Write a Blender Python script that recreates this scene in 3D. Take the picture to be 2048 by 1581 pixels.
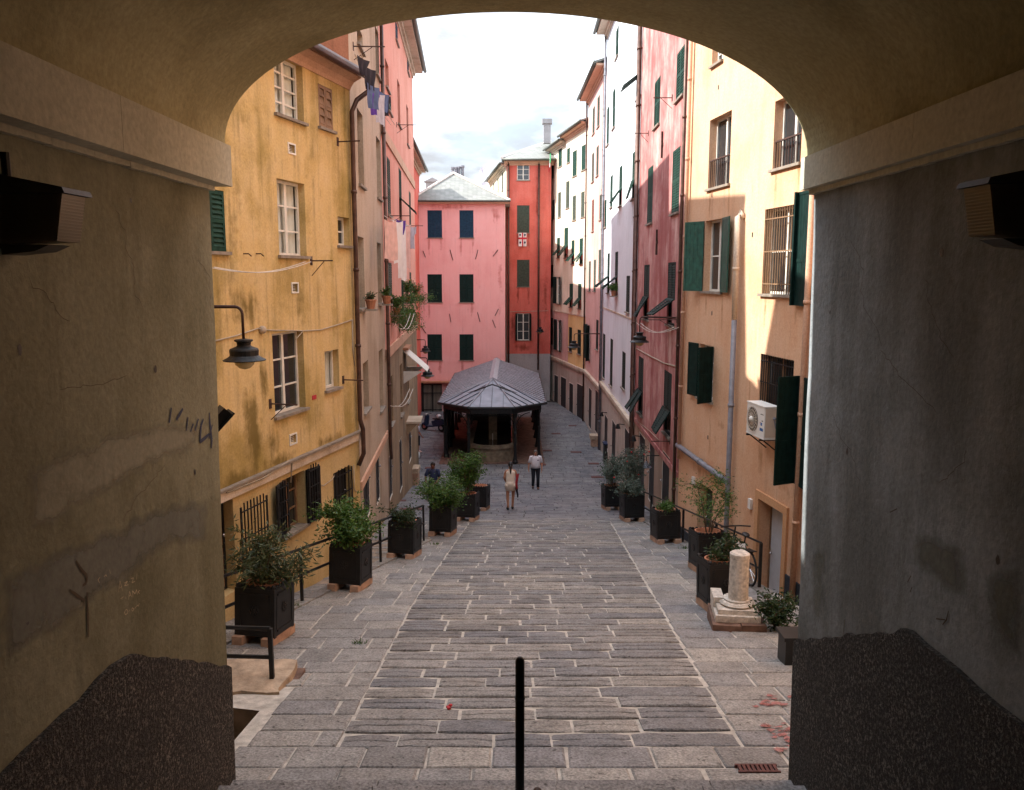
import bpy, math, random
from mathutils import Vector, Matrix
R = math.radians
V = Vector
rnd = random.Random(11)
S = bpy.context.scene
for _o in list(bpy.data.objects):
    bpy.data.objects.remove(_o)
COL = S.collection

# ---------------------------------------------------------------- camera
F_PX, PITCH = 1650.0, math.atan(240.0 / 1650.0)
cd = bpy.data.cameras.new('camera')
cd.sensor_width = 36.0
cd.lens = 36.0 * F_PX / 2048.0
cd.clip_start, cd.clip_end = 0.05, 2000
cam = bpy.data.objects.new('camera', cd)
COL.objects.link(cam)
cam.location = (0, 0, 0)
cam.rotation_euler = (R(90) - PITCH, 0, 0)
S.camera = cam

# ---------------------------------------------------------------- sky, sun, exposure
SUN_EL, SUN_AZ = 38.0, 1.0           # the sun stands to the left of the street, a touch ahead
sdir = V((-math.cos(R(SUN_EL)) * math.cos(R(SUN_AZ)), math.cos(R(SUN_EL)) * math.sin(R(SUN_AZ)), math.sin(R(SUN_EL))))
W = bpy.data.worlds.new('World')
S.world = W
W.use_nodes = True
nt = W.node_tree
nt.nodes.clear()
_n = nt.nodes.new
wo = _n('ShaderNodeOutputWorld'); bg = _n('ShaderNodeBackground'); sk = _n('ShaderNodeTexSky')
sk.sky_type = 'NISHITA'; sk.sun_disc = False
sk.sun_elevation = R(SUN_EL); sk.sun_rotation = math.atan2(sdir.x, sdir.y)
sk.air_density = 1.0; sk.dust_density = 1.2
tc = _n('ShaderNodeTexCoord')
mp = _n('ShaderNodeMapping'); mp.inputs['Scale'].default_value = (1.0, 1.0, 2.4)
mp.inputs['Location'].default_value = (0.35, 0.2, 0.1)
cn = _n('ShaderNodeTexNoise'); cn.inputs['Scale'].default_value = 2.6; cn.inputs['Detail'].default_value = 7; cn.inputs['Roughness'].default_value = 0.55
cr = _n('ShaderNodeMapRange'); cr.inputs['From Min'].default_value = 0.10; cr.inputs['From Max'].default_value = 0.46
c2 = _n('ShaderNodeTexNoise'); c2.inputs['Scale'].default_value = 5.0; c2.inputs['Detail'].default_value = 8
cc = _n('ShaderNodeValToRGB')
cc.color_ramp.elements[0].position = 0.36; cc.color_ramp.elements[0].color = (3.0, 3.1, 3.3, 1)
cc.color_ramp.elements[1].position = 0.68; cc.color_ramp.elements[1].color = (11.4, 12.6, 14.2, 1)
mx = _n('ShaderNodeMix'); mx.data_type = 'RGBA'
L = nt.links.new
L(tc.outputs['Generated'], mp.inputs['Vector']); L(mp.outputs['Vector'], cn.inputs['Vector']); L(mp.outputs['Vector'], c2.inputs['Vector'])
L(cn.outputs['Fac'], cr.inputs['Value']); L(c2.outputs['Fac'], cc.inputs['Fac'])
L(cr.outputs['Result'], mx.inputs[0]); L(sk.outputs['Color'], mx.inputs[6]); L(cc.outputs['Color'], mx.inputs[7])
# an overcast deck is paler overhead than near the horizon
nrm = _n('ShaderNodeSeparateXYZ'); L(tc.outputs['Generated'], nrm.inputs[0])
zr = _n('ShaderNodeMapRange'); zr.inputs['To Min'].default_value = 0.5; zr.inputs['To Max'].default_value = 1.05
L(nrm.outputs[2], zr.inputs['Value'])
ml = _n('ShaderNodeMix'); ml.data_type = 'RGBA'; ml.blend_type = 'MULTIPLY'; ml.inputs[0].default_value = 1.0
L(cc.outputs['Color'], ml.inputs[6]); L(zr.outputs['Result'], ml.inputs[7]); L(ml.outputs[2], mx.inputs[7])
L(mx.outputs[2], bg.inputs['Color']); bg.inputs['Strength'].default_value = 0.14
L(bg.outputs['Background'], wo.inputs['Surface'])

sl = bpy.data.lights.new('sun', 'SUN')
sl.energy = 3.3; sl.angle = R(0.6); sl.color = (1.0, 0.955, 0.88)
so = bpy.data.objects.new('sun', sl)
COL.objects.link(so)
so.location = sdir * 60
so.rotation_euler = sdir.to_track_quat('Z', 'Y').to_euler()

S.view_settings.view_transform = 'Standard'
S.view_settings.look = 'None'
S.view_settings.gamma = 1.0
S.view_settings.use_curve_mapping = False
S.view_settings.exposure = 1.6
S.render.engine = 'CYCLES'
S.cycles.max_bounces = 8
S.cycles.diffuse_bounces = 5
S.cycles.glossy_bounces = 3
S.cycles.transparent_max_bounces = 10
S.cycles.caustics_reflective = False
S.cycles.caustics_refractive = False
S.cycles.use_denoising = True
S.cycles.sample_clamp_indirect = 6

# ---------------------------------------------------------------- materials
def nodes(name):
    m = bpy.data.materials.new(name)
    m.use_nodes = True
    t = m.node_tree
    return m, t, t.nodes['Principled BSDF']

class NT:
    def __init__(s, t): s.t = t
    def n(s, k): return s.t.nodes.new(k)
    def l(s, a, b): s.t.links.new(a, b)
    def pos(s):
        return s.n('ShaderNodeNewGeometry').outputs['Position']
    def noise(s, vec, scale, detail=4, rough=0.55, mul=None):
        if mul:
            mm = s.n('ShaderNodeVectorMath'); mm.operation = 'MULTIPLY'
            s.l(vec, mm.inputs[0]); mm.inputs[1].default_value = mul
            vec = mm.outputs[0]
        x = s.n('ShaderNodeTexNoise')
        x.inputs['Scale'].default_value = scale; x.inputs['Detail'].default_value = detail; x.inputs['Roughness'].default_value = rough
        s.l(vec, x.inputs['Vector'])
        return x.outputs['Fac']
    def ramp(s, v, a, b, lo=0.0, hi=1.0):
        x = s.n('ShaderNodeMapRange')
        x.inputs['From Min'].default_value = a; x.inputs['From Max'].default_value = b
        x.inputs['To Min'].default_value = lo; x.inputs['To Max'].default_value = hi
        s.l(v, x.inputs['Value'])
        return x.outputs['Result']
    def mix(s, f, a, b, mode='MIX'):
        x = s.n('ShaderNodeMix'); x.data_type = 'RGBA'; x.blend_type = mode
        for sock, val in ((x.inputs[0], f), (x.inputs[6], a), (x.inputs[7], b)):
            if isinstance(val, (int, float)): sock.default_value = val
            elif isinstance(val, (tuple, list)): sock.default_value = (val[0], val[1], val[2], 1)
            else: s.l(val, sock)
        return x.outputs[2]
    def math(s, op, a, b=None):
        x = s.n('ShaderNodeMath'); x.operation = op
        for i, val in enumerate((a, b)):
            if val is None: continue
            if isinstance(val, (int, float)): x.inputs[i].default_value = val
            else: s.l(val, x.inputs[i])
        return x.outputs[0]
    def bump(s, bs, h, strength, dist=0.02):
        x = s.n('ShaderNodeBump'); x.inputs['Strength'].default_value = strength; x.inputs['Distance'].default_value = dist
        s.l(h, x.inputs['Height']); s.l(x.outputs['Normal'], bs.inputs['Normal'])

def plain(name, col, rough=0.6, metal=0.0, var=0.18, scale=6.0, bump=0.0, spec=0.4):
    m, t, b = nodes(name); N = NT(t)
    p = N.pos()
    f = N.noise(p, scale, 5)
    d = tuple(c * (1 - var) for c in col); u = tuple(min(1, c * (1 + var)) for c in col)
    N.l(N.mix(N.ramp(f, 0.3, 0.7), d, u), b.inputs['Base Color'])
    b.inputs['Roughness'].default_value = rough
    b.inputs['Metallic'].default_value = metal
    b.inputs['Specular IOR Level'].default_value = spec
    if bump: N.bump(b, N.noise(p, scale * 6, 4), bump, 0.01)
    return m

def stucco(name, col, stain, fade, streak=0.6, patch=0.5, fadeamt=0.35, bump=0.25, seed=0.0, grime=0.5):
    """lime plaster: large blotches, faded patches, rain streaks, fine grain"""
    m, t, b = nodes(name); N = NT(t)
    p = N.pos()
    if seed:
        a = N.n('ShaderNodeVectorMath'); a.operation = 'ADD'; a.inputs[1].default_value = (seed, seed * 1.7, seed * 0.6)
        N.l(p, a.inputs[0]); p = a.outputs[0]
    big = N.noise(p, 0.55, 6, 0.6)
    mid = N.noise(p, 2.3, 7, 0.65)
    fine = N.noise(p, 26, 5, 0.6)
    st = N.noise(p, 1.0, 6, 0.6, (1.8, 1.8, 0.26))
    st2 = N.noise(p, 1.0, 4, 0.5, (7.0, 7.0, 0.22))
    c = N.mix(N.ramp(mid, 0.35, 0.72, 0, fadeamt), col, fade)
    c = N.mix(N.ramp(big, 0.47, 0.63, 0, patch), c, stain)
    sm = N.math('MULTIPLY', N.ramp(st, 0.47, 0.64), N.ramp(big, 0.34, 0.56))
    c = N.mix(N.math('MULTIPLY', sm, streak), c, stain)
    s2 = N.math('MULTIPLY', N.ramp(st2, 0.53, 0.68), N.ramp(mid, 0.40, 0.60))
    c = N.mix(N.math('MULTIPLY', s2, streak * grime), c, tuple(x * 0.45 for x in stain))
    c = N.mix(0.38, c, N.mix(N.ramp(fine, 0.3, 0.7), (0.3, 0.3, 0.3), (0.7, 0.7, 0.7)), 'OVERLAY')
    N.l(c, b.inputs['Base Color'])
    b.inputs['Roughness'].default_value = 0.92
    b.inputs['Specular IOR Level'].default_value = 0.15
    h = N.math('ADD', N.math('MULTIPLY', mid, 1.2), N.math('MULTIPLY', fine, 0.35))
    N.bump(b, h, bump, 0.03)
    return m

def stone_mat(name, cols, joint=None, scale=1.0, attr=False, rough=0.8, bump=0.8):
    """worn paving stone; tone per stone from the object's own random number (or a per-stone attribute when joined)"""
    m, t, b = nodes(name); N = NT(t)
    p = N.pos()
    if attr:
        a = N.n('ShaderNodeAttribute'); a.attribute_name = 'tint'; r = a.outputs['Fac']
    else:
        r = N.n('ShaderNodeObjectInfo').outputs['Random']
    cr = N.n('ShaderNodeValToRGB')
    el = cr.color_ramp.elements
    while len(el) < len(cols): el.new(0.5)
    for i, c in enumerate(cols):
        el[i].position = i / (len(cols) - 1); el[i].color = (c[0], c[1], c[2], 1)
    N.l(r, cr.inputs['Fac'])
    mid = N.noise(p, 3.5 * scale, 7, 0.65); fine = N.noise(p, 40 * scale, 4, 0.6); big = N.noise(p, 0.5, 4)
    c = N.mix(N.ramp(mid, 0.35, 0.75, 0, 0.6), cr.outputs['Color'], tuple(x * 0.55 for x in cols[0]))
    c = N.mix(N.ramp(big, 0.40, 0.65, 0, 0.25), c, (0.33, 0.305, 0.275))
    c = N.mix(0.6, c, N.mix(N.ramp(fine, 0.34, 0.66), (0.16,) * 3, (0.84,) * 3), 'OVERLAY')
    sp = N.ramp(N.noise(p, 14, 2), 0.66, 0.72, 0, 0.75)
    c = N.mix(sp, c, (0.035, 0.032, 0.03))
    N.l(c, b.inputs['Base Color'])
    N.l(N.ramp(mid, 0.3, 0.7, rough - 0.16, rough + 0.1), b.inputs['Roughness'])
    b.inputs['Specular IOR Level'].default_value = 0.3
    N.bump(b, N.math('ADD', mid, N.math('MULTIPLY', fine, 0.4)), bump, 0.02)
    return m

def leaf_mat(name, a, bcol, dead=None):
    m, t, b = nodes(name); N = NT(t)
    p = N.pos()
    c = N.mix(N.ramp(N.noise(p, 9, 3), 0.3, 0.7), a, bcol)
    if dead: c = N.mix(N.ramp(N.noise(p, 17, 2), 0.62, 0.68), c, dead)
    N.l(c, b.inputs['Base Color'])
    b.inputs['Roughness'].default_value = 0.45
    b.inputs['Specular IOR Level'].default_value = 0.4
    tr = N.n('ShaderNodeBsdfTranslucent'); N.l(c, tr.inputs['Color'])
    ms = N.n('ShaderNodeMixShader'); ms.inputs[0].default_value = 0.25
    out = t.nodes['Material Output']
    N.l(b.outputs[0], ms.inputs[1]); N.l(tr.outputs[0], ms.inputs[2]); N.l(ms.outputs[0], out.inputs['Surface'])
    return m

def glass_clear(name):
    m, t, b = nodes(name); N = NT(t)
    tr = N.n('ShaderNodeBsdfTransparent'); tr.inputs['Color'].default_value = (0.86, 0.9, 0.88, 1)
    gl = N.n('ShaderNodeBsdfGlossy'); gl.inputs['Roughness'].default_value = 0.04
    fr = N.n('ShaderNodeLayerWeight'); fr.inputs['Blend'].default_value = 0.06
    ms = N.n('ShaderNodeMixShader')
    N.l(fr.outputs[0], ms.inputs[0]); N.l(tr.outputs[0], ms.inputs[1]); N.l(gl.outputs[0], ms.inputs[2])
    N.l(ms.outputs[0], t.nodes['Material Output'].inputs['Surface'])
    return m

M = {}
def mk(k, *a, **kw): M[k] = plain(k, *a, **kw)
M['yellow'] = stucco('yellow plaster', (0.60, 0.42, 0.18), (0.30, 0.215, 0.06), (0.68, 0.52, 0.30), 0.75, 0.7, 0.6, grime=0.6)
M['yellow_low'] = stucco('yellow plaster ground floor', (0.58, 0.42, 0.20), (0.42, 0.30, 0.11), (0.64, 0.50, 0.29), 0.5, 0.4, 0.4, seed=3)
M['beige'] = stucco('beige plaster', (0.46, 0.365, 0.275), (0.31, 0.235, 0.165), (0.54, 0.45, 0.36), 0.6, 0.5, 0.5, seed=5)
M['terracotta'] = stucco('brown red plaster', (0.34, 0.15, 0.09), (0.2, 0.09, 0.05), (0.4, 0.2, 0.12), seed=6)
M['pinkleft'] = stucco('salmon plaster', (0.66, 0.30, 0.23), (0.54, 0.20, 0.14), (0.72, 0.42, 0.34), 0.4, 0.4, 0.4, seed=8)
M['stonebase'] = stucco('brown render base', (0.30, 0.22, 0.14), (0.17, 0.12, 0.08), (0.40, 0.31, 0.22), 0.7, 0.6, 0.4, seed=9)
M['pinkfront'] = stucco('pink plaster', (0.82, 0.43, 0.41), (0.73, 0.32, 0.30), (0.85, 0.52, 0.50), 0.35, 0.35, 0.4, seed=10)
M['red'] = stucco('red plaster', (0.64, 0.15, 0.115), (0.48, 0.085, 0.06), (0.68, 0.25, 0.21), 0.5, 0.4, 0.35, seed=12)
M['greybase'] = stucco('grey render', (0.38, 0.36, 0.36), (0.26, 0.24, 0.24), (0.46, 0.44, 0.43), 0.5, 0.5, 0.4, seed=13)
M['cream'] = stucco('cream plaster', (0.74, 0.66, 0.52), (0.5, 0.42, 0.3), (0.78, 0.72, 0.62), 0.4, 0.4, 0.4, seed=14)
M['yellowfar'] = stucco('ochre plaster', (0.66, 0.46, 0.20), (0.46, 0.3, 0.12), (0.72, 0.56, 0.34), 0.4, 0.4, 0.4, seed=15)
M['rosenarrow'] = stucco('rose plaster', (0.62, 0.38, 0.34), (0.46, 0.24, 0.21), (0.70, 0.52, 0.47), 0.4, 0.4, 0.4, seed=16)
M['white'] = stucco('white plaster', (0.66, 0.69, 0.74), (0.52, 0.54, 0.58), (0.74, 0.75, 0.78), 0.35, 0.35, 0.4, seed=17)
M['whitebase'] = stucco('pale render base', (0.48, 0.42, 0.36), (0.33, 0.28, 0.23), (0.56, 0.5, 0.44), 0.6, 0.5, 0.4, seed=18)
M['pinkright'] = stucco('faded rose plaster', (0.46, 0.19, 0.18), (0.32, 0.10, 0.095), (0.62, 0.42, 0.38), 1.0, 0.8, 0.95, grime=0.5, seed=20)
M['pinkbase'] = stucco('pink grey render base', (0.42, 0.30, 0.23), (0.30, 0.2, 0.15), (0.5, 0.38, 0.3), 0.6, 0.5, 0.4, seed=21)
M['orange'] = stucco('orange plaster', (0.66, 0.405, 0.255), (0.60, 0.31, 0.17), (0.70, 0.50, 0.36), 0.45, 0.5, 0.4, seed=22)
M['orange_trim'] = stucco('orange painted trim', (0.60, 0.33, 0.17), (0.5, 0.25, 0.12), (0.64, 0.38, 0.22), 0.2, 0.3, 0.3, seed=23)
M['trim'] = stucco('off white trim', (0.58, 0.48, 0.38), (0.36, 0.28, 0.2), (0.64, 0.56, 0.46), 0.6, 0.5, 0.3, seed=25)
M['salmontrim'] = stucco('pale salmon trim', (0.58, 0.36, 0.25), (0.42, 0.25, 0.17), (0.62, 0.42, 0.32), 0.4, 0.4, 0.3, seed=26)
M['passage_left'] = stucco('tunnel plaster warm light tint', (0.205, 0.205, 0.145), (0.115, 0.112, 0.070), (0.27, 0.272, 0.21), 0.5, 0.7, 0.5, 0.5, seed=30)  # brownish reflected light on the left wall is put into its plaster colour
M['passage_right'] = stucco('tunnel plaster cool light tint', (0.25, 0.275, 0.29), (0.12, 0.128, 0.124), (0.33, 0.355, 0.38), 0.7, 0.6, 0.5, 0.5, seed=33)  # same plaster, with the bluish light of the right wall put into the colour
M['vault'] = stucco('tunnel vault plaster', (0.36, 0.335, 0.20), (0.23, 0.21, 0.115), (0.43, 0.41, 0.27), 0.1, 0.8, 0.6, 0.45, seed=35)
M['impost'] = stucco('impost plaster', (0.50, 0.49, 0.40), (0.36, 0.35, 0.27), (0.56, 0.55, 0.48), 0.3, 0.5, 0.4, 0.35, seed=36)
M['patch'] = stucco('grey overpaint', (0.27, 0.27, 0.215), (0.19, 0.188, 0.14), (0.32, 0.325, 0.265), 0.4, 0.5, 0.4, 0.5, seed=37)
M['patch_blue'] = stucco('bluish overpaint', (0.185, 0.195, 0.175), (0.13, 0.138, 0.12), (0.23, 0.245, 0.225), 0.4, 0.5, 0.4, 0.5, seed=38)
mk('mortar', (0.46, 0.43, 0.385), 0.95, var=0.3, scale=9, bump=0.5)
mk('lane', (0.26, 0.20, 0.15), 0.9, var=0.4, scale=5, bump=0.4)
mk('groove', (0.045, 0.038, 0.032), 0.95, var=0.4, scale=12)
RIB = [(0.12, 0.115, 0.118), (0.27, 0.25, 0.225), (0.21, 0.205, 0.205), (0.16, 0.16, 0.17), (0.33, 0.305, 0.27)]
FLAG = [(0.17, 0.165, 0.165), (0.32, 0.30, 0.275), (0.23, 0.23, 0.235), (0.37, 0.345, 0.31), (0.20, 0.20, 0.215)]
FARP = [(0.095, 0.10, 0.12), (0.165, 0.17, 0.185), (0.13, 0.135, 0.155), (0.21, 0.21, 0.215)]
M['rib'] = stone_mat('ribbed ramp stone', RIB, rough=0.62)
M['flag'] = stone_mat('flagstone', FLAG, rough=0.66)
M['rib_far'] = stone_mat('ribbed ramp stone far', RIB, attr=True)
M['farpave'] = stone_mat('piazza slab', FARP, attr=True, rough=0.65)
M['step'] = stone_mat('stair stone', [(0.20, 0.19, 0.19), (0.26, 0.24, 0.23)])
mk('greenshut', (0.014, 0.048, 0.034), 0.65, var=0.35, scale=8, spec=0.12)
mk('darkgreen', (0.006, 0.021, 0.018), 0.65, var=0.35, scale=8, spec=0.12)
mk('tealshut', (0.022, 0.085, 0.065), 0.5, var=0.35, scale=7)
mk('blueshut', (0.016, 0.045, 0.080), 0.65, var=0.3, scale=8, spec=0.12)
mk('greyshut', (0.06, 0.075, 0.058), 0.7, var=0.3, scale=8, spec=0.12)
mk('brownshut', (0.16, 0.055, 0.035), 0.55, var=0.3, scale=8)
mk('whiteframe', (0.72, 0.69, 0.62), 0.5, var=0.12)
mk('brownframe', (0.22, 0.13, 0.07), 0.6, var=0.3)
mk('sill', (0.24, 0.20, 0.16), 0.75, var=0.3)
mk('slate', (0.20, 0.20, 0.19), 0.7, var=0.4, scale=4)
mk('glassdark', (0.022, 0.025, 0.028), 0.06, var=0.2, spec=0.7)
M['glass'] = glass_clear('window glass')
mk('curtain', (0.80, 0.76, 0.72), 0.9, var=0.12, scale=3)
mk('room', (0.10, 0.07, 0.05), 0.9)
mk('iron', (0.016, 0.016, 0.017), 0.5, var=0.4, scale=10, metal=0.3)
mk('rustiron', (0.055, 0.025, 0.018), 0.7, var=0.5, scale=12)
mk('copper', (0.09, 0.048, 0.036), 0.45, var=0.4, scale=5, metal=0.4)
mk('greypipe', (0.20, 0.20, 0.23), 0.5, var=0.25)
mk('zinc', (0.22, 0.235, 0.28), 0.55, var=0.2, scale=2, metal=0.1)
mk('seam', (0.34, 0.34, 0.38), 0.9, var=0.2, spec=0.05)
mk('seamdark', (0.10, 0.105, 0.13), 0.6, var=0.2)
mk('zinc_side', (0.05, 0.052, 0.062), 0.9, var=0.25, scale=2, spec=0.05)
mk('zinc_cap', (0.28, 0.285, 0.32), 0.55, var=0.2, metal=0.1)
mk('doordark', (0.016, 0.015, 0.016), 0.6, var=0.5)
mk('doorgrey', (0.50, 0.52, 0.57), 0.45, var=0.08)
mk('black', (0.012, 0.012, 0.013), 0.45, var=0.3)
mk('bronze', (0.035, 0.028, 0.02), 0.5, var=0.5)
mk('planter', (0.008, 0.008, 0.009), 0.45, var=0.5, scale=7, bump=0.08)
mk('terra', (0.42, 0.18, 0.10), 0.85, var=0.3, bump=0.3)
mk('blockstone', (0.42, 0.27, 0.19), 0.9, var=0.3, bump=0.4)
mk('soil', (0.03, 0.02, 0.014), 1.0, var=0.5, scale=20)
mk('bark', (0.10, 0.07, 0.045), 0.9, var=0.4, scale=14)
mk('marble', (0.56, 0.515, 0.46), 0.8, var=0.35, scale=16, bump=0.7)
mk('brownstone', (0.16, 0.095, 0.07), 0.9, var=0.5, scale=6, bump=0.7)
mk('blockpale', (0.42, 0.32, 0.23), 0.9, var=0.35, scale=6, bump=0.7)
mk('acwhite', (0.76, 0.74, 0.70), 0.45, var=0.05)
mk('acside', (0.62, 0.50, 0.40), 0.5, var=0.08)
mk('stickerblue', (0.03, 0.12, 0.34), 0.5)
mk('lampglass', (0.50, 0.38, 0.16), 0.15, var=0.1, spec=0.6)
mk('diffuser', (0.11, 0.085, 0.05), 0.12, var=0.3, spec=0.9)
mk('skin', (0.42, 0.20, 0.12), 0.55, var=0.12)
mk('skindark', (0.17, 0.075, 0.045), 0.5, var=0.12)
mk('hair', (0.012, 0.009, 0.008), 0.5)
mk('hairgrey', (0.10, 0.085, 0.075), 0.6)
mk('shirt', (0.74, 0.70, 0.74), 0.85, var=0.08)
mk('blouse', (0.78, 0.66, 0.54), 0.85, var=0.08)
mk('trousers', (0.014, 0.016, 0.024), 0.8)
mk('navy', (0.02, 0.03, 0.075), 0.8)
mk('blackcloth', (0.016, 0.013, 0.022), 0.9, var=0.5)
mk('violet', (0.09, 0.035, 0.27), 0.9, var=0.3)
mk('bluecloth', (0.07, 0.10, 0.20), 0.9, var=0.3)
mk('greycloth', (0.42, 0.40, 0.46), 0.9, var=0.2)
mk('whitecloth', (0.78, 0.74, 0.72), 0.9, var=0.08)
mk('pinkcloth', (0.70, 0.45, 0.40), 0.9, var=0.15)
mk('redcloth', (0.45, 0.04, 0.05), 0.9, var=0.2)
mk('flagred', (0.55, 0.03, 0.05), 0.9, var=0.1)
mk('flaggreen', (0.02, 0.28, 0.10), 0.9, var=0.1)
mk('rope', (0.62, 0.58, 0.52), 0.9)
mk('cable', (0.42, 0.36, 0.28), 0.8)
mk('rubber', (0.012, 0.012, 0.012), 0.85)
mk('chrome', (0.5, 0.5, 0.52), 0.25, metal=0.9)
mk('helmet', (0.75, 0.74, 0.74), 0.3, var=0.05)
mk('redpaint', (0.36, 0.14, 0.13), 0.9, var=0.5, scale=12)
mk('rustgrate', (0.11, 0.04, 0.035), 0.8, var=0.5, scale=14)
mk('bluegraf', (0.025, 0.035, 0.075), 0.8, var=0.3, scale=20)
mk('darkgraf', (0.07, 0.05, 0.03), 0.9, var=0.3)
mk('chalk', (0.50, 0.42, 0.29), 0.9, var=0.2)
mk('concretepipe', (0.42, 0.42, 0.44), 0.8, var=0.15)
mk('water', (0.03, 0.035, 0.03), 0.05, var=0.2, spec=0.8)
mk('troughstone', (0.20, 0.16, 0.11), 0.85, var=0.4, scale=4, bump=0.5)
mk('plasticbag', (0.72, 0.74, 0.74), 0.5, var=0.08)
mk('flowerred', (0.55, 0.03, 0.03), 0.6)
mk('floweryellow', (0.7, 0.42, 0.03), 0.6)
mk('ridgewhite', (0.62, 0.56, 0.52), 0.8, var=0.25)
mk('tileroof', (0.40, 0.19, 0.11), 0.85, var=0.3)
mk('canopyslat', (0.62, 0.60, 0.55), 0.7, var=0.1)
mk('gutter', (0.10, 0.105, 0.09), 0.5, var=0.3, metal=0.3)
mk('blueplinth', (0.035, 0.042, 0.055), 0.7, var=0.3)
M['leaf_bay'] = leaf_mat('bay leaf', (0.024, 0.070, 0.014), (0.10, 0.20, 0.03), (0.16, 0.13, 0.03))
M['leaf_ole'] = leaf_mat('oleander leaf', (0.035, 0.055, 0.022), (0.105, 0.13, 0.05), (0.22, 0.14, 0.06))
M['leaf_dark'] = leaf_mat('dark leaf', (0.014, 0.035, 0.012), (0.04, 0.075, 0.02))
M['leaf_silver'] = leaf_mat('silver leaf', (0.05, 0.085, 0.06), (0.16, 0.20, 0.16))

def slate_roof():
    m, t, b = nodes('slate roof'); N = NT(t)
    p = N.pos()
    br = N.n('ShaderNodeTexBrick'); br.inputs['Scale'].default_value = 1.0
    br.inputs['Brick Width'].default_value = 0.32; br.inputs['Row Height'].default_value = 0.085
    br.inputs['Mortar Size'].default_value = 0.008
    br.inputs['Color1'].default_value = (0.20, 0.205, 0.19, 1); br.inputs['Color2'].default_value = (0.30, 0.30, 0.28, 1); br.inputs['Mortar'].default_value = (0.06, 0.06, 0.055, 1)
    sep = N.n('ShaderNodeSeparateXYZ'); N.l(p, sep.inputs[0])
    cmb = N.n('ShaderNodeCombineXYZ'); N.l(N.math('ADD', sep.outputs[0], sep.outputs[1]), cmb.inputs[0]); N.l(sep.outputs[2], cmb.inputs[1])
    N.l(cmb.outputs[0], br.inputs['Vector'])
    c = N.mix(N.ramp(N.noise(p, 1.2, 5), 0.4, 0.7, 0, 0.5), br.outputs['Color'], (0.22, 0.23, 0.20))
    N.l(c, b.inputs['Base Color']); b.inputs['Roughness'].default_value = 0.75
    return m
M['slateroof'] = slate_roof()
def ribbed_glass():
    m, t, b = nodes('ribbed lamp glass'); N = NT(t)
    b.inputs['Base Color'].default_value = (0.10, 0.075, 0.045, 1); b.inputs['Roughness'].default_value = 0.12; b.inputs['Specular IOR Level'].default_value = 0.8
    tr = N.n('ShaderNodeBsdfTranslucent'); tr.inputs['Color'].default_value = (0.50, 0.44, 0.36, 1)
    ms = N.n('ShaderNodeMixShader'); ms.inputs[0].default_value = 0.55
    N.l(b.outputs[0], ms.inputs[1]); N.l(tr.outputs[0], ms.inputs[2]); N.l(ms.outputs[0], t.nodes['Material Output'].inputs['Surface'])
    return m
M['ribglass'] = ribbed_glass()
def feather(key, amount=1.0):
    '''thin, scrubbed paint: it lets the wall through where it is worn and along its edge'''
    t = M[key].node_tree; N = NT(t); b = t.nodes['Principled BSDF']; out = t.nodes['Material Output']
    a = N.n('ShaderNodeAttribute'); a.attribute_name = 'edge'
    nz = N.noise(N.pos(), 5.0, 6, 0.65)
    f = N.ramp(N.math('ADD', a.outputs['Fac'], N.math('MULTIPLY', N.math('SUBTRACT', nz, 0.5), 1.6)), 0.15, 0.95, 0, amount)
    tr = N.n('ShaderNodeBsdfTransparent'); ms = N.n('ShaderNodeMixShader')
    N.l(f, ms.inputs[0]); N.l(tr.outputs[0], ms.inputs[1]); N.l(b.outputs[0], ms.inputs[2]); N.l(ms.outputs[0], out.inputs['Surface'])
feather('patch', 0.85); feather('patch_blue', 0.8); feather('redpaint', 0.75)
def spots(key, lst, col, ax=1):
    '''stains with a place and shape of their own: (y, z, half width, half height, strength)'''
    t = M[key].node_tree; N = NT(t); b = t.nodes['Principled BSDF']
    src = b.inputs['Base Color'].links[0].from_socket
    p = N.pos(); sep = N.n('ShaderNodeSeparateXYZ'); N.l(p, sep.inputs[0])
    nz = N.noise(p, 3.2, 7, 0.68); nv = N.noise(p, 1.0, 5, 0.6, (5, 5, .9))
    tot = None
    for y0, z0, ry, rz, st in lst:
        a = N.math('DIVIDE', N.math('SUBTRACT', sep.outputs[ax], y0), ry); c = N.math('DIVIDE', N.math('SUBTRACT', sep.outputs[2], z0), rz)
        d = N.math('SQRT', N.math('ADD', N.math('MULTIPLY', a, a), N.math('MULTIPLY', c, c)))
        m = N.ramp(d, 1.0, 0.0, 0.0, st)
        tot = m if tot is None else N.math('MAXIMUM', tot, m)
    f = N.math('MULTIPLY', N.ramp(N.math('ADD', tot, N.math('MULTIPLY', N.math('SUBTRACT', N.math('ADD', nz, nv), 1.0), 1.3)), 0.22, 0.75), 0.85)
    N.l(N.mix(f, src, col), b.inputs['Base Color'])

def roughcast():
    m, t, b = nodes('roughcast plinth'); N = NT(t)
    p = N.pos()
    v = N.noise(p, 42, 3, 0.75); w = N.noise(p, 14, 5, 0.7)
    c = N.mix(N.ramp(v, 0.50, 0.60), (0.012, 0.010, 0.008), (0.22, 0.20, 0.17))
    c = N.mix(N.ramp(w, 0.35, 0.65, 0, 0.75), c, (0.022, 0.018, 0.014))
    c = N.mix(N.ramp(N.noise(p, 1.6, 5), 0.4, 0.65, 0, 0.5), c, (0.02, 0.017, 0.015))
    N.l(c, b.inputs['Base Color']); b.inputs['Roughness'].default_value = 0.95
    N.bump(b, N.math('ADD', v, w), 1.0, 0.03)
    return m
M['roughcast'] = roughcast()

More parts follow.
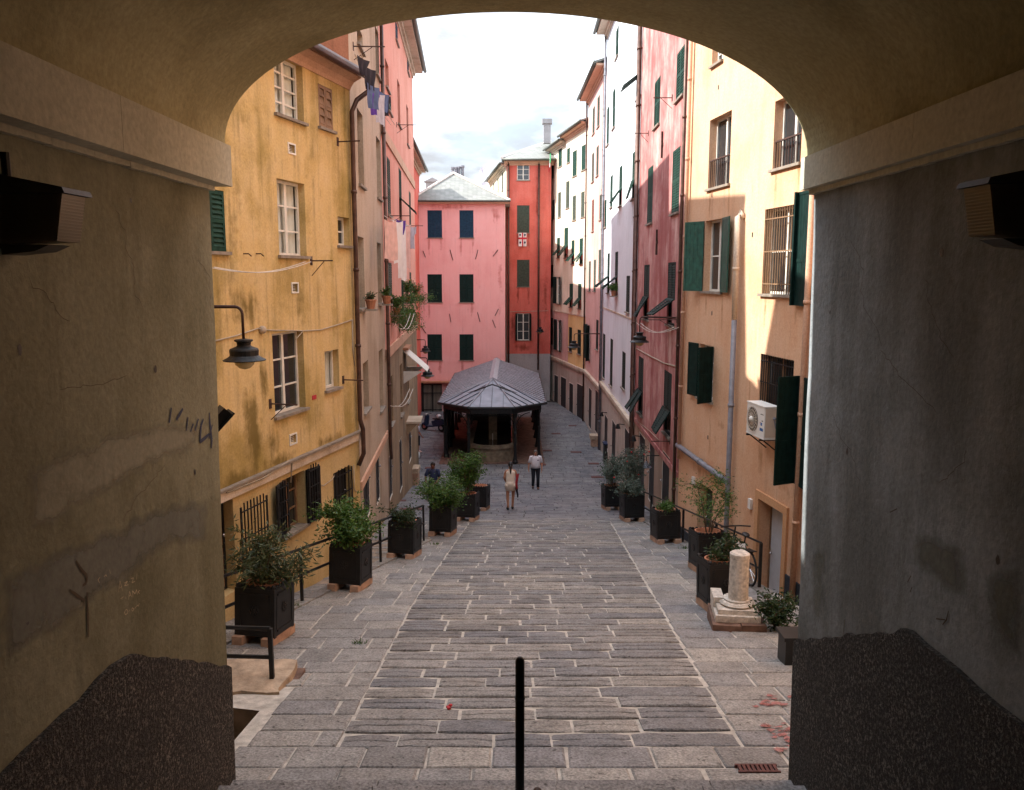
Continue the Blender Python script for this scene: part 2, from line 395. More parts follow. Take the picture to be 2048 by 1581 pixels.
# ---------------------------------------------------------------- mesh helpers
WORLD = {}
class MB:
    def __init__(s): s.v = []; s.f = []; s.m = []
    def face(s, pts, mi=0):
        i = len(s.v); s.v += [V(p) for p in pts]; s.f.append(tuple(range(i, i + len(pts)))); s.m.append(mi)
    def box(s, o, a, b, c, mi=0):
        o = V(o); a = V(a); b = V(b); c = V(c); i = len(s.v)
        s.v += [o, o + a, o + a + b, o + b, o + c, o + a + c, o + a + b + c, o + b + c]
        for q in ((0, 3, 2, 1), (4, 5, 6, 7), (0, 1, 5, 4), (1, 2, 6, 5), (2, 3, 7, 6), (3, 0, 4, 7)):
            s.f.append(tuple(i + k for k in q)); s.m.append(mi)
    def cbox(s, c, size, rz=0.0, mi=0):
        q = Matrix.Rotation(rz, 3, 'Z'); c = V(c)
        a, b, d = q @ V((size[0], 0, 0)), q @ V((0, size[1], 0)), V((0, 0, size[2]))
        s.box(c - (a + b + d) / 2, a, b, d, mi)
    def tube(s, pts, r, n=8, mi=0, cap=True):
        pts = [V(p) for p in pts]
        k = len(pts)
        rs = r if isinstance(r, (list, tuple)) else [r] * k
        up = None; base = len(s.v)
        for j, p in enumerate(pts):
            d = (pts[min(j + 1, k - 1)] - pts[max(j - 1, 0)])
            d = d.normalized() if d.length > 1e-9 else V((0, 0, 1))
            if up is None:
                up = V((0, 0, 1)) if abs(d.z) < 0.9 else V((1, 0, 0))
            a = d.cross(up)
            if a.length < 1e-6: a = d.cross(V((0, 1, 0)))
            a.normalize(); up = a.cross(d).normalized()
            for q in range(n):
                t = 2 * math.pi * q / n
                s.v.append(p + a * (rs[j] * math.cos(t)) + up * (rs[j] * math.sin(t)))
        for j in range(k - 1):
            for q in range(n):
                q2 = (q + 1) % n
                s.f.append((base + j * n + q, base + j * n + q2, base + (j + 1) * n + q2, base + (j + 1) * n + q)); s.m.append(mi)
        if cap:
            s.f.append(tuple(base + q for q in range(n))[::-1]); s.m.append(mi)
            s.f.append(tuple(base + (k - 1) * n + q for q in range(n))); s.m.append(mi)
    def lathe(s, c, prof, n=16, mi=0):
        c = V(c); base = len(s.v)
        for r, z in prof:
            for q in range(n):
                t = 2 * math.pi * q / n
                s.v.append(c + V((r * math.cos(t), r * math.sin(t), z)))
        for j in range(len(prof) - 1):
            for q in range(n):
                q2 = (q + 1) % n
                s.f.append((base + j * n + q, base + j * n + q2, base + (j + 1) * n + q2, base + (j + 1) * n + q)); s.m.append(mi)
        s.f.append(tuple(base + q for q in range(n))[::-1]); s.m.append(mi)
        s.f.append(tuple(base + (len(prof) - 1) * n + q for q in range(n))); s.m.append(mi)
    def ell(s, c, r, nu=12, nv=8, mi=0, rot=None):
        c = V(c); base = len(s.v)
        for j in range(nv + 1):
            ph = math.pi * j / nv
            for q in range(nu):
                t = 2 * math.pi * q / nu
                p = V((r[0] * math.sin(ph) * math.cos(t), r[1] * math.sin(ph) * math.sin(t), r[2] * math.cos(ph)))
                if rot: p = rot @ p
                s.v.append(c + p)
        for j in range(nv):
            for q in range(nu):
                q2 = (q + 1) % nu
                s.f.append((base + j * nu + q, base + (j + 1) * nu + q, base + (j + 1) * nu + q2, base + j * nu + q2)); s.m.append(mi)
    def prism(s, poly, ext, mi=0):
        poly = [V(p) for p in poly]; ext = V(ext); n = len(poly); i = len(s.v)
        s.v += poly + [p + ext for p in poly]
        s.f.append(tuple(range(i, i + n))[::-1]); s.m.append(mi)
        s.f.append(tuple(range(i + n, i + 2 * n))); s.m.append(mi)
        for k in range(n):
            k2 = (k + 1) % n
            s.f.append((i + k, i + k2, i + n + k2, i + n + k)); s.m.append(mi)
    def loft(s, rings, n=14, mi=0, cap=True):
        """rings: (centre, rx, ry)"""
        base = len(s.v)
        for c, rx, ry in rings:
            for q in range(n):
                t = 2 * math.pi * q / n
                s.v.append(V(c) + V((rx * math.cos(t), ry * math.sin(t), 0)))
        for j in range(len(rings) - 1):
            for q in range(n):
                q2 = (q + 1) % n
                s.f.append((base + j * n + q, base + j * n + q2, base + (j + 1) * n + q2, base + (j + 1) * n + q)); s.m.append(mi)
        if cap:
            s.f.append(tuple(base + q for q in range(n))[::-1]); s.m.append(mi)
            s.f.append(tuple(base + (len(rings) - 1) * n + q for q in range(n))); s.m.append(mi)

def empty(name, loc, rz=0.0):
    o = bpy.data.objects.new(name, None); COL.objects.link(o)
    o.location = V(loc); o.rotation_euler = (0, 0, rz); o.empty_display_size = 0.2
    WORLD[o.name] = V(loc)
    return o

def tag(o, label=None, cat=None, group=None, kind=None):
    if label: o['label'] = label
    if cat: o['category'] = cat
    if group: o['group'] = group
    if kind: o['kind'] = kind
    return o

def thing(name, label, cat, loc, rz=0.0, group=None):
    return tag(empty(name, loc, rz), label, cat, group)

def obj(name, mb, mat, parent=None, origin=None, smooth=False, local=False, kind=None, tint=None):
    """one mesh object; mb holds world coordinates unless local=True"""
    if local: w = V((0, 0, 0))
    else: w = V(origin) if origin is not None else (WORLD[parent.name] if parent is not None else V((0, 0, 0)))
    me = bpy.data.meshes.new(name)
    me.from_pydata([(p - w)[:] for p in mb.v] if not local else [p[:] for p in mb.v], [], mb.f)
    mats = mat if isinstance(mat, (list, tuple)) else [mat]
    for k in mats: me.materials.append(M[k])
    if len(mats) > 1: me.polygons.foreach_set('material_index', mb.m)
    if smooth: me.polygons.foreach_set('use_smooth', [True] * len(me.polygons))
    if tint is not None:
        at = me.attributes.new('tint', 'FLOAT', 'FACE')
        at.data.foreach_set('value', tint)
    me.update()
    o = bpy.data.objects.new(name, me); COL.objects.link(o)
    if parent is not None:
        o.parent = parent
        if not local: o.location = w - WORLD[parent.name]
    else:
        o.location = w
    WORLD[o.name] = w if not local else V((0, 0, 0))
    if kind: o['kind'] = kind
    return o

def copy_tree(o, parent=None):
    c = o.copy(); COL.objects.link(c)
    if parent is not None: c.parent = parent
    WORLD[c.name] = WORLD.get(o.name, V((0, 0, 0)))
    for ch in list(o.children): copy_tree(ch, c)
    return c

CT, ST = math.cos(PITCH), math.sin(PITCH)
def ray(px, py):
    """direction through a pixel of the photograph, scaled to one metre of distance along the street"""
    u = (px - 1024.0) / F_PX; v = (790.5 - py) / F_PX
    yc = CT + v * ST; zc = -ST + v * CT
    return u / yc, zc / yc

SLOPE, G0 = 0.171, 3.25
def gz(y): return -(G0 + SLOPE * y) if y < 37.1 else -(G0 + SLOPE * 37.1)
def ground(px, py):
    dx, dz = ray(px, py)
    y = G0 / (-dz - SLOPE)
    if -dz - SLOPE <= 0 or y > 37.1: y = (G0 + SLOPE * 37.1) / -dz
    return V((dx * y, y, gz(y)))

class Fac:
    """a facade plane: s metres along it, o metres out of it, z height"""
    def __init__(s, x0, y0, x1, y1, side):
        s.a = V((x0, y0, 0)); b = V((x1, y1, 0)); s.L = (b - s.a).length
        s.d = (b - s.a).normalized()
        s.n = V((s.d.y, -s.d.x, 0)) * side
        s.open = []
    def P(s, q, o, z): return s.a + s.d * q + s.n * o + V((0, 0, z))
    def px(s, px, py, o=0.0):
        dx, dz = ray(px, py); a = s.a + s.n * o
        y = (a.x * s.d.y - a.y * s.d.x) / (dx * s.d.y - s.d.x)
        return (V((dx * y, y, 0)) - a).dot(s.d), dz * y
    def rect(s, xl, yt, xr, yb, o=0.0):
        xm, ym = (xl + xr) / 2, (yt + yb) / 2
        q = sorted((s.px(xl, ym, o)[0], s.px(xr, ym, o)[0]))
        z = sorted((s.px(xm, yt, o)[1], s.px(xm, yb, o)[1]))
        return q[0], q[1], z[0], z[1]
    def box(s, mb, s0, s1, o0, o1, z0, z1, mi=0):
        mb.box(s.P(s0, o0, z0), s.d * (s1 - s0), s.n * (o1 - o0), V((0, 0, z1 - z0)), mi)
# ---------------------------------------------------------------- windows and walls
def leaf(mb, O, A, B, C, w, h, louver=True, pitch=0.07, t=0.035, rails=(0.5,)):
    """a shutter leaf: O lower corner, A across, B outwards, C up (unit vectors)"""
    st = 0.06
    def bar(a0, a1, c0, c1, d0=0.0, d1=None):
        mb.box(O + A * a0 + C * c0 + B * d0, A * (a1 - a0), B * ((t if d1 is None else d1) - d0), C * (c1 - c0))
    bar(0, st, 0, h); bar(w - st, w, 0, h)
    cuts = [0.0] + [h * r for r in rails] + [h]
    bar(st, w - st, 0, st); bar(st, w - st, h - st, h)
    for c in cuts[1:-1]: bar(st, w - st, c - st / 2, c + st / 2)
    for i in range(len(cuts) - 1):
        z0 = cuts[i] + (st if i == 0 else st / 2); z1 = cuts[i + 1] - (st if i == len(cuts) - 2 else st / 2)
        if louver:
            n = max(2, int((z1 - z0) / pitch)); p = (z1 - z0) / n
            for k in range(n):
                b0 = O + A * st + C * (z0 + k * p)
                mb.box(b0 + B * (t * 0.95), A * (w - 2 * st), -B * (t * 0.9) + C * (p * 0.95), C * 0.012 + B * 0.006)
        else:
            n = max(2, round((w - 2 * st) / 0.11)); p = (w - 2 * st) / n
            for k in range(n):
                bar(st + k * p + 0.003, st + (k + 1) * p - 0.003, z0, z1, 0.008, t - 0.008)

UP = V((0, 0, 1))
def window(F, root, rect, kind, shut='greenshut', frame='whiteframe', depth=0.2, pitch=0.07, ang=42, cols=2, rows=3,
           curtain=False, sill=True, clamp=None, side='both', wide=None, rails=(0.5,), panel=True, blind=False):
    s0, s1, z0, z1 = rect if isinstance(rect, tuple) and len(rect) == 4 and abs(rect[0]) < 60 and abs(rect[3]) < 60 else F.rect(*rect)
    if clamp:
        w = min(max(s1 - s0, clamp[0]), clamp[1]); c = (s0 + s1) / 2; s0, s1 = c - w / 2, c + w / 2
    F.open.append((s0, s1, z0, z1, depth))
    w, h = s1 - s0, z1 - z0
    O = F.P((s0 + s1) / 2, 0, (z0 + z1) / 2)
    A, B = F.d, F.n
    fr = MB(); t = 0.055
    o0, o1 = -depth + 0.01, -depth + (0.06 if depth > .06 else .03)
    for q in ((s0, s0 + t, z0, z1), (s1 - t, s1, z0, z1), (s0 + t, s1 - t, z0, z0 + t), (s0 + t, s1 - t, z1 - t, z1)):
        F.box(fr, q[0], q[1], o0, o1, q[2], q[3])
    name = 'door' if kind == 'door' else 'window'
    if kind in ('casement', 'wide', 'grille', 'rail'):
        for k in range(1, cols):
            c = s0 + w * k / cols
            F.box(fr, c - 0.04, c + 0.04, o0, o1 + 0.006, z0 + t, z1 - t)
        for k in range(1, rows):
            c = z0 + h * k / rows
            F.box(fr, s0 + t, s1 - t, o0 + 0.004, o1 - 0.01, c - 0.016, c + 0.016)
    win = obj(name, fr, frame if kind != 'closed' and kind != 'awning' else shut, root, O)
    p = MB(); F.box(p, s0 + 0.005, s1 - 0.005, -depth + 0.012, -depth + 0.026, z0 + 0.005, z1 - 0.005)
    if kind == 'door':
        d = MB(); F.box(d, s0 + t, s1 - t, -depth + 0.014, -depth + (0.045 if depth > .06 else .026), z0, z1 - t)
        if panel and depth > .06:
            n = 2
            for k in range(n):
                a = s0 + t + (w - 2 * t) * k / n
                F.box(d, a + 0.06, a + (w - 2 * t) / n - 0.06, -depth + 0.045, -depth + 0.062, z0 + 0.15, z0 + h * 0.4)
                F.box(d, a + 0.06, a + (w - 2 * t) / n - 0.06, -depth + 0.045, -depth + 0.062, z0 + h * 0.46, z1 - 0.2)
        obj('door_leaf', d, shut, win, O)
        hd = MB(); hd.ell(F.P(s0 + t + (w - 2 * t) * 0.9, -depth + 0.09, z0 + 1.0), (0.03, 0.03, 0.03), 8, 6)
        obj('handle', hd, 'chrome', win, O, smooth=True)
    elif curtain:
        p = MB(); p.face([F.P(s0, -depth + .02, z0), F.P(s1, -depth + .02, z0), F.P(s1, -depth + .02, z1), F.P(s0, -depth + .02, z1)]); obj('pane', p, 'glass', win, O)
        c = MB(); n = 26
        for k in range(n):
            a0, a1 = s0 + w * k / n, s0 + w * (k + 1) / n
            q0, q1 = -depth - 0.03 + 0.022 * math.sin(k * 1.9), -depth - 0.03 + 0.022 * math.sin((k + 1) * 1.9)
            c.face((F.P(a0, q0, z0), F.P(a1, q1, z0), F.P(a1, q1, z1), F.P(a0, q0, z1)))
        obj('curtain', c, 'curtain', win, O, smooth=True)
        b = MB(); F.box(b, s0 - 0.02, s1 + 0.02, -depth - 0.32, -depth - 0.3, z0 - 0.02, z1 + 0.02)
        obj('room_wall', b, 'room', win, O)
    else:
        obj('pane', p, 'glassdark' if not blind else 'brownframe', win, O)
    # shutters
    if kind == 'closed':
        for k in range(2):
            mb = MB(); leaf(mb, F.P(s0 + w / 2 * k + 0.004, -0.035, z0 + 0.01), A, B, UP, w / 2 - 0.008, h - 0.02, True, pitch, rails=rails)
            obj('shutter', mb, shut, win, O)
    elif kind == 'awning':
        hu = h * 0.58
        for k in range(2):
            mb = MB(); a = s0 + w / 2 * k + 0.004
            leaf(mb, F.P(a, -0.03, z1 - hu), A, B, UP, w / 2 - 0.008, hu - 0.01, True, pitch, rails=())
            T = F.P(a, 0.01, z1 - hu - 0.01); hl = h - hu - 0.02; an = R(ang + rnd.uniform(-6, 6))
            C = UP * math.cos(an) - B * math.sin(an)
            Bn = B * math.cos(an) + UP * math.sin(an)
            leaf(mb, T - C * hl, A, Bn, C, w / 2 - 0.008, hl, True, pitch, rails=())
            obj('shutter', mb, shut, win, O)
    elif kind == 'wide':
        for k in range(2):
            if side == 'far' and k == 0 or side == 'near' and k == 1: continue
            an = R((wide or (8, 8))[k])
            mb = MB(); lw = w / 2
            if k == 0:   # hinged on the s0 jamb, swung out flat to the wall
                Ad = -A * math.cos(an) + B * math.sin(an); Bn = B * math.cos(an) + A * math.sin(an)
                leaf(mb, F.P(s0 - 0.01, 0.02, z0), Ad, Bn, UP, lw, h, panel is True and pitch < 0.2, pitch, rails=rails)
            else:
                Ad = A * math.cos(an) + B * math.sin(an); Bn = B * math.cos(an) - A * math.sin(an)
                leaf(mb, F.P(s1 + 0.01, 0.02, z0), Ad, Bn, UP, lw, h, panel is True and pitch < 0.2, pitch, rails=rails)
            obj('shutter', mb, shut, win, O)
    elif kind == 'grille':
        g = MB(); n = max(4, round(w / 0.11))
        for k in range(n + 1):
            a = s0 + 0.03 + (w - 0.06) * k / n
            F.box(g, a - 0.008, a + 0.008, -0.03, -0.014, z0 + 0.01, z1 - 0.01)
        for c in (0.12, 0.5, 0.88):
            F.box(g, s0 + 0.005, s1 - 0.005, -0.014, 0.0, z0 + h * c - 0.012, z0 + h * c + 0.012)
        obj('grille', g, 'brownframe' if frame == 'whiteframe' else 'iron', win, O)
    elif kind == 'rail':
        g = MB(); n = max(4, round(w / 0.12)); zt = z0 + h * 0.40
        for k in range(n + 1):
            a = s0 + 0.02 + (w - 0.04) * k / n
            F.box(g, a - 0.008, a + 0.008, -0.06, -0.044, z0 + 0.02, zt)
        F.box(g, s0, s1, -0.07, -0.03, zt, zt + 0.03)
        obj('railing', g, 'rustiron', win, O)
    if sill and kind != 'door':
        sm = MB(); F.box(sm, s0 - 0.06, s1 + 0.06, -depth * 0.8, 0.07, z0 - 0.05, z0 + 0.004)
        obj('sill', sm, 'sill', win, O)
    return win, (s0, s1, z0, z1)

def wall(F, root, name, mat, s0, s1, z0, z1, back=5.0, sides=True, top=True, lift=0.0):
    mb = MB()
    ops = [q for q in F.open if q[0] < s1 and q[1] > s0 and q[2] < z1 and q[3] > z0]
    ss = sorted({s0, s1} | {min(max(x, s0), s1) for q in ops for x in q[:2]})
    zs = sorted({z0, z1} | {min(max(x, z0), z1) for q in ops for x in q[2:4]})
    for i in range(len(ss) - 1):
        for j in range(len(zs) - 1):
            if ss[i + 1] - ss[i] < 1e-5 or zs[j + 1] - zs[j] < 1e-5: continue
            cs, cz = (ss[i] + ss[i + 1]) / 2, (zs[j] + zs[j + 1]) / 2
            if any(q[0] < cs < q[1] and q[2] < cz < q[3] for q in ops): continue
            mb.face((F.P(ss[i], lift, zs[j]), F.P(ss[i + 1], lift, zs[j]), F.P(ss[i + 1], lift, zs[j + 1]), F.P(ss[i], lift, zs[j + 1])))
    for a, b, c, d, dp in ops:
        a, b, c, d = max(a, s0), min(b, s1), max(c, z0), min(d, z1)
        for p0, p1 in (((a, c), (b, c)), ((b, c), (b, d)), ((b, d), (a, d)), ((a, d), (a, c))):
            mb.face((F.P(p0[0], lift, p0[1]), F.P(p1[0], lift, p1[1]), F.P(p1[0], -dp, p1[1]), F.P(p0[0], -dp, p0[1])))
    if sides:
        for q in (s0 + 0.004, s1 - 0.004):
            mb.face((F.P(q, lift, z0), F.P(q, -back, z0), F.P(q, -back, z1), F.P(q, lift, z1)))
        mb.face((F.P(s0, -back, z0), F.P(s1, -back, z0), F.P(s1, -back, z1), F.P(s0, -back, z1)))
        if top: mb.face((F.P(s0, lift, z1), F.P(s1, lift, z1), F.P(s1, -back, z1), F.P(s0, -back, z1)))
    return obj(name, mb, mat, root)

def eaves(F, root, s0, s1, z, out=0.45, back=5.0, rise=0.36, gut='gutter', soffit='trim', roofm='slateroof', gutter=True, slim=False):
    mb = MB()
    if slim: mb.prism([F.P(s0, o, h) for o, h in ((-.02, z - .27), (.02, z - .27), (.05, z - .2), (.12, z - .11), (out - .06, z - .03), (out - .06, z), (-.02, z))], F.d * (s1 - s0))
    for st in () if slim else ((0.0, 0.06, -0.34), (0.0, 0.16, -0.22), (0.0, out - 0.05, -0.10)):
        F.box(mb, s0, s1, -0.02, st[1], z + st[2], z + st[2] + 0.12 - 0.002)
    obj('cornice', mb, soffit, root)
    r = MB()
    poly = [(out, z + 0.02), (-back, z + 0.02 + (out + back) * rise), (-back, z + 0.14 + (out + back) * rise), (out, z + 0.12)]
    r.prism([F.P(s0 - 0.1, o, h) for o, h in poly], F.d * (s1 - s0 + 0.2))
    obj('roof', r, roofm, root)
    if gutter:
        g = MB(); g.tube([F.P(s0 - 0.15, out + 0.06, z + 0.03), F.P(s1 + 0.15, out + 0.06, z + 0.03)], 0.085, 8)
        obj('gutter', g, gut, root, smooth=True)

def downpipe(F, root, pts, r=0.055, mat='copper', off=0.1):
    """pts: (s, z) or (s, z, out)"""
    mb = MB(); q = [F.P(p[0], p[2] if len(p) > 2 else off, p[1]) for p in pts]
    mb.tube(q, r, 8)
    for i in range(len(q) - 1):
        n = int((q[i + 1] - q[i]).length / 2.2)
        for k in range(1, n + 1):
            c = q[i].lerp(q[i + 1], k / (n + 1)); d = (q[i + 1] - q[i]).normalized() * 0.035
            mb.tube([c - d, c + d], r * 1.25, 8)
    return obj('downpipe', mb, mat, root, smooth=True)

def band(F, root, name, mat, s0, s1, z0, z1, o=0.05):
    mb = MB(); F.box(mb, s0, s1, -0.02, o, z0, z1)
    return obj(name, mb, mat, root)

# ---------------------------------------------------------------- the archway we look through
EX = 6.5
arch = thing('archway_building', 'dark plastered archway passage that frames the whole view', 'archway', (0, EX, gz(EX)))
def plinth_z(y, right):
    zn, ze, yb = (-2.06, -3.01, 4.6) if right else (-2.29, -3.24, 4.75)
    return zn if y < yb else zn + (ze - zn) * (y - yb) / (EX - yb)
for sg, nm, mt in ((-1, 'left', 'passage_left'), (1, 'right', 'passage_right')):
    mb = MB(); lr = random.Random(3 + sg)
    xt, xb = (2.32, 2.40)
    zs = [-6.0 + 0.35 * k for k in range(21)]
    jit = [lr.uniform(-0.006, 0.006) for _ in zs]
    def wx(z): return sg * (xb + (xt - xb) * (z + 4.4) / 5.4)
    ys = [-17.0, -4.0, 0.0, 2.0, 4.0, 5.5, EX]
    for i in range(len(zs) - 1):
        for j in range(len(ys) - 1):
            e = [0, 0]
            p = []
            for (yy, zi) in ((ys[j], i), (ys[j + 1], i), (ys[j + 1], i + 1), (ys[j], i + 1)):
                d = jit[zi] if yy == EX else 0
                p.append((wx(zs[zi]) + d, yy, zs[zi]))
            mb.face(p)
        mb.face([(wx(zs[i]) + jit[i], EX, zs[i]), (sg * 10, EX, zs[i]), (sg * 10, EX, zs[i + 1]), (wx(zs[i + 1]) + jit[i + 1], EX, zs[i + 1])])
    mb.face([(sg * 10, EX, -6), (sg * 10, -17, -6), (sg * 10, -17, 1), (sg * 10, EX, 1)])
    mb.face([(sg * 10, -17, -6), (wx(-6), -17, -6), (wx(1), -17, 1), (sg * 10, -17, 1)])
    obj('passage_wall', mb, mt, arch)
    # roughcast plinth, its top level on the landing and falling with the stairs
    pl = MB(); right = sg > 0
    yb = 4.6 if right else 4.75
    ny = 60
    yy = [0.5 + (yb - 0.5) * k / 24 for k in range(24)] + [yb + (EX + 0.012 - yb) * k / 20 for k in range(21)]
    ztop = [plinth_z(min(y, EX), right) + lr.uniform(-0.02, 0.02) for y in yy]
    def px_(z): return wx(z) - sg * 0.035
    for j in range(len(yy) - 1):
        n = 14
        for i in range(n):
            za0, za1 = -6 + (ztop[j] + 6) * i / n, -6 + (ztop[j] + 6) * (i + 1) / n
            zb0, zb1 = -6 + (ztop[j + 1] + 6) * i / n, -6 + (ztop[j + 1] + 6) * (i + 1) / n
            pl.face([(px_(za0), yy[j], za0), (px_(zb0), yy[j + 1], zb0), (px_(zb1), yy[j + 1], zb1), (px_(za1), yy[j], za1)])
        pl.face([(px_(ztop[j]), yy[j], ztop[j]), (px_(ztop[j + 1]), yy[j + 1], ztop[j + 1]), (wx(ztop[j + 1]), yy[j + 1], ztop[j + 1]), (wx(ztop[j]), yy[j], ztop[j])])
    ze = ztop[-1]
    pl.face([(px_(-6), yy[-1], -6), (sg * 9.9, yy[-1], -6), (sg * 9.9, yy[-1], ze), (px_(ze), yy[-1], ze)])
    pl.face([(px_(ze), yy[-1], ze), (sg * 9.9, yy[-1], ze), (sg * 9.9, EX, ze), (wx(ze), EX, ze)])
    obj('plinth', pl, 'roughcast', arch)
    # impost: the projecting band the vault springs from, with a thin rough moulding below it
    xi = 2.165 if sg < 0 else 2.23
    z0, z1 = (0.677, 0.983) if sg < 0 else (0.648, 0.89)
    im = MB(); cut = [-17.0, -2.2, 0.6, 2.9, 4.75, EX + 0.06]
    for k in range(len(cut) - 1):
        im.box((sg * xi, cut[k] + 0.002, z0), (sg * 0.5, 0, 0), (0, cut[k + 1] - cut[k] - 0.004, 0), (0, 0, z1 - z0))
    obj('impost', im, 'impost', arch)
    mo = MB(); n = 60
    for k in range(n):
        ya, yb2 = -2 + (EX + 2) * k / n, -2 + (EX + 2) * (k + 1) / n
        d = lr.uniform(0.0, 0.006)
        mo.box((sg * (2.285 - d * 0.5), ya, z0 - 0.034 - d), (sg * 0.2, 0, 0), (0, yb2 - ya, 0), (0, 0, 0.034 + d - 0.002))
    obj('moulding', mo, 'impost', arch)
# elliptical vault
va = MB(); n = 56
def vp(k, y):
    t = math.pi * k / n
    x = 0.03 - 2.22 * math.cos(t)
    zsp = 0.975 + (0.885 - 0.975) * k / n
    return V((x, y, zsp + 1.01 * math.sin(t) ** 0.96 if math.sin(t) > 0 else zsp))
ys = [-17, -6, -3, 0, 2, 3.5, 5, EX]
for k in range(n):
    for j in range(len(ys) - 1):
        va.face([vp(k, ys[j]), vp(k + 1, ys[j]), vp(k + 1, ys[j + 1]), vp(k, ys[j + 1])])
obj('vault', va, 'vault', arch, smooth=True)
ff = MB(); TOP = 8.5
for y in (EX, -17):
    for k in range(n):
        a, b = vp(k, y), vp(k + 1, y)
        ff.face([a, b, (b.x, y, TOP), (a.x, y, TOP)])
    a, b = vp(0, y), vp(n, y)
    ff.face([(-10, y, a.z), a, (a.x, y, TOP), (-10, y, TOP)])
    ff.face([b, (10, y, b.z), (10, y, TOP), (b.x, y, TOP)])
ff.face([(-10, EX, TOP), (10, EX, TOP), (10, -17, TOP), (-10, -17, TOP)])
for x in (-10, 10): ff.face([(x, EX, 0.8), (x, -17, 0.8), (x, -17, TOP), (x, EX, TOP)])
obj('upper_wall', ff, 'beige', arch)
rw = MB(); rw.face([(-3, -16.9, -6), (3, -16.9, -6), (3, -16.9, 3), (-3, -16.9, 3)]); obj('light_stop_wall', rw, 'passage_left', arch)  # unseen end wall added to shut out light and darken the passage

# stairs in the passage
st = MB()
z = -4.235 - .155; y = 6.45; k = 0
steps = []
while y > 4.75:
    z += 0.155
    steps.append((y - 0.31, y, z)); y -= 0.31
lz = steps[-1][2]; ly = steps[-1][0]
stair = tag(empty('passage_stairs', (0, ly, lz)), kind='structure')
for (ya, yb2, zz) in steps:
    b = MB(); cuts = [-2.39, -1.1 + rnd.uniform(-.3, .3), 0.35 + rnd.uniform(-.2, .2), 1.5 + rnd.uniform(-.2, .2), 2.39] 
    for i in range(4):
        s = MB(); x0, x1 = cuts[i] + 0.004, cuts[i + 1] - 0.004
        s.prism([(x0, yb2 + 0.012, zz - 0.03), (x0, yb2, zz), (x0, ya + 0.008, zz), (x0, ya + 0.008, zz - 0.4), (x0, yb2 + 0.0, zz - 0.4)], (x1 - x0, 0, 0))
        obj('stair_stone', s, 'step', stair)
fl = MB()
fl.box((-2.39, 2.6, lz - 0.5), (4.78, 0, 0), (0, ly - 2.6, 0), (0, 0, 0.5))
yy, zz = 2.6, lz
while zz < -1.75:
    zz += 0.155
    fl.box((-2.39, yy - 0.3, zz - 0.6), (4.78, 0, 0), (0, 0.3, 0), (0, 0, 0.6)); yy -= 0.3
fl.box((-2.39, -17, zz - 0.6), (4.78, 0, 0), (0, yy + 17, 0), (0, 0, 0.6))
tag(obj('passage_floor', fl, 'step'), kind='structure')

# marks on the tunnel walls: thin coats of paint, so they are parts of the archway
def onwall(px, py, sg, lift=0.004):
    dx, dz = ray(px, py)
    y = sg * 2.36 / dx
    for _ in range(4):
        z = dz * y; y = (sg * (2.40 - 0.08 * (z + 4.4) / 5.4) - sg * lift) / dx
    return V((dx * y, y, dz * y))
def stroke(mb, pts, sg, w, lift=0.004):
    q = [onwall(a, b, sg, lift) for a, b in pts]
    for i in range(len(q) - 1):
        d = (q[i + 1] - q[i])
        if d.length < 1e-5: continue
        d.normalize(); nn = V((0, -d.z, d.y))
        w0 = w * (0.6 if i == 0 else 1); w1 = w * (0.6 if i == len(q) - 2 else 1)
        mb.face([q[i] - nn * w0, q[i] + nn * w0, q[i + 1] + nn * w1, q[i + 1] - nn * w1])
def strokes(lists, sg, w, lift, name, mat, label=None):
    for s in lists:
        g = MB(); stroke(g, s, sg, w, lift); o = obj(name, g, mat, arch)
        if label: o['label'] = label
def feathered(mb, pts, inset, to3):
    """outline pts -> ring with attribute 0 outside, 1 inside; returns per-vertex values"""
    n = len(pts); val = []
    area = sum(pts[i][0] * pts[(i + 1) % n][1] - pts[(i + 1) % n][0] * pts[i][1] for i in range(n))
    sg_ = 1 if area > 0 else -1
    inn = []
    for i in range(n):
        a, c = V(pts[i - 1]), V(pts[(i + 1) % n]); d = (c - a).normalized()
        inn.append((pts[i][0] - d.y * inset * sg_, pts[i][1] + d.x * inset * sg_))
    for i in range(n):
        k = (i + 1) % n
        mb.face([to3(*pts[i]), to3(*pts[k]), to3(*inn[k]), to3(*inn[i])]); val += [0, 0, 1, 1]
    mb.face([to3(*q) for q in inn]); val += [1] * n
    return val
def setedge(o, val):
    at = o.data.attributes.new('edge', 'FLOAT', 'POINT'); at.data.foreach_set('value', [float(x) for x in val])
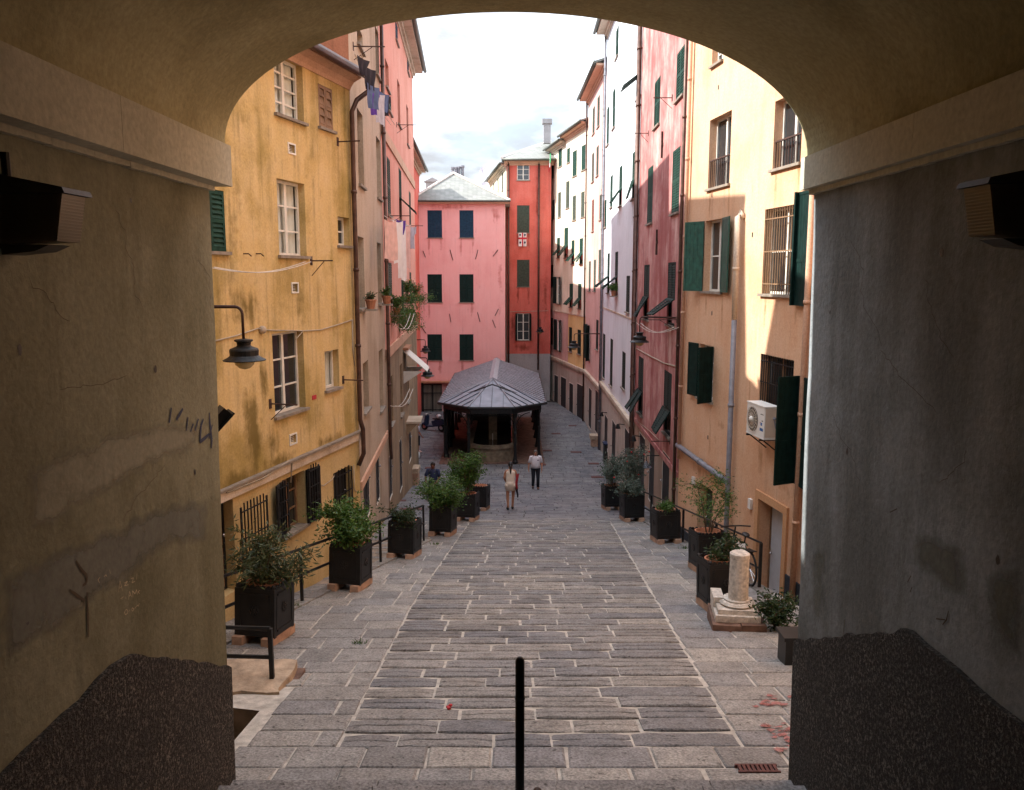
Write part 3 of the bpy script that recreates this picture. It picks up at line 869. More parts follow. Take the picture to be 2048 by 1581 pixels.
def blob(name, mat, poly, sg, lift, step=9, fade=30):
    """a patch as a fine grid whose 'edge' value falls to 0 at the outline"""
    n = len(poly)
    def dist(x, y):
        ins = False; dm = 1e9
        for i in range(n):
            (x0, y0), (x1, y1) = poly[i], poly[(i + 1) % n]
            if (y0 > y) != (y1 > y) and x < (x1 - x0) * (y - y0) / (y1 - y0) + x0: ins = not ins
            t = max(0, min(1, ((x - x0) * (x1 - x0) + (y - y0) * (y1 - y0)) / ((x1 - x0) ** 2 + (y1 - y0) ** 2)))
            dm = min(dm, math.hypot(x - x0 - t * (x1 - x0), y - y0 - t * (y1 - y0)))
        return dm if ins else -dm
    x0 = min(p[0] for p in poly); x1 = max(p[0] for p in poly); y0 = min(p[1] for p in poly); y1 = max(p[1] for p in poly)
    nx, ny = int((x1 - x0) / step) + 1, int((y1 - y0) / step) + 1
    D = [[dist(x0 + i * step, y0 + j * step) for j in range(ny + 1)] for i in range(nx + 1)]
    mb = MB(); val = []
    for i in range(nx):
        for j in range(ny):
            c = ((i, j), (i + 1, j), (i + 1, j + 1), (i, j + 1))
            if max(D[a][b] for a, b in c) <= 0: continue
            mb.face([onwall(x0 + a * step, y0 + b * step, sg, lift) for a, b in c]); val += [max(0, min(1, D[a][b] / fade)) for a, b in c]
    o = obj(name, mb, mat, arch); setedge(o, val); return o
blob('paint_patch', 'patch', [(50, 935), (200, 870), (330, 838), (422, 838), (405, 895), (300, 940), (130, 1040), (50, 1085)], -1, 0.003)
blob('paint_patch', 'patch_blue', [(0, 1150), (150, 1085), (300, 1015), (425, 985), (418, 1090), (350, 1095), (200, 1200), (110, 1275), (20, 1320), (0, 1320)], -1, 0.003)
blob('paint_patch', 'patch_blue', [(1815, 1055), (1860, 1060), (1925, 1090), (1940, 1200), (1880, 1190), (1820, 1130)], 1, 0.003)
blob('paint_patch', 'patch_blue', [(1960, 1150), (2048, 1120), (2048, 1330), (2010, 1300), (1965, 1250)], 1, 0.003)
blob('paint_patch', 'patch_blue', [(1612, 1085), (1660, 1095), (1658, 1240), (1640, 1260), (1615, 1220)], 1, 0.003)
strokes(([(366, 818), (360, 828), (353, 840)], [(343, 816), (339, 846)], [(376, 835), (373, 862)], [(387, 848), (381, 864)], [(397, 838), (390, 862)],
          [(407, 838), (402, 852), (400, 884), (412, 875), (419, 868)], [(419, 826), (420, 850), (424, 880), (423, 897)], [(425, 850), (418, 878)]), -1, .015, .006, 'graffiti', 'bluegraf')
strokes(([(152, 1122), (163, 1140), (174, 1152), (173, 1166), (165, 1172)], [(139, 1180), (155, 1192), (170, 1202)], [(174, 1185), (176, 1230), (177, 1275)],
          ), -1, .010, .006, 'scratch', 'darkgraf')
strokes(([(1885, 1250), (1893, 1240), (1897, 1222)], [(1872, 1238), (1890, 1240)], [(1690, 1240), (1686, 1270)], [(1780, 1025), (1794, 1018)], [(1815, 1165), (1822, 1152)], [(1820, 1185), (1824, 1175)]), 1, .006, .006, 'scratch', 'darkgraf')
strokes(([(237, 1185), (240, 1162), (245, 1182)], [(239, 1177), (244, 1173)], [(248, 1167), (255, 1163), (249, 1172), (257, 1170)], [(259, 1163), (260, 1164)],
          [(262, 1158), (267, 1156), (264, 1166), (270, 1163)], [(273, 1160), (274, 1148)],
          [(241, 1198), (247, 1194)], [(244, 1196), (244, 1200)], [(251, 1194), (252, 1199)], [(257, 1200), (259, 1183), (263, 1194)], [(258, 1193), (262, 1190)],
          [(266, 1195), (265, 1182), (270, 1188), (273, 1180), (275, 1190)], [(280, 1181), (276, 1184), (279, 1188)],
          [(252, 1219), (249, 1225), (251, 1230), (255, 1227), (255, 1221), (252, 1219)], [(257, 1224), (260, 1220)], [(263, 1219), (265, 1223), (268, 1219), (265, 1216), (263, 1219)], [(269, 1218), (274, 1212)], [(274, 1210), (276, 1213), (279, 1207)],
          [(200, 1155), (196, 1160), (199, 1166)], [(208, 1154), (212, 1150), (214, 1154)], [(219, 1140), (221, 1148)]), -1, .0022, .007, 'lettering', 'chalk')

# hairline cracks and old fixing holes in the tunnel plaster
cr = random.Random(8)
for x, y, dx_, dy_, n, sg in ((60, 560, 9, 6, 18, -1), (230, 420, 5, 13, 20, -1), (330, 930, -6, 12, 16, -1), (395, 520, 2, 14, 22, -1), (120, 780, 12, -5, 14, -1),
                              (1700, 480, 3, 14, 20, 1), (1760, 700, 8, 10, 18, 1), (1850, 560, 4, 14, 16, 1), (1660, 820, 3, 12, 20, 1), (1930, 900, -7, 9, 14, 1)):
    p = [(x, y)]
    for _ in range(n): p.append((p[-1][0] + dx_ * .7 + cr.uniform(-6, 6), p[-1][1] + dy_ * .7 + cr.uniform(-5, 5)))
    strokes((p,), sg, .0017, .003, 'crack', 'darkgraf')
for x, y, r, sg in ((311, 739, .022, -1), (390, 945, .02, -1), (40, 700, .02, -1), (262, 402, .012, -1), (1694, 903, .022, 1), (1884, 505, .02, 1), (1660, 625, .012, 1), (1995, 1120, .02, 1), (55, 1245, .014, -1)):
    m = MB(); c = onwall(x, y, sg, .003); m.face([c + V((0, r * math.cos(6.283 * k / 9) * cr.uniform(.6, 1.2), r * 1.3 * math.sin(6.283 * k / 9) * cr.uniform(.6, 1.2))) for k in range(9)])
    obj('hole', m, 'black', arch)
# ---------------------------------------------------------------- ground
def lx(y): return -2.75 if y < 8.9 else -3.6 + 0.203 * (y - 13.5)
def rx(y): return 2.72 + (y - EX) * 0.6 if y < 10.0 else 4.82 + (y - 10) * 0.0 - 0.053 * (y - 10) if y > 10 else 4.82
def lowl(y): return 1.0 if y < 8.9 else max(0.0, min(0.36, (20.5 - y) * 0.09))
def lowr(y): return max(0.0, min(0.80, (25.0 - y) * 0.12)) if y > 11.0 else 0.10
YE = 20.5
street = tag(empty('street', (0, 15, gz(15))), kind='structure')
mb = MB()
ysm = [EX - 0.1 + 0.5 * k for k in range(36)] + [25 + 2.02 * k for k in range(7)] + [44, 52, 62, 75]
mb2 = MB()
for i in range(len(ysm) - 1):
    a, b = ysm[i], ysm[i + 1]
    if a > 24.3: mb, mb2 = (mb2, mb) if i == [k for k in range(len(ysm)) if ysm[k] > 24.3][0] else (mb, mb2)
    la, lb = (lx(a) if a < YE else -11), (lx(b) if a < YE else -11)
    ra, rb = (rx(a) if a < 24.8 else 9), (rx(b) if a < 24.8 else 9)
    mb.face([(la, a, gz(a) - 0.012), (ra, a, gz(a) - 0.012), (rb, b, gz(b) - 0.012), (lb, b, gz(b) - 0.012)])
obj('bedding', mb2, 'mortar', street); obj('far_bedding', mb, 'groove', street)
mb = MB()
for i in range(len(ysm) - 1):
    a, b = ysm[i], ysm[i + 1]
    if a < YE:
        mb.face([(-9, a, gz(a) - lowl(a) - .01), (lx(a), a, gz(a) - lowl(a) - .01), (lx(b), b, gz(b) - lowl(b) - .01), (-9, b, gz(b) - lowl(b) - .01)])
        mb.face([(lx(a), a, gz(a) - lowl(a) - .01), (lx(b), b, gz(b) - lowl(b) - .01), (lx(b), b, gz(b) - 0.022), (lx(a), a, gz(a) - 0.022)])
    if a < 24.8:
        mb.face([(9, a, gz(a) - lowr(a) - .01), (rx(a), a, gz(a) - lowr(a) - .01), (rx(b), b, gz(b) - lowr(b) - .01), (9, b, gz(b) - lowr(b) - .01)])
        mb.face([(rx(a), a, gz(a) - lowr(a) - .01), (rx(b), b, gz(b) - lowr(b) - .01), (rx(b), b, gz(b) - 0.022), (rx(a), a, gz(a) - 0.022)])
tag(obj('side_lane', mb, 'lane'), kind='structure')
base = MB(); base.face([(-150, -40, -12), (150, -40, -12), (150, 300, -12), (-150, 300, -12)])
tag(obj('ground', base, 'lane'), kind='structure')

# ribbed stones of the ramp: a two-tread stone, shared meshes in six lengths
TH = math.atan(SLOPE)
rib_meshes = {}
def rib_mesh(Lx, D, var):
    lr = random.Random(var * 31 + int(Lx * 100))
    prof = [(0.0, -0.03), (0.006, 0.002), (0.022, 0.014), (D * 0.44, 0.012), (D * 0.452, -0.020), (D * 0.505, -0.022), (D * 0.52, 0.006), (D * 0.56, 0.012), (D - 0.03, 0.008), (D - 0.012, 0.0), (D, -0.03)]
    if var == 3: prof = [(0.0, -0.03), (0.006, 0.0), (0.02, 0.010), (D * 0.2, 0.012), (D * 0.4, 0.010), (D * 0.5, 0.011), (D * 0.6, 0.010), (D * 0.8, 0.011), (D - 0.03, 0.008), (D - 0.012, 0.0), (D, -0.03)]
    n = max(3, int(Lx / 0.16)); v, f, mi = [], [], []
    wob = [lr.uniform(-0.005, 0.005) for _ in range(n + 1)]
    for i in range(n + 1):
        x = -Lx / 2 + Lx * i / n; e = 0.014 if i in (0, n) else 0
        for j, (y, z) in enumerate(prof):
            v.append((x + lr.uniform(-0.004, 0.004), y + (wob[i] if 0 < j < len(prof) - 1 else wob[i] * 0.5) + (e if j < 2 else -e if j > 8 else 0) + lr.uniform(-.003, .003), z - e + lr.uniform(-0.003, 0.003)))
    k = len(prof)
    for i in range(n):
        for j in range(k - 1):
            f.append((i * k + j, (i + 1) * k + j, (i + 1) * k + j + 1, i * k + j + 1)); mi.append(1 if j in (3, 4) and var != 3 else 0)
    f.append(tuple(range(k))); mi.append(0)
    f.append(tuple(n * k + j for j in range(k))[::-1]); mi.append(0)
    return v, f, mi
def put(me, x, y, z, rz, name, parent):
    o = bpy.data.objects.new(name, me); COL.objects.link(o)
    o.parent = parent; o.location = V((x, y, z)) - WORLD[parent.name]
    o.rotation_euler = (-TH, 0, rz)
    return o
LENS = [0.42, 0.54, 0.66, 0.78, 0.92, 1.08]
ribx = MB(); ribt = []
D0 = 0.335
y = 7.42; row = 0; nrib = 0
while y < 24.6:
    D = D0 + rnd.uniform(-0.02, 0.02)
    xl = -1.68 + 0.36 * max(0, (y - 13.5) / 9) ; xr = 2.28 + 0.045 * (y - 8.5)
    xl += rnd.uniform(-.012, .02); xr -= rnd.uniform(-.012, .02)
    x = xl
    while x < xr - 0.25:
        rem = xr - x
        Ls = rnd.choice(LENS[1:]) if rem > 1.5 else rem - 0.02
        Ls = min(Ls, rem - 0.02)
        q = min(LENS, key=lambda t: abs(t - Ls)); var = rnd.randrange(3) if rnd.random() > .17 else 3
        sc = Ls / q
        key = (q, var)
        if key not in rib_meshes:
            v, f, mi = rib_mesh(q, D0, var)
            me = bpy.data.meshes.new('paving_stone'); me.from_pydata(v, [], f)
            me.materials.append(M['rib']); me.materials.append(M['groove']); me.polygons.foreach_set('material_index', mi)
            rib_meshes[key] = me
        if nrib < 299:
            yy = y + rnd.uniform(-0.012, 0.012) + 0.03 * math.sin((x - 0.4) * 0.9)
            o = put(rib_meshes[key], x + Ls / 2, yy, gz(yy) + rnd.uniform(-0.006, 0.008), rnd.uniform(-0.012, 0.012), 'paving_stone', street)
            o.scale = (sc, D / D0, 1)
            nrib += 1
        else:
            v, f, mi = rib_mesh(q, D0, var); b0 = len(ribx.v); yy = y + 0.03 * math.sin((x - 0.4) * 0.9); ct, st_ = math.cos(TH), math.sin(TH)
            ribx.v += [V((x + Ls / 2 + a * sc, yy + b * ct, gz(yy) + c - b * st_)) for a, b, c in v]; ribx.f += [tuple(i + b0 for i in t) for t in f]; ribx.m += mi; ribt += [rnd.random()] * len(f)
        x += Ls + rnd.uniform(0.018, 0.045)
    y += (D + 0.018 + rnd.uniform(0, 0.014)) * math.cos(TH); row += 1
obj('paving_stones', ribx, ['rib_far', 'groove'], street, kind='stuff', tint=ribt) if ribx.f else None
print('ribs', nrib, 'last y', y, len(ribt))
RIBY = y

def slab(mb, tint, x0, x1, y0, y1, h=0.0, j=0.012, t=None):
    c = [V((x0, y0, 0)), V((x1, y0, 0)), V((x1, y1, 0)), V((x0, y1, 0))]
    c = [V((p.x + rnd.uniform(-j, j), p.y + rnd.uniform(-j, j), 0)) for p in c]
    hh = [rnd.uniform(-0.006, 0.006) for _ in c]
    def at(p, dz): return V((p.x, p.y, gz(p.y) + dz + h))
    m = (c[0] + c[1] + c[2] + c[3]) / 4
    ring = [at(p, 0.0 + e - 0.008) for p, e in zip(c, hh)]
    inn = [at(m + (p - m) * 0.94, 0.004 + e) for p, e in zip(c, hh)]
    low = [at(p, -0.06) for p in c]
    mb.face(inn)
    for k in range(4):
        k2 = (k + 1) % 4
        mb.face([ring[k], ring[k2], inn[k2], inn[k]]); mb.face([low[k], low[k2], ring[k2], ring[k]])
    if tint is not None:
        r = rnd.random() if t is None else t; tint += [r] * 9
nfl = 0
y = EX - 0.04
while y < 24.4:
    d = rnd.uniform(0.42, 0.62) if y > 9 else (rnd.uniform(0.34, 0.5) if y > 7.3 else 0.48)
    xl = -1.68 + 0.36 * max(0, (y - 13.5) / 9); xr = 2.28 + 0.045 * (y - 8.5)
    for a, b in ((lx(y) + 0.16, xl - 0.012), (xr + 0.012, min(rx(y) - 0.12, 6))) if y > 7.3 else ((lx(y) + 0.1, min(rx(y) - 0.1, 6)),):
        if y > YE and a < 0: a = -2.2 + (y - YE) * 0.25
        x = a
        while x < b - 0.12:
            w = min(rnd.uniform(0.42, 0.85), b - x)
            if b - (x + w) < 0.2: w = b - x
            m = MB(); slab(m, None, x + 0.012, x + w - 0.012, y + 0.012, y + d - 0.012)
            obj('flagstone', m, 'flag', street, m.v[0]); nfl += 1
            x += w
    y += d
print('flags', nfl)
# piazza slabs further down: too many to pick apart, joined
m = MB(); tn = []
y = 24.35
while y < 62:
    d = rnd.uniform(0.36, 0.52); x = -8.0 + rnd.uniform(0, 0.4)
    while x < 6.2:
        w = rnd.uniform(0.5, 1.0)
        if not (y < RIBY and -1.4 < x + w / 2 < 3.0 and False):
            slab(m, tn, x + 0.008, x + w - 0.008, y + 0.008, y + d - 0.008)
        x += w
    y += d
obj('piazza_slabs', m, 'farpave', street, kind='stuff', tint=tn)
# small slabs beside the planters on the left, below the lane end
m = MB(); tn = []
y = YE
while y < 24.3:
    d = rnd.uniform(0.4, 0.55); x = -5.4
    while x < -2.2 + (y - YE) * 0.25 - 0.1:
        w = min(rnd.uniform(0.5, 0.9), -2.2 + (y - YE) * 0.25 - x)
        slab(m, tn, x + 0.012, x + w - 0.012, y + 0.012, y + d - 0.012); x += w
    y += d
y = 12.2
while y < YE:
    d = rnd.uniform(0.4, 0.6)
    m2 = len(m.v)
    x = lx(y) - 1.35
    while x < lx(y) - 0.2:
        w = rnd.uniform(0.4, 0.6); slab(m, tn, x + .01, x + w - .01, y + .01, y + d - .01, -lowl(y)); x += w
    y += d
obj('lane_slabs', m, 'rib_far', street, kind='stuff', tint=tn)
# kerb stones under the railings
for side in (-1, 1):
    y = 9.9 if side < 0 else 10.4
    while y < (20.2 if side < 0 else 24.6):
        l = rnd.uniform(0.8, 1.3); f = lx if side < 0 else rx
        a = V((f(y), y, gz(y) + 0.03)); b = V((f(y + l - 0.02), y + l - 0.02, gz(y + l) + 0.03))
        q = MB(); q.box(a + V((-0.13, 0, -0.5)), (0.26, 0, 0), b - a, (0, 0, 0.5))
        obj('kerb_stone', q, 'flag', street, a); y += l
# drain covers in the piazza, the red paint splashes and the rusty grate by the right pier
for px_, py_, w in ((1112, 868, .55), (1080, 930, .6), (1152, 905, .6), (1195, 955, .6), (1222, 938, .5), (1187, 928, .55), (860, 937, .5), (822, 1020, .8), (790, 1003, .8), (1145, 852, .5), (1095, 902, .5)):
    c = ground(px_, py_); q = MB(); q.cbox(c + V((0, 0, 0.008)), (w, 0.32, 0.03))
    obj('drain_cover', q, 'rustgrate', street, c)
def spot(px_, py_, dz=0.0): 
    c = ground(px_, py_); return c + V((0, 0, dz))
q = MB(); ev = []
for (cx, cy) in ((1545, 1452), (1565, 1465), (1585, 1480), (1556, 1470), (1575, 1496), (1582, 1458), (1548, 1402), (1575, 1404), (1545, 1412), (1520, 1408), (1568, 1478)):
    for _ in range(3):
        ax, ay = cx + rnd.uniform(-16, 16), cy + rnd.uniform(-9, 9); r = rnd.uniform(5, 12); n = 9
        lift_ = rnd.uniform(.016, .019)
        ev += feathered(q, [(ax + r * rnd.uniform(.7, 1.6) * math.cos(6.283 * k / n), ay + r * .5 * rnd.uniform(.6, 1.3) * math.sin(6.283 * k / n)) for k in range(n)], r * .3, lambda x, y: spot(x, y, lift_))
setedge(obj('paint_stain', q, 'redpaint', street, kind='stuff'), ev)
q = MB(); c = spot(1515, 1540, 0.012)
for k in range(9):
    q.cbox(c + V((-0.16 + 0.04 * k, 0, 0)), (0.025, 0.10, 0.03))
q.cbox(c + V((0, -0.06, 0)), (0.38, 0.02, 0.03)); q.cbox(c + V((0, 0.06, -0.01)), (0.38, 0.02, 0.03))
obj('grate', q, 'rustgrate', street, c)

# ---------------------------------------------------------------- buildings
def bldg(name, label, F):
    c = F.P(F.L / 2, 0, 0); c.z = gz(c.y)
    return thing(name, label, 'building', c)
ZB = -11.0
# yellow house
YF = Fac(-8.286 + .248 * 6.52, 6.52, -3.584, 18.96, 1)
yb = bldg('yellow_house', 'stained ochre yellow plaster house next to the archway on the left', YF)
window(YF, yb, (549, 118, 606, 236), 'casement', rows=4, curtain=True)
window(YF, yb, (637, 174, 665, 258), 'closed', shut='brownframe', depth=0.16, sill=True, pitch=2.0)
window(YF, yb, (556, 363, 611, 512), 'casement', rows=3, curtain=True)
window(YF, yb, (676, 435, 699, 492), 'casement', cols=1, rows=2)
window(YF, yb, (390, 378, 450, 503), 'closed', depth=0.1)
window(YF, yb, (547, 664, 609, 826), 'casement', rows=3)
window(YF, yb, (650, 701, 678, 778), 'casement', cols=1, rows=1, curtain=True)
window(YF, yb, (566, 950, 611, 1062), 'wide', shut='iron', frame='brownframe', wide=(12, 10), depth=0.25, pitch=0.1, panel=False)
window(YF, yb, (668, 938, 703, 1075), 'door', shut='doordark', frame='iron', depth=0.18, panel=False)
window(YF, yb, (444, 995, 470, 1190), 'door', shut='brownframe', frame='iron', depth=0.25)
for (a, b, c, d) in ((577, 290, 589, 306), (584, 568, 595, 584), (580, 870, 592, 887)):
    s0, s1, z0, z1 = YF.rect(a, b, c, d); YF.open.append((s0, s1, z0, z1, 0.1))
    v = MB()
    for q in ((s0 - .03, s0, z0 - .03, z1 + .03), (s1, s1 + .03, z0 - .03, z1 + .03), (s0, s1, z0 - .03, z0), (s0, s1, z1, z1 + .03)): YF.box(v, q[0], q[1], -0.01, 0.015, q[2], q[3])
    n = 5
    for k in range(n): YF.box(v, s0, s1, -0.05, -0.045, z0 + (z1 - z0) * k / n, z0 + (z1 - z0) * (k + .4) / n)
    vo = obj('vent', v, 'whiteframe', yb)
    p = MB(); YF.box(p, s0, s1, -0.09, -0.085, z0, z1); obj('pane', p, 'black', vo)
ztop = YF.px(712, 163)[1]
zb0, zb1 = YF.px(500, 978)[1], YF.px(500, 955)[1]
wall(YF, yb, 'wall', 'yellow', 0, YF.L, zb0, ztop, back=6)
wall(YF, yb, 'ground_floor_wall', 'yellow_low', 0, YF.L, ZB, zb0, back=6)
band(YF, yb, 'string_course', 'trim', 0.3, YF.L - 0.01, zb0, zb1 - 0.03, 0.06)
band(YF, yb, 'coping', 'sill', 0.3, YF.L - 0.01, zb1 - 0.028, zb1 + 0.01, 0.10)
eaves(YF, yb, 0, YF.L, ztop, out=0.35, back=6.0, rise=0.26, gut='copper', soffit='salmontrim', roofm='tileroof', slim=True)
q = MB(); YF.box(q, 5.6, 10.6, -4.5, -0.75, ztop + .2, 8.25); obj('shade_block', q, 'beige', yb)  # unseen block added on the roof to shade the orange house
s1 = YF.L - 0.12
zt = YF.px(718, 175)[1]
downpipe(YF, yb, [(s1 + 0.35, ztop + 0.02, 0.42), (s1 + 0.35, ztop - 0.22, 0.42), (s1 + 0.05, ztop - 0.5, 0.2), (s1, ztop - 0.75, 0.1), (s1, YF.px(716, 838)[1], 0.1), (s1 + .06, YF.px(716, 858)[1], 0.14), (s1 + .06, YF.px(720, 905)[1], 0.14), (s1 - .04, YF.px(716, 930)[1], 0.05)])
# fixed barred panels swung open in front of the left doorway and the grille window
def bars(F, root, s0, s1, z0, z1, o, n, name='grille'):
    g = MB()
    for k in range(n + 1):
        a = s0 + (s1 - s0) * k / n; w = 0.022 if k in (0, n) else 0.009
        F.box(g, a - w, a + w, o, o + 0.02, z0, z1 + (0.06 if 0 < k < n else 0))
    for c in (0.04, 0.36, 0.66, 0.95): F.box(g, s0, s1, o + 0.021, o + 0.035, z0 + (z1 - z0) * c - 0.012, z0 + (z1 - z0) * c + 0.012)
    return obj(name, g, 'iron', root)
r = YF.rect(468, 1000, 521, 1186); bars(YF, yb, r[0], r[1], r[2], r[3], 0.16, 8)
spots('yellow', [(-8.286 / (ray(a, b)[0] - .248), ray(a, b)[1] * (-8.286 / (ray(a, b)[0] - .248)), c, d, e) for a, b, c, d, e in ((505, 860, .45, 1.1, .95), (470, 962, 1.0, .28, .9), (555, 925, .9, .25, .9), (545, 890, .35, .7, .8), (490, 610, .8, .6, .7), (700, 300, .15, 1.6, .6), (600, 610, .25, .8, .6), (528, 770, .22, 1.0, .7), (660, 880, 1.0, .18, .75), (460, 470, .5, 1.4, .45), (690, 240, .12, 1., .5))], (0.15, 0.105, 0.028))
r = YF.rect(547, 968, 567, 1068); bars(YF, yb, r[0], r[1], r[2], r[3], 0.10, 4)
r = YF.rect(609, 932, 629, 1042); bars(YF, yb, r[0], r[1], r[2], r[3], 0.10, 4)
r = YF.rect(669, 940, 702, 1070); bars(YF, yb, r[0], r[1], r[2], r[3], 0.03, 5)
# cables clipped to the plaster, junction box, red number plate
def cab(F, pts, o=0.02, r=0.012, root=None):
    mb = MB(); mb.tube([F.P(*(lambda q: (q[0], o, q[1]))(F.px(a, b))) for a, b in pts], r, 6)
    obj('cable', mb, 'cable', root or yb, smooth=True)
cab(YF, [(425, 683), (470, 672), (515, 657), (522, 660), (548, 661), (606, 662), (640, 660), (680, 648), (703, 640)])
cab(YF, [(605, 662), (595, 673), (590, 680)], r=0.008)
cab(YF, [(703, 640), (704, 700), (708, 732)])
cab(YF, [(445, 985), (520, 955), (570, 922), (577, 927), (574, 965)], 0.08, 0.016)
cab(YF, [(636, 925), (636, 968), (645, 972), (662, 960), (668, 950)], 0.02, 0.01)
cab(YF, [(706, 930), (707, 980), (713, 984)], 0.02, 0.01)
c = MB(); s, z = YF.px(521, 660); c.ell(YF.P(s, 0.04, z), (0.075, 0.075, 0.075), 10, 8); obj('junction_box', c, 'trim', yb, smooth=True)
c = MB(); s, z = YF.px(628, 795); YF.box(c, s - .09, s + .09, 0.002, 0.012, z - .045, z + .045)
YF.box(c, s - .06, s - .04, 0.013, 0.014, z - .03, z + .03); YF.box(c, s - .02, s + .02, 0.013, 0.014, z - .03, z - .015); YF.box(c, s - .02, s + .0, 0.013, 0.014, z - .0, z + .03)
obj('number_plate', c, 'redcloth', yb)
for (a, b) in ((487, 508), (512, 508)):
    c = MB(); s, z = YF.px(a, b); c.tube([YF.P(s, 0, z), YF.P(s, 0.1, z), YF.P(s + .05, 0.12, z - .04)], 0.012, 6); obj('wall_hook', c, 'rustiron', yb)

# clothes rods: a plate, an arm and a stay; each is a thing of its own
def rod(F, px_, py_, out, label, o0=0.0, brace=True):
    s, z = F.px(px_, py_)
    t = thing('clothes_rod', label, 'clothes rod', F.P(s, o0, z), 0, 'clothes line rods on the facades')
    m = MB(); m.tube([F.P(s, o0, z), F.P(s, o0 + out * .8, z)], 0.015, 6); obj('arm', m, 'rustiron', t)
    m = MB(); F.box(m, s - .04, s + .04, o0, o0 + 0.015, z - .09, z + .09); obj('plate', m, 'rustiron', t)
    if brace:
        m = MB(); m.tube([F.P(s, o0 + 0.01, z - 0.3), F.P(s, o0 + out * 0.5, z)], 0.008, 6); obj('stay', m, 'rustiron', t)
    return s, z
rod(YF, 675, 284, 0.65, 'rusty rod beside the yellow house downpipe, below its roof', brace=False)
rod(YF, 622, 522, 0.6, 'rusty rod below the curtained window of the yellow house')
rod(YF, 686, 760, 0.6, 'rusty rod beside the small window of the yellow house', brace=False)
rod(YF, 540, 808, 0.7, 'black rod across the tall six pane window of the yellow house')

# beige house
BF = Fac(-3.58, 18.97, -2.556 - .054 * 25.6, 25.6, 1)
bb = bldg('beige_house', 'tall narrow beige plaster house between the yellow and the salmon houses', BF)
for r in ((713, 226, 729, 371), (751, 279, 763, 397), (716, 475, 730, 618), (754, 487, 764, 608), (726, 723, 738, 822), (757, 699, 768, 820), (747, 62, 762, 152), (712, 60, 727, 96)):
    window(BF, bb, r, 'casement', frame='brownframe', cols=2, rows=2, clamp=(0.75, 1.1), depth=0.24)
window(BF, bb, (722, 950, 745, 1045), 'door', shut='doordark', depth=0.07, clamp=(0.8, 1.3))
window(BF, bb, (752, 905, 760, 1010), 'door', shut='doordark', depth=0.07, clamp=(0.7, 1.0))
zs = BF.px(750, 918)[1]
wall(BF, bb, 'wall', 'beige', 0, BF.L, zs, 8.1, back=7)
wall(BF, bb, 'ground_floor_wall', 'beige', 0, BF.L, ZB, zs, back=7)
q = MB(); q.face([BF.P(-0.002, 0, 3), BF.P(-0.002, -7, 3), BF.P(-0.002, -7, 8.1), BF.P(-0.002, 0, 8.1)]); obj('gable_wall', q, 'terracotta', bb)
band(BF, bb, 'string_course', 'salmontrim', 0.01, BF.L - .01, zs - .06, zs + .14, 0.05)
eaves(BF, bb, 0, BF.L, 8.1, out=0.4, back=7, rise=0.2)
downpipe(BF, bb, [(BF.L - .1, 8.0), (BF.L - .1, BF.px(784, 868)[1]), (BF.L + .15, BF.px(790, 880)[1] - .1)], mat='copper')
# salmon house
PL = Fac(-2.556 - .054 * 25.6, 25.6, -2.556 - .054 * 41.5, 41.5, 1)
pb = bldg('salmon_house', 'tall salmon pink house with brown ground floors on the left', PL)
for r in ((772, 318, 783, 430), (776, 526, 785, 595)):
    window(PL, pb, r, 'closed', shut='greyshut', clamp=(0.9, 1.2), depth=0.1)
window(PL, pb, (796, 340, 805, 440), 'awning', shut='greenshut', clamp=(0.9, 1.2), depth=0.12)
window(PL, pb, (817, 385, 823, 455), 'closed', shut='greyshut', clamp=(0.9, 1.2), depth=0.1)
for r in ((770, 126, 778, 178), (793, 166, 802, 250), (812, 215, 818, 290)):
    window(PL, pb, r, 'casement', clamp=(0.9, 1.2), depth=0.24, frame='brownframe')
for r in ((789, 47, 797, 84), (812, 88, 819, 145), (800, 560, 810, 625), (818, 545, 824, 600), (776, 200, 783, 226)):
    window(PL, pb, r, 'closed', shut='blueshut' if r[1] < 200 else 'greenshut', clamp=(0.9, 1.1), depth=0.12)
for r in ((779, 752, 787, 850), (799, 728, 806, 832), (814, 745, 819, 805)):
    window(PL, pb, r, 'casement', frame='brownframe', clamp=(0.8, 1.1), depth=0.22)
window(PL, pb, (797, 875, 807, 985), 'door', shut='doordark', depth=.07, clamp=(0.9, 1.2))
window(PL, pb, (779, 905, 785, 1000), 'door', shut='doordark', depth=.07, clamp=(0.8, 1.1))
window(PL, pb, (818, 860, 823, 925), 'door', shut='doordark', depth=.07, clamp=(1.0, 1.4))
zs = PL.px(800, 685)[1]
wall(PL, pb, 'wall', 'pinkleft', 0, PL.L, zs, 9.7, back=7)
wall(PL, pb, 'ground_floor_wall', 'stonebase', 0, PL.L, ZB, zs, back=7)
band(PL, pb, 'string_course', 'salmontrim', 0.01, PL.L, zs - .1, zs + .22, 0.06)
zs = PL.px(800, 330)[1]
band(PL, pb, 'string_course', 'salmontrim', 0.01, PL.L, zs - .05, zs + .30, 0.05)
eaves(PL, pb, 0, PL.L, 9.7, out=0.55, back=7, rise=0.2)
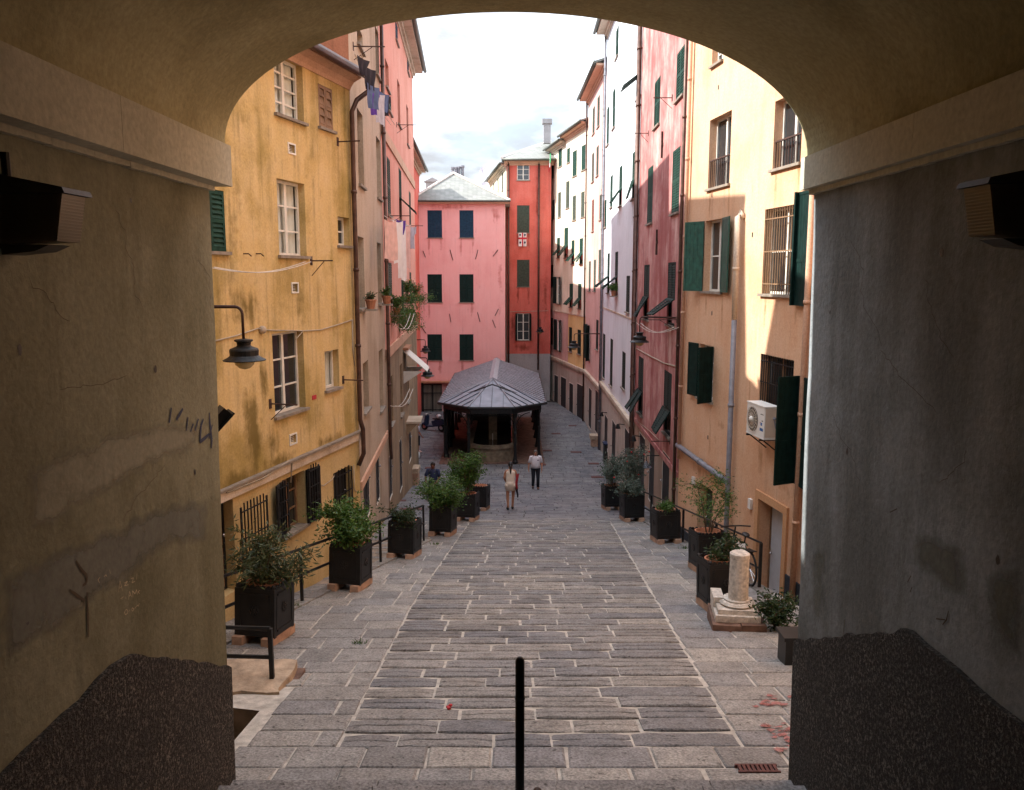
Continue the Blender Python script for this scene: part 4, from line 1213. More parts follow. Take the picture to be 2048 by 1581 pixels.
# shop front canopies: slatted hood over a niche, small marble hood
def hood(px_, py_, w, dep, ht, name, label, slat):
    s, z = PL.px(px_, py_)
    t = thing(name, label, 'canopy', PL.P(s, 0, z))
    if slat:
        n = 6
        for k in range(n):
            m = MB(); a = k / n; b = (k + 1) / n
            m.prism([PL.P(s - w / 2, dep * a, z - ht * a), PL.P(s - w / 2, dep * b, z - ht * b), PL.P(s - w / 2, dep * b, z - ht * b - .03), PL.P(s - w / 2, dep * a, z - ht * a - .05)], PL.d * w)
            obj('slat', m, 'canopyslat', t)
        m = MB(); PL.box(m, s - w / 2 - .05, s + w / 2 + .05, 0, 0.22, z, z + .09); obj('ridge', m, 'tileroof', t)
    else:
        m = MB(); PL.box(m, s - w / 2, s + w / 2, 0, dep, z - ht, z); obj('slab', m, 'trim', t)
    for k in (-1, 1):
        m = MB(); a = s + k * (w / 2 - .06); m.prism([PL.P(a, 0, z - ht - .5), PL.P(a, dep * .8, z - ht), PL.P(a, 0, z - ht)], PL.d * 0.05); obj('bracket', m, 'stonebase' if not slat else 'canopyslat', t)
hood(809, 697, 1.7, 0.95, 0.85, 'slatted_canopy', 'pale slatted wooden hood on the brown wall of the salmon house', True)
hood(815, 838, 1.5, 0.6, 0.09, 'stone_canopy', 'pale stone slab hood over a shop door on the left', False)
t = thing('stone_bench', 'pale stone block standing on a brown block by the left wall', 'stone block', ground(824, 970))
c = ground(824, 970); m = MB(); m.cbox(c + V((0, 0, .28)), (0.62, 0.8, 0.7)); obj('base', m, 'blockstone', t); m = MB(); m.cbox(c + V((0, 0, .74)), (0.70, 0.9, 0.22)); obj('top', m, 'blockpale', t)

# lower house behind the salmon one
FL_ = Fac(-5.7, 41.56, -6.5, 59.5, 1)
fb = bldg('rear_left_house', 'sliver of a red house seen behind the end of the salmon house', FL_)
window(FL_, fb, (826, 470, 829, 520), 'closed', clamp=(0.9, 1.1), depth=.1)
wall(FL_, fb, 'wall', 'red', 0, FL_.L, ZB, 7.2, back=5)
eaves(FL_, fb, 0, FL_.L, 7.2, out=0.5, back=5, gutter=True)

# pink house facing us
dxa, dxb = ray(833, 600)[0], ray(1010, 600)[0]
YP = 58.0
PF = Fac(dxa * YP, YP, dxb * YP, YP, 1)
kb = bldg('pink_house', 'square pink house with six shuttered windows facing up the street', PF)
for cx in ((855, 884), (919, 947)):
    for (a, b, sh) in ((421, 476, 'blueshut'), (549, 605, 'darkgreen'), (669, 721, 'darkgreen')):
        window(PF, kb, (cx[0], a, cx[1], b), 'closed', shut=sh, depth=0.12, pitch=0.09)
r = PF.rect(848, 768, 884, 838)
zt = PF.px(900, 404)[1]
wall(PF, kb, 'wall', 'pinkfront', 0, PF.L, ZB, zt, back=8)
g = thing('barred_gate', 'black barred gate with pale backing beside the parked scooter', 'gate', PF.P((r[0] + r[1]) / 2, 0.1, gz(YP)))
m = MB(); PF.box(m, r[0], r[1], 0.05, 0.08, gz(YP), r[3]); obj('backing', m, 'trim', g)
for k in range(15):
    a = r[0] + (r[1] - r[0]) * k / 14; m = MB(); PF.box(m, a - .02, a + .02, 0.12, 0.16, gz(YP), r[3]); obj('bar', m, 'iron', g)
m = MB()
for zz in (gz(YP) + .1, gz(YP) + 1.3, r[3] - .06): PF.box(m, r[0], r[1], 0.165, 0.19, zz, zz + .06)
PF.box(m, (r[0] + r[1]) / 2 - .05, (r[0] + r[1]) / 2 + .05, .19, .22, gz(YP), r[3]); PF.box(m, r[0] - .35, r[0], .1, .2, gz(YP), r[3] + .1); obj('frame', m, 'iron', g)
m = MB(); PF.box(m, r[0] - .6, r[1] + 1.2, 0.0, 0.5, r[3] + .12, r[3] + .22); obj('cover', m, 'tileroof', g)
# hipped slate roof with white ridge tiles
e = 0.35; x0, x1 = PF.a.x - e, PF.a.x + PF.L + e; ya, yb_ = YP - e, YP + 12
ap = V((ray(907, 348)[0] * 62.2, 62.2, ray(907, 348)[1] * 62.2)); bk = V((ap.x, 68, ap.z))
m = MB()
A_, B_, C_, D_ = V((x0, ya, zt + .02)), V((x1, ya, zt + .02)), V((x1, yb_, zt + .02)), V((x0, yb_, zt + .02))
m.face([A_, B_, ap]); m.face([B_, C_, bk, ap]); m.face([D_, A_, ap, bk]); m.face([C_, D_, bk]); m.face([A_, B_, C_, D_])
obj('roof', m, 'slateroof', kb)
m = MB()
for a, b in ((A_, ap), (B_, ap), (ap, bk)): m.tube([a + V((0, 0, .05)), b + V((0, 0, .06))], 0.10, 6)
obj('ridge', m, 'ridgewhite', kb)
m = MB(); m.box((x0 + .02, ya + .02, zt - .14), (x1 - x0 - .04, 0, 0), (0, .3, 0), (0, 0, .15)); obj('cornice', m, 'salmontrim', kb)
m = MB(); m.tube([(x0 - .05, ya - .07, zt + .03), (x1 + .05, ya - .07, zt + .03)], 0.075, 8); obj('gutter', m, 'gutter', kb)
for i, (a, b) in enumerate(((905, 338), (912, 338), (918, 337), (925, 335))):
    p = V((ray(a, b)[0] * 63, 63, ray(a, b)[1] * 63)); m = MB(); m.tube([p - V((0, 0, .9)), p], 0.11, 8); m.tube([p - V((0, 0, .02)), p + V((0, 0, .12))], 0.15, 8); obj('chimney_pot', m, 'greypipe', kb)
m = MB(); p = V((ray(866, 372)[0] * 63, 63, ray(866, 372)[1] * 63)); m.cbox(p - V((0, 0, .3)), (1.0, .8, 1.1)); m.prism([p + V((-.65, -.5, .25)), p + V((.65, -.5, .25)), p + V((0, -.5, .55))], (0, 1, 0)); obj('chimney', m, 'greybase', kb)
# iron wall ties on the pink facade
for (a, b, c, d) in ((846, 502, 851, 515), (900, 500, 906, 521), (956, 500, 951, 519), (996, 500, 986, 513), (955, 625, 960, 644), (997, 618, 990, 632), (985, 640, 991, 656), (899, 628, 902, 645), (842, 652, 852, 667)):
    m = MB(); p, q = PF.px(a, b), PF.px(c, d); m.tube([PF.P(p[0], .03, p[1]), PF.P(q[0], .03, q[1])], 0.024, 6); obj('wall_tie', m, 'rustiron', kb)

# red house facing us, set further back
YR = 63.0
RF = Fac(ray(1014, 600)[0] * YR, YR, ray(1101, 600)[0] * YR, YR, 1)
rb_ = bldg('red_house', 'tall red house with a grey base at the end of the street', RF)
for (a, b, sh, kd) in ((328, 361, 'greyshut', 'casement'), (411, 466, 'greyshut', 'closed'), (520, 574, 'greyshut', 'closed'), (627, 681, 'blackcloth', 'wide')):
    window(RF, rb_, (1034, a, 1059, b), kd, shut='darkgreen' if kd == 'wide' else sh, depth=0.12, pitch=0.09, wide=(75, 75))
zs = RF.px(1050, 708)[1]; zt = RF.px(1050, 322)[1]
wall(RF, rb_, 'wall', 'red', 0, RF.L, zs, zt, back=8)
wall(RF, rb_, 'base_wall', 'greybase', 0, RF.L, ZB, zs, back=8)
eaves(RF, rb_, -.2, RF.L + .2, zt, out=0.4, back=0.2, rise=.2, soffit='salmontrim')
m = MB(); x0, x1 = RF.a.x - .4, RF.a.x + RF.L + .5
A_, B_ = V((x0, YR - .4, zt + .1)), V((x1, YR - .4, zt + .1)); tp = V((x1 - .3, YR + 5, zt + 2.2)); tl = V((x0 + 2.0, YR + 5, zt + 1.6))
m.face([A_, B_, tp, tl]); m.face([A_, tl, V((x0, YR + 8, zt + .1))]); obj('hip_roof', m, 'slateroof', rb_)
m = MB(); m.tube([A_ + V((0, 0, .06)), tl, tp], .09, 6); obj('ridge', m, 'ridgewhite', rb_)
c = V((ray(1094, 265)[0] * 66, 66, ray(1094, 265)[1] * 66)); m = MB(); m.cbox(c, (.55, .55, 1.7)); m.cbox(c + V((0, 0, .78)), (.75, .75, .34)); obj('chimney', m, 'greybase', rb_)
s = RF.px(1077, 550)[0]; downpipe(RF, rb_, [(s, zt - .1), (s, RF.px(1077, 740)[1])], r=0.07, mat='copper')
s = RF.px(1017, 550)[0]; downpipe(RF, rb_, [(s, zt - .1), (s, ZB + 1)], r=0.07, mat='copper')
m = MB()
m.tube([RF.P(RF.px(1015, 624)[0], .03, RF.px(1015, 624)[1]), RF.P(RF.px(1097, 622)[0], .03, RF.px(1097, 622)[1])], .02, 6); obj('cable', m, 'cable', rb_)
# cream side wing of the red house, above the gap to the pink house
SW = Fac(RF.a.x - .05, YR + .3, RF.a.x - 1.7, YR + 14, -1)
sb = thing('cream_wing', 'cream wing with a rounded eave behind the pink house roof', 'building', V((RF.a.x - .5, YR + 3, gz(60))))
for q in ((2.0, 2.9, 6.5, 8.0), (5.5, 6.4, 6.3, 7.8), (2.0, 2.9, 3.2, 4.8), (9, 9.9, 6.3, 7.8)):
    window(SW, sb, q, 'closed', shut='greyshut', depth=.1)
wall(SW, sb, 'wall', 'cream', 0, SW.L, ZB, zt - .2, back=2)
eaves(SW, sb, 0, SW.L, zt - .2, out=.45, back=2, rise=.2)
# far cream and ochre house on the right
FR = Fac(4.80, 54.0, 2.95, 64.4, -1)
fr_ = bldg('far_cream_house', 'cream and ochre house beyond the rose house on the right', FR)
CL = (0.75, 1.15)
for r in ((1103, 318, 1108, 358), (1117, 292, 1124, 334), (1134, 297, 1140, 326), (1143, 302, 1156, 353), (1163, 291, 1171, 341), (1116, 385, 1122, 435), (1132, 363, 1139, 417), (1145, 392, 1152, 441), (1162, 384, 1169, 435), (1105, 400, 1109, 440)):
    window(FR, fr_, r, 'closed', shut='greyshut' if r[1] > 350 else 'greenshut', clamp=CL, depth=.08, pitch=.1)
for r in ((1114, 476, 1120, 516), (1128, 456, 1137, 516), (1143, 481, 1149, 528), (1159, 477, 1166, 528), (1139, 568, 1146, 615), (1156, 568, 1163, 618)):
    window(FR, fr_, r, 'awning', shut='greenshut', clamp=CL, depth=.08, pitch=.1, ang=38)
window(FR, fr_, (1112, 554, 1122, 608), 'wide', shut='darkgreen', clamp=CL, depth=.15, wide=(15, 10))
window(FR, fr_, (1113, 640, 1123, 702), 'wide', shut='darkgreen', clamp=CL, depth=.15, wide=(20, 10))
for r in ((1138, 655, 1144, 704), (1155, 660, 1162, 709), (1102, 636, 1106, 690), (1102, 530, 1106, 575)):
    window(FR, fr_, r, 'closed', shut='darkgreen', clamp=CL, depth=.08, pitch=.1)
for r in ((1108, 750, 1116, 812), (1121, 754, 1132, 822), (1138, 766, 1146, 828), (1153, 768, 1165, 841)):
    window(FR, fr_, r, 'door', shut='doordark', clamp=(1.2, 1.7), depth=.035)
zs = FR.px(1135, 727)[1]; zy = FR.px(1148, 640)[1] + 2.2
ztf = FR.px(1150, 262)[1]
sm = FR.px(1137, 600)[0]
zmid = FR.px(1140, 628)[1]
wall(FR, fr_, 'wall', 'cream', 0, FR.L, zmid, ztf, back=6)
wall(FR, fr_, 'ochre_wall', 'yellowfar', 0, sm, zs, zmid, back=6, top=False)
wall(FR, fr_, 'rose_wall', 'rosenarrow', sm, FR.L, zs, zmid, back=6, top=False)
wall(FR, fr_, 'ground_floor_wall', 'whitebase', 0, FR.L, ZB, zs, back=6)
def corbels(F, root, z, s0, s1, name='corbel', col='trim', p=0.42, small=.22):
    band(F, root, 'frieze', col, s0, s1, z, z + .16, 0.16)
    n = int((s1 - s0) / p)
    for k in range(n):
        m = MB(); a = s0 + p * (k + .3); m.prism([F.P(a, 0, z), F.P(a, .15, z), F.P(a, .13, z - small * .5), F.P(a, .03, z - small)], F.d * .14)
        obj(name, m, col, root)
corbels(FR, fr_, zs - .08, .05, FR.L)
band(FR, fr_, 'string_course', 'trim', .02, FR.L, zmid - .04, zmid + .05, .04)
eaves(FR, fr_, -.02, FR.L * .55, ztf, out=.5, back=6, rise=.3, soffit='salmontrim')
eaves(FR, fr_, FR.L * .56, FR.L, ztf - .25, out=.5, back=6, rise=.3, soffit='trim')
m = MB(); FR.box(m, .4, 2.6, -3.2, -1.0, ztf + .2, ztf + 2.6); FR.box(m, .2, 2.8, -3.4, -.7, ztf + 2.6, ztf + 2.75); obj('dormer', m, 'greybase', fr_)
# rose house
RN = Fac(4.935, 44.95, 4.80, 53.98, -1)
rn = bldg('rose_house', 'narrow pale rose house between the white and the cream houses', RN)
window(RN, rn, (1180, 400, 1192, 463), 'closed', shut='brownshut', clamp=CL, depth=.06, pitch=.1)
for r in ((1183, 307, 1189, 364), (1192, 293, 1198, 352), (1185, 215, 1190, 268), (1194, 194, 1200, 254), (1177, 523, 1182, 583), (1187, 520, 1192, 583), (1197, 500, 1201, 560), (1199, 390, 1203, 440)):
    window(RN, rn, r, 'closed', shut='greyshut', clamp=CL, depth=.06, pitch=.1)
window(RN, rn, (1172, 650, 1183, 720), 'wide', shut='darkgreen', clamp=CL, depth=.14, wide=(25, 12))
window(RN, rn, (1192, 640, 1197, 700), 'closed', shut='darkgreen', clamp=CL, depth=.06)
for r in ((1176, 776, 1184, 858), (1190, 780, 1196, 868)): window(RN, rn, r, 'door', shut='doordark', clamp=(1.2, 1.6), depth=.035)
zs = RN.px(1185, 757)[1]
wall(RN, rn, 'wall', 'rosenarrow', 0, RN.L, zs, 10.9, back=6)
wall(RN, rn, 'ground_floor_wall', 'whitebase', 0, RN.L, ZB, zs, back=6)
corbels(RN, rn, zs - .08, .05, RN.L)
eaves(RN, rn, 0, RN.L, 10.9, out=.6, back=6, rise=.3, soffit='salmontrim')
downpipe(RN, rn, [(RN.L - .12, 10.8), (RN.L - .12, ZB + 1)], mat='copper'); downpipe(RN, rn, [(.15, 10.7), (.15, ZB + 1)], mat='rustiron')
# white house
WF = Fac(4.775, 31.8, 4.935, 44.93, -1)
wb = bldg('white_house', 'tall white house with green shutters on the right', WF)
for r in ((1231, 57, 1238, 114), (1223, 180, 1233, 256), (1213, 215, 1219, 290), (1219, 352, 1227, 415), (1203, 517, 1208, 570), (1251, 552, 1261, 625), (1203, 668, 1213, 757), (1217, 678, 1229, 773), (1243, 704, 1252, 778), (1209, 400, 1213, 455)):
    window(WF, wb, r, 'closed', shut='darkgreen' if r[1] > 500 else 'greenshut', clamp=(.85, 1.15), depth=.06, pitch=.09)
for r, an in (((1271, 92, 1287, 194), 55), ((1237, 333, 1246, 412), 35), ((1262, 304, 1275, 398), 22), ((1213, 507, 1221, 587), 48), ((1228, 504, 1238, 592), 50)):
    window(WF, wb, r, 'awning', shut='greenshut' if r[1] < 500 else 'darkgreen', clamp=(.9, 1.15), depth=.08, pitch=.09, ang=an)
window(WF, wb, (1208, 830, 1215, 925), 'door', shut='doordark', clamp=(1.3, 1.6), depth=.035)
window(WF, wb, (1222, 842, 1232, 940), 'door', shut='doordark', clamp=(1.3, 1.6), depth=.035)
window(WF, wb, (1246, 860, 1263, 965), 'door', shut='doordark', clamp=(1.5, 1.9), depth=.035)
zs = WF.px(1235, 806)[1]; zw = 12.4
wall(WF, wb, 'wall', 'white', 0, WF.L, zs, zw, back=6)
wall(WF, wb, 'ground_floor_wall', 'whitebase', 0, WF.L, ZB, zs, back=6)
corbels(WF, wb, zs - .08, .05, WF.L, p=.5, small=.3)
band(WF, wb, 'string_course', 'trim', .02, WF.L, WF.px(1235, 690)[1] + 1.4, WF.px(1235, 690)[1] + 1.47, .03)
eaves(WF, wb, 0, WF.L, zw, out=.6, back=6, rise=.3)
downpipe(WF, wb, [(.12, 12.3), (.12, ZB + 1)], mat='copper', r=.07)
downpipe(WF, wb, [(WF.L - .15, 12.3), (WF.L - .15, ZB + 1)], mat='greypipe', r=.06)
# faded rose house
PR = Fac(4.65, 22.5, 4.775, 31.78, -1)
prb = bldg('faded_rose_house', 'weathered dark rose house with propped green shutters on the right', PR)
for r in ((1308, 160, 1321, 252), (1352, 100, 1370, 195), (1292, 335, 1309, 447), (1341, 299, 1363, 426)):
    window(PR, prb, r, 'closed', shut='greenshut', clamp=(.9, 1.2), depth=.08, pitch=.07)
for r, an in (((1286, 530, 1300, 640), 28), ((1332, 525, 1354, 652), 52), ((1275, 714, 1288, 830), 30), ((1326, 743, 1344, 872), 26)):
    window(PR, prb, r, 'awning', shut='darkgreen', clamp=(.95, 1.25), depth=.1, pitch=.07, ang=an)
for r in ((1275, 868, 1291, 985), (1297, 885, 1308, 1010), (1323, 905, 1338, 1035)):
    window(PR, prb, r, 'door', shut='doordark', clamp=(1.15, 1.5), depth=.04)
zs = PR.px(1315, 900)[1]
wall(PR, prb, 'wall', 'pinkright', 0, PR.L, zs, 12.4, back=6)
wall(PR, prb, 'ground_floor_wall', 'pinkbase', 0, PR.L, ZB, zs, back=6)
band(PR, prb, 'string_course', 'pinkright', .02, PR.L, zs - .04, zs + .12, .04)
eaves(PR, prb, 0, PR.L, 12.4, out=.5, back=6, rise=.3)
downpipe(PR, prb, [(.1, 12.2), (.1, ZB + 1)], mat='copper', r=.05)
downpipe(PR, prb, [(PR.L - .12, 12.2), (PR.L - .12, zs - .2), (PR.L - .3, zs - .6), (PR.L - .3, ZB + 1)], mat='copper', r=.07)
cab(PR, [(1266, 693), (1300, 712), (1330, 727), (1356, 734)], .02, .018, prb); cab(PR, [(1270, 838), (1300, 862), (1318, 880)], .02, .01, prb)
for (a, b, l) in ((1315, 485, .8), (1326, 290, .8)):
    s, z = PR.px(a, b); m = MB(); PR.box(m, s - .03, s + .03, 0, .06, z - l / 2, z + l / 2); PR.box(m, s - .1, s + .1, 0, .05, z - .05, z + .05); obj('wall_tie', m, 'rustiron', prb)
rod(PR, 1297, 267, .6, 'rusty rod below a lit shuttered window of the faded rose house')
rod(PR, 1354, 640, 1.0, 'long rusty rod below the propped shutters of the faded rose house')
rod(PR, 1345, 196, .7, 'rusty rod under the topmost window of the faded rose house')
rod(PR, 1340, 883, .7, 'rusty rod low on the faded rose house above a shop lamp', brace=False)
# orange house
OF = Fac(7.712 - .136 * 6.52, 6.52, 4.652, 22.48, -1)
ob = bldg('orange_house', 'sunlit pale orange house with downpipe and air conditioner on the right', OF)
window(OF, ob, (1418, 232, 1461, 373), 'rail', rows=1, cols=2, depth=.24, frame='whiteframe')
window(OF, ob, (1548, 192, 1604, 332), 'rail', rows=1, cols=2, depth=.24)
window(OF, ob, (1425, 60, 1446, 126), 'casement', depth=.2)
window(OF, ob, (1409, 440, 1446, 584), 'wide', shut='tealshut', rows=2, cols=2, depth=.22, panel=False, wide=(8, 30), pitch=.5)
window(OF, ob, (1527, 414, 1596, 590), 'grille', rows=2, cols=2, depth=.22)
window(OF, ob, (1402, 690, 1422, 800), 'wide', shut='darkgreen', depth=.2, panel=False, wide=(62, 8), pitch=.5, clamp=(1.0, 1.2))
window(OF, ob, (1519, 714, 1586, 830), 'grille', frame='brownframe', rows=1, cols=2, depth=.22)
window(OF, ob, (1397, 972, 1420, 1120), 'door', shut='greyshut', frame='brownframe', depth=.28, clamp=(1.0, 1.2))
rd = OF.rect(1516, 1010, 1566, 1216)
window(OF, ob, rd, 'door', shut='doorgrey', frame='brownframe', depth=.30, panel=False)
for (a, b) in ((1424, 391), (1424, 627), (1416, 875), (1437, 175), (1505, 470)):
    s, z = OF.px(a, b); m = MB(); OF.box(m, s - .025, s + .025, -.005, .006, z - .05, z + .05); obj('weep_hole', m, 'black', ob)
wall(OF, ob, 'wall', 'orange', 0, OF.L, ZB, 11.0, back=6)
eaves(OF, ob, 0, OF.L, 11.0, out=.5, back=6, rise=.3)
s0, s1, z0, z1 = rd
m = MB()
for q in ((s0 - .17, s0 - .004, z0, z1 + .17), (s1 + .004, s1 + .17, z0, z1 + .17), (s0 - .003, s1 + .003, z1 + .004, z1 + .17)): OF.box(m, q[0], q[1], -.02, .05, q[2], q[3])
obj('door_surround', m, 'orange_trim', ob)
m = MB(); OF.box(m, 2, s0 - .18, -.02, .03, ZB, OF.px(1588, 1160)[1]); OF.box(m, s1 + .18, OF.L - .02, -.02, .03, ZB, OF.px(1388, 1062)[1] - .2); obj('plinth', m, 'blueplinth', ob)
m = MB(); OF.box(m, s0 - .3, s1 + .3, 0.0, .45, z0 - .35, z0 - .01); obj('doorstep', m, 'greypipe', ob)
sp = OF.px(1478, 700)[0]
zpt = OF.px(1490, 425)[1]
downpipe(OF, ob, [(sp, zpt - .12, .02), (sp, zpt, .1), (sp, zpt - .1, .16), (sp, OF.px(1482, 640)[1], .14)], mat='trim', r=.065)
downpipe(OF, ob, [(sp, OF.px(1482, 640)[1], .14), (sp, OF.px(1466, 975)[1], .14), (sp, ZB + 2, .14)], mat='greypipe', r=.062)
a, b = OF.px(1361, 890), OF.px(1463, 963)
downpipe(OF, ob, [(min(a[0], OF.L - .1), a[1], .1), (b[0], b[1], .12)], mat='greypipe', r=.07)
downpipe(OF, ob, [(OF.px(1622, 650)[0], 8), (OF.px(1622, 650)[0], ZB + 2)], mat='salmontrim', r=.06)
downpipe(OF, ob, [(OF.L - .25, 11), (OF.L - .25, -5)], mat='salmontrim', r=.05)
for (a, b) in ((1503, 1008), (1389, 962)):
    s, z = OF.px(a, b); m = MB(); OF.box(m, s - .07, s + .07, .0, .06, z - .11, z + .11); obj('intercom', m, 'acwhite', ob)
def fspots(F, lst):
    r = []
    for a, b, c, d, e in lst:
        q, z = F.px(a, b); r.append((F.P(q, 0, 0).y, z, c, d, e))
    return r
spots('orange', fspots(OF, [(1420, 395, .08, .8, .7), (1458, 395, .1, .9, .6), (1552, 350, .1, .9, .7), (1598, 345, .1, .8, .7), (1412, 610, .1, .7, .6), (1444, 612, .1, .8, .7), (1530, 620, .1, .7, .7), (1592, 620, .1, .7, .7), (1520, 905, .25, .7, .7), (1420, 870, .12, .8, .6), (1440, 850, .5, .15, .5), (1400, 940, .6, .3, .6), (1560, 960, .5, .25, .6), (1500, 760, .06, 1.6, .5), (1590, 1110, .5, .5, .7)]), (0.36, 0.17, 0.07))
spots('white', fspots(WF, [(1240, 420, .2, 1.2, .6), (1222, 430, .2, 1., .6), (1232, 610, .3, 1.2, .7), (1256, 640, .2, 1., .7), (1222, 790, .8, .4, .7), (1228, 270, .3, 1., .6), (1265, 420, .2, 1.4, .7)]), (0.34, 0.32, 0.30))
spots('pinkright', fspots(PR, [(1300, 470, .3, 1.2, .8), (1352, 450, .3, 1.4, .9), (1292, 660, .3, 1., .8), (1340, 690, .35, 1.4, .9), (1315, 300, .3, 1.5, .8), (1330, 800, .2, 1.4, .8)]), (0.62, 0.42, 0.38))
spots('pinkfront', [(PF.P(PF.px(a, b)[0], 0, 0).x, PF.px(a, b)[1], c, d, e) for a, b, c, d, e in ((858, 490, .15, .9, .8), (882, 490, .15, .9, .7), (922, 490, .15, 1., .8), (946, 490, .15, .8, .7), (858, 620, .15, .9, .7), (944, 620, .18, 1., .8), (880, 735, .2, .8, .8), (925, 735, .2, .8, .8), (990, 430, .5, .8, .7), (845, 600, .3, 2.4, .6), (1000, 560, .25, 2.6, .6), (900, 415, 2.5, .25, .7))], (0.50, 0.17, 0.15), ax=0)
spots('red', [(RF.P(RF.px(a, b)[0], 0, 0).x, RF.px(a, b)[1], c, d, e) for a, b, c, d, e in ((1036, 480, .15, 1., .8), (1057, 480, .15, 1., .8), (1036, 590, .15, 1., .8), (1057, 590, .2, 1., .8), (1045, 695, .9, .4, .9), (1075, 400, .2, 3., .6), (1025, 650, .3, 1.5, .7), (1090, 600, .3, 2.5, .7))], (0.24, 0.05, 0.03), ax=0)
# tall dark shutters standing out from the wall by the pier
def fin(px_, ya, yb2, out, lw, dirs):
    s, z1 = OF.px(px_, ya); z0 = OF.px(px_, yb2)[1]
    O = OF.P(s, .04, (z0 + z1) / 2)
    for dv, w in dirs:
        m = MB(); A = (OF.d * dv[0] + OF.n * dv[1]).normalized(); B = V((A.y, -A.x, 0)); leaf(m, OF.P(s, .05, z0), A, B, UP, w, z1 - z0, False, rails=(.4,))
        obj('shutter', m, 'darkgreen', ob, O)
fin(1606, 752, 972, 0, 0, (((-.30, 1), .52), ((-1, .12), .6)))
fin(1606, 385, 612, 0, 0, (((-.35, 1), .12), ((-1, .10), .6)))

# ---------------------------------------------------------------- public wash house
PXL, PXR = -3.85, 1.78
cx0 = (PXL + PXR) / 2
zg = gz(42); ze, zr = -6.58, -5.60
ph = thing('wash_house', 'open iron wash house with a grey metal roof and stone troughs', 'pavilion', (cx0, 46, zg))
Lf, F1, F2, Rf = V((PXL, 42.6, ze)), V((-2.2, 41.0, ze)), V((.14, 41.0, ze)), V((PXR, 42.6, ze))
Lb, Rb = V((PXL, 55.6, ze)), V((PXR, 55.6, ze))
ap, rg = V((cx0, 44.7, zr)), V((cx0, 55.6, zr))
def panel(poly, nm, mat):
    m = MB(); n = (poly[1] - poly[0]).cross(poly[2] - poly[0]).normalized()
    if n.z < 0: n = -n
    m.prism(poly, n * -.04); return obj(nm, m, mat, ph, poly[0])
def seam(a, b, n, mat='seamdark', sw_=.014):
    m = MB(); d = (b - a).normalized(); s = d.cross(n).normalized()
    m.box(a - s * sw_, s * 2 * sw_, b - a, n * .045); return obj('roof_seam', m, mat, ph, a)
# long side slopes: standing seam panels
for sg, E0, E1 in ((-1, Lf, Lb), (1, Rf, Rb)):
    N_ = 16
    nn = (E1 - E0).cross(ap - E0).normalized()
    if nn.z < 0: nn = -nn
    for k in range(N_):
        a, b = k / N_, (k + 1) / N_
        e0, e1 = E0.lerp(E1, a), E0.lerp(E1, b)
        y0, y1 = ap.lerp(rg, a), ap.lerp(rg, b)
        panel([e0, e1, y1, y0], 'roof_panel', 'zinc_side')
        seam(e0 + nn * .002, y0 + nn * .002, nn, 'seam', .075)
# three front facets
for P0, P1, kk in ((Lf, F1, 5), (F1, F2, 4), (F2, Rf, 5)):
    nn = (P1 - P0).cross(ap - P0).normalized()
    if nn.z < 0: nn = -nn
    prev = None
    ed = (P1 - P0)
    up_ = nn.cross(ed).normalized()
    if up_.z < 0: up_ = -up_
    def hit(t):
        p = P0 + ed * t
        # height of the facet above the eave at t, along the slope
        q = ap - P0; ta = q.dot(ed) / ed.length_squared; ha = q.dot(up_)
        return p + up_ * (ha * (t / ta if t < ta else (1 - t) / (1 - ta)))
    q = ap - P0; ta = q.dot(ed) / ed.length_squared
    ts = [k / kk for k in range(kk + 1)]
    for k in range(kk):
        a, b = ts[k], ts[k + 1]; poly = [P0 + ed * a, P0 + ed * b]
        if b < 1: poly.append(hit(b))
        if a < ta < b: poly.append(ap)
        if a > 0: poly.append(hit(a))
        if len(poly) > 2: panel(poly, 'roof_panel', 'zinc')
        if a > 0: seam(P0 + ed * a + nn * .002, hit(a) + nn * .002, nn)
for a, b, w in ((F1, ap, .035), (F2, ap, .035), (Lf, ap, .035), (Rf, ap, .035)):
    m = MB(); m.tube([a + V((0, 0, .03)), b + V((0, 0, .04))], w, 6); obj('hip_cap', m, 'zinc_cap', ph, a)
m = MB(); m.prism([ap + V((-.22, -.15, -.02)), ap + V((0, -.15, .09)), ap + V((.22, -.15, -.02))], rg - ap + V((0, .15, 0))); obj('ridge_cap', m, 'zinc_cap', ph, ap)
m = MB(); pts = [Lb, Lf, F1, F2, Rf, Rb]
for i in range(5):
    a, b = pts[i] + V((0, 0, -.05)), pts[i + 1] + V((0, 0, -.05)); m.tube([a, b], .07, 6)
    a2, b2 = a.lerp(V((cx0, a.y + .4, a.z)), .11), b.lerp(V((cx0, b.y + .4, b.z)), .11)
    m.box(a2 + V((0, 0, -.30)), b2 - a2, V((0, 0, .24)), (b2 - a2).cross(UP).normalized() * .06)
obj('fascia', m, 'iron', ph)
m = MB()
for k in range(9):
    yk = 43.2 + k * 1.5; m.box((PXL + .2, yk, ze - .1), (PXR - PXL - .4, 0, 0), (0, .08, 0), (0, 0, .09))
    m.tube([(PXL + .3, yk, ze - .05), (cx0, yk, zr - .12)], .04, 6); m.tube([(PXR - .3, yk, ze - .05), (cx0, yk, zr - .12)], .04, 6)
obj('roof_truss', m, 'black', ph)
colpts = [(-2.22, 41.45), (.16, 41.45)] + [(x, yk) for yk in (43.0, 45.6, 48.2, 50.8, 53.4, 55.2) for x in (PXL + .36, PXR - .36)]
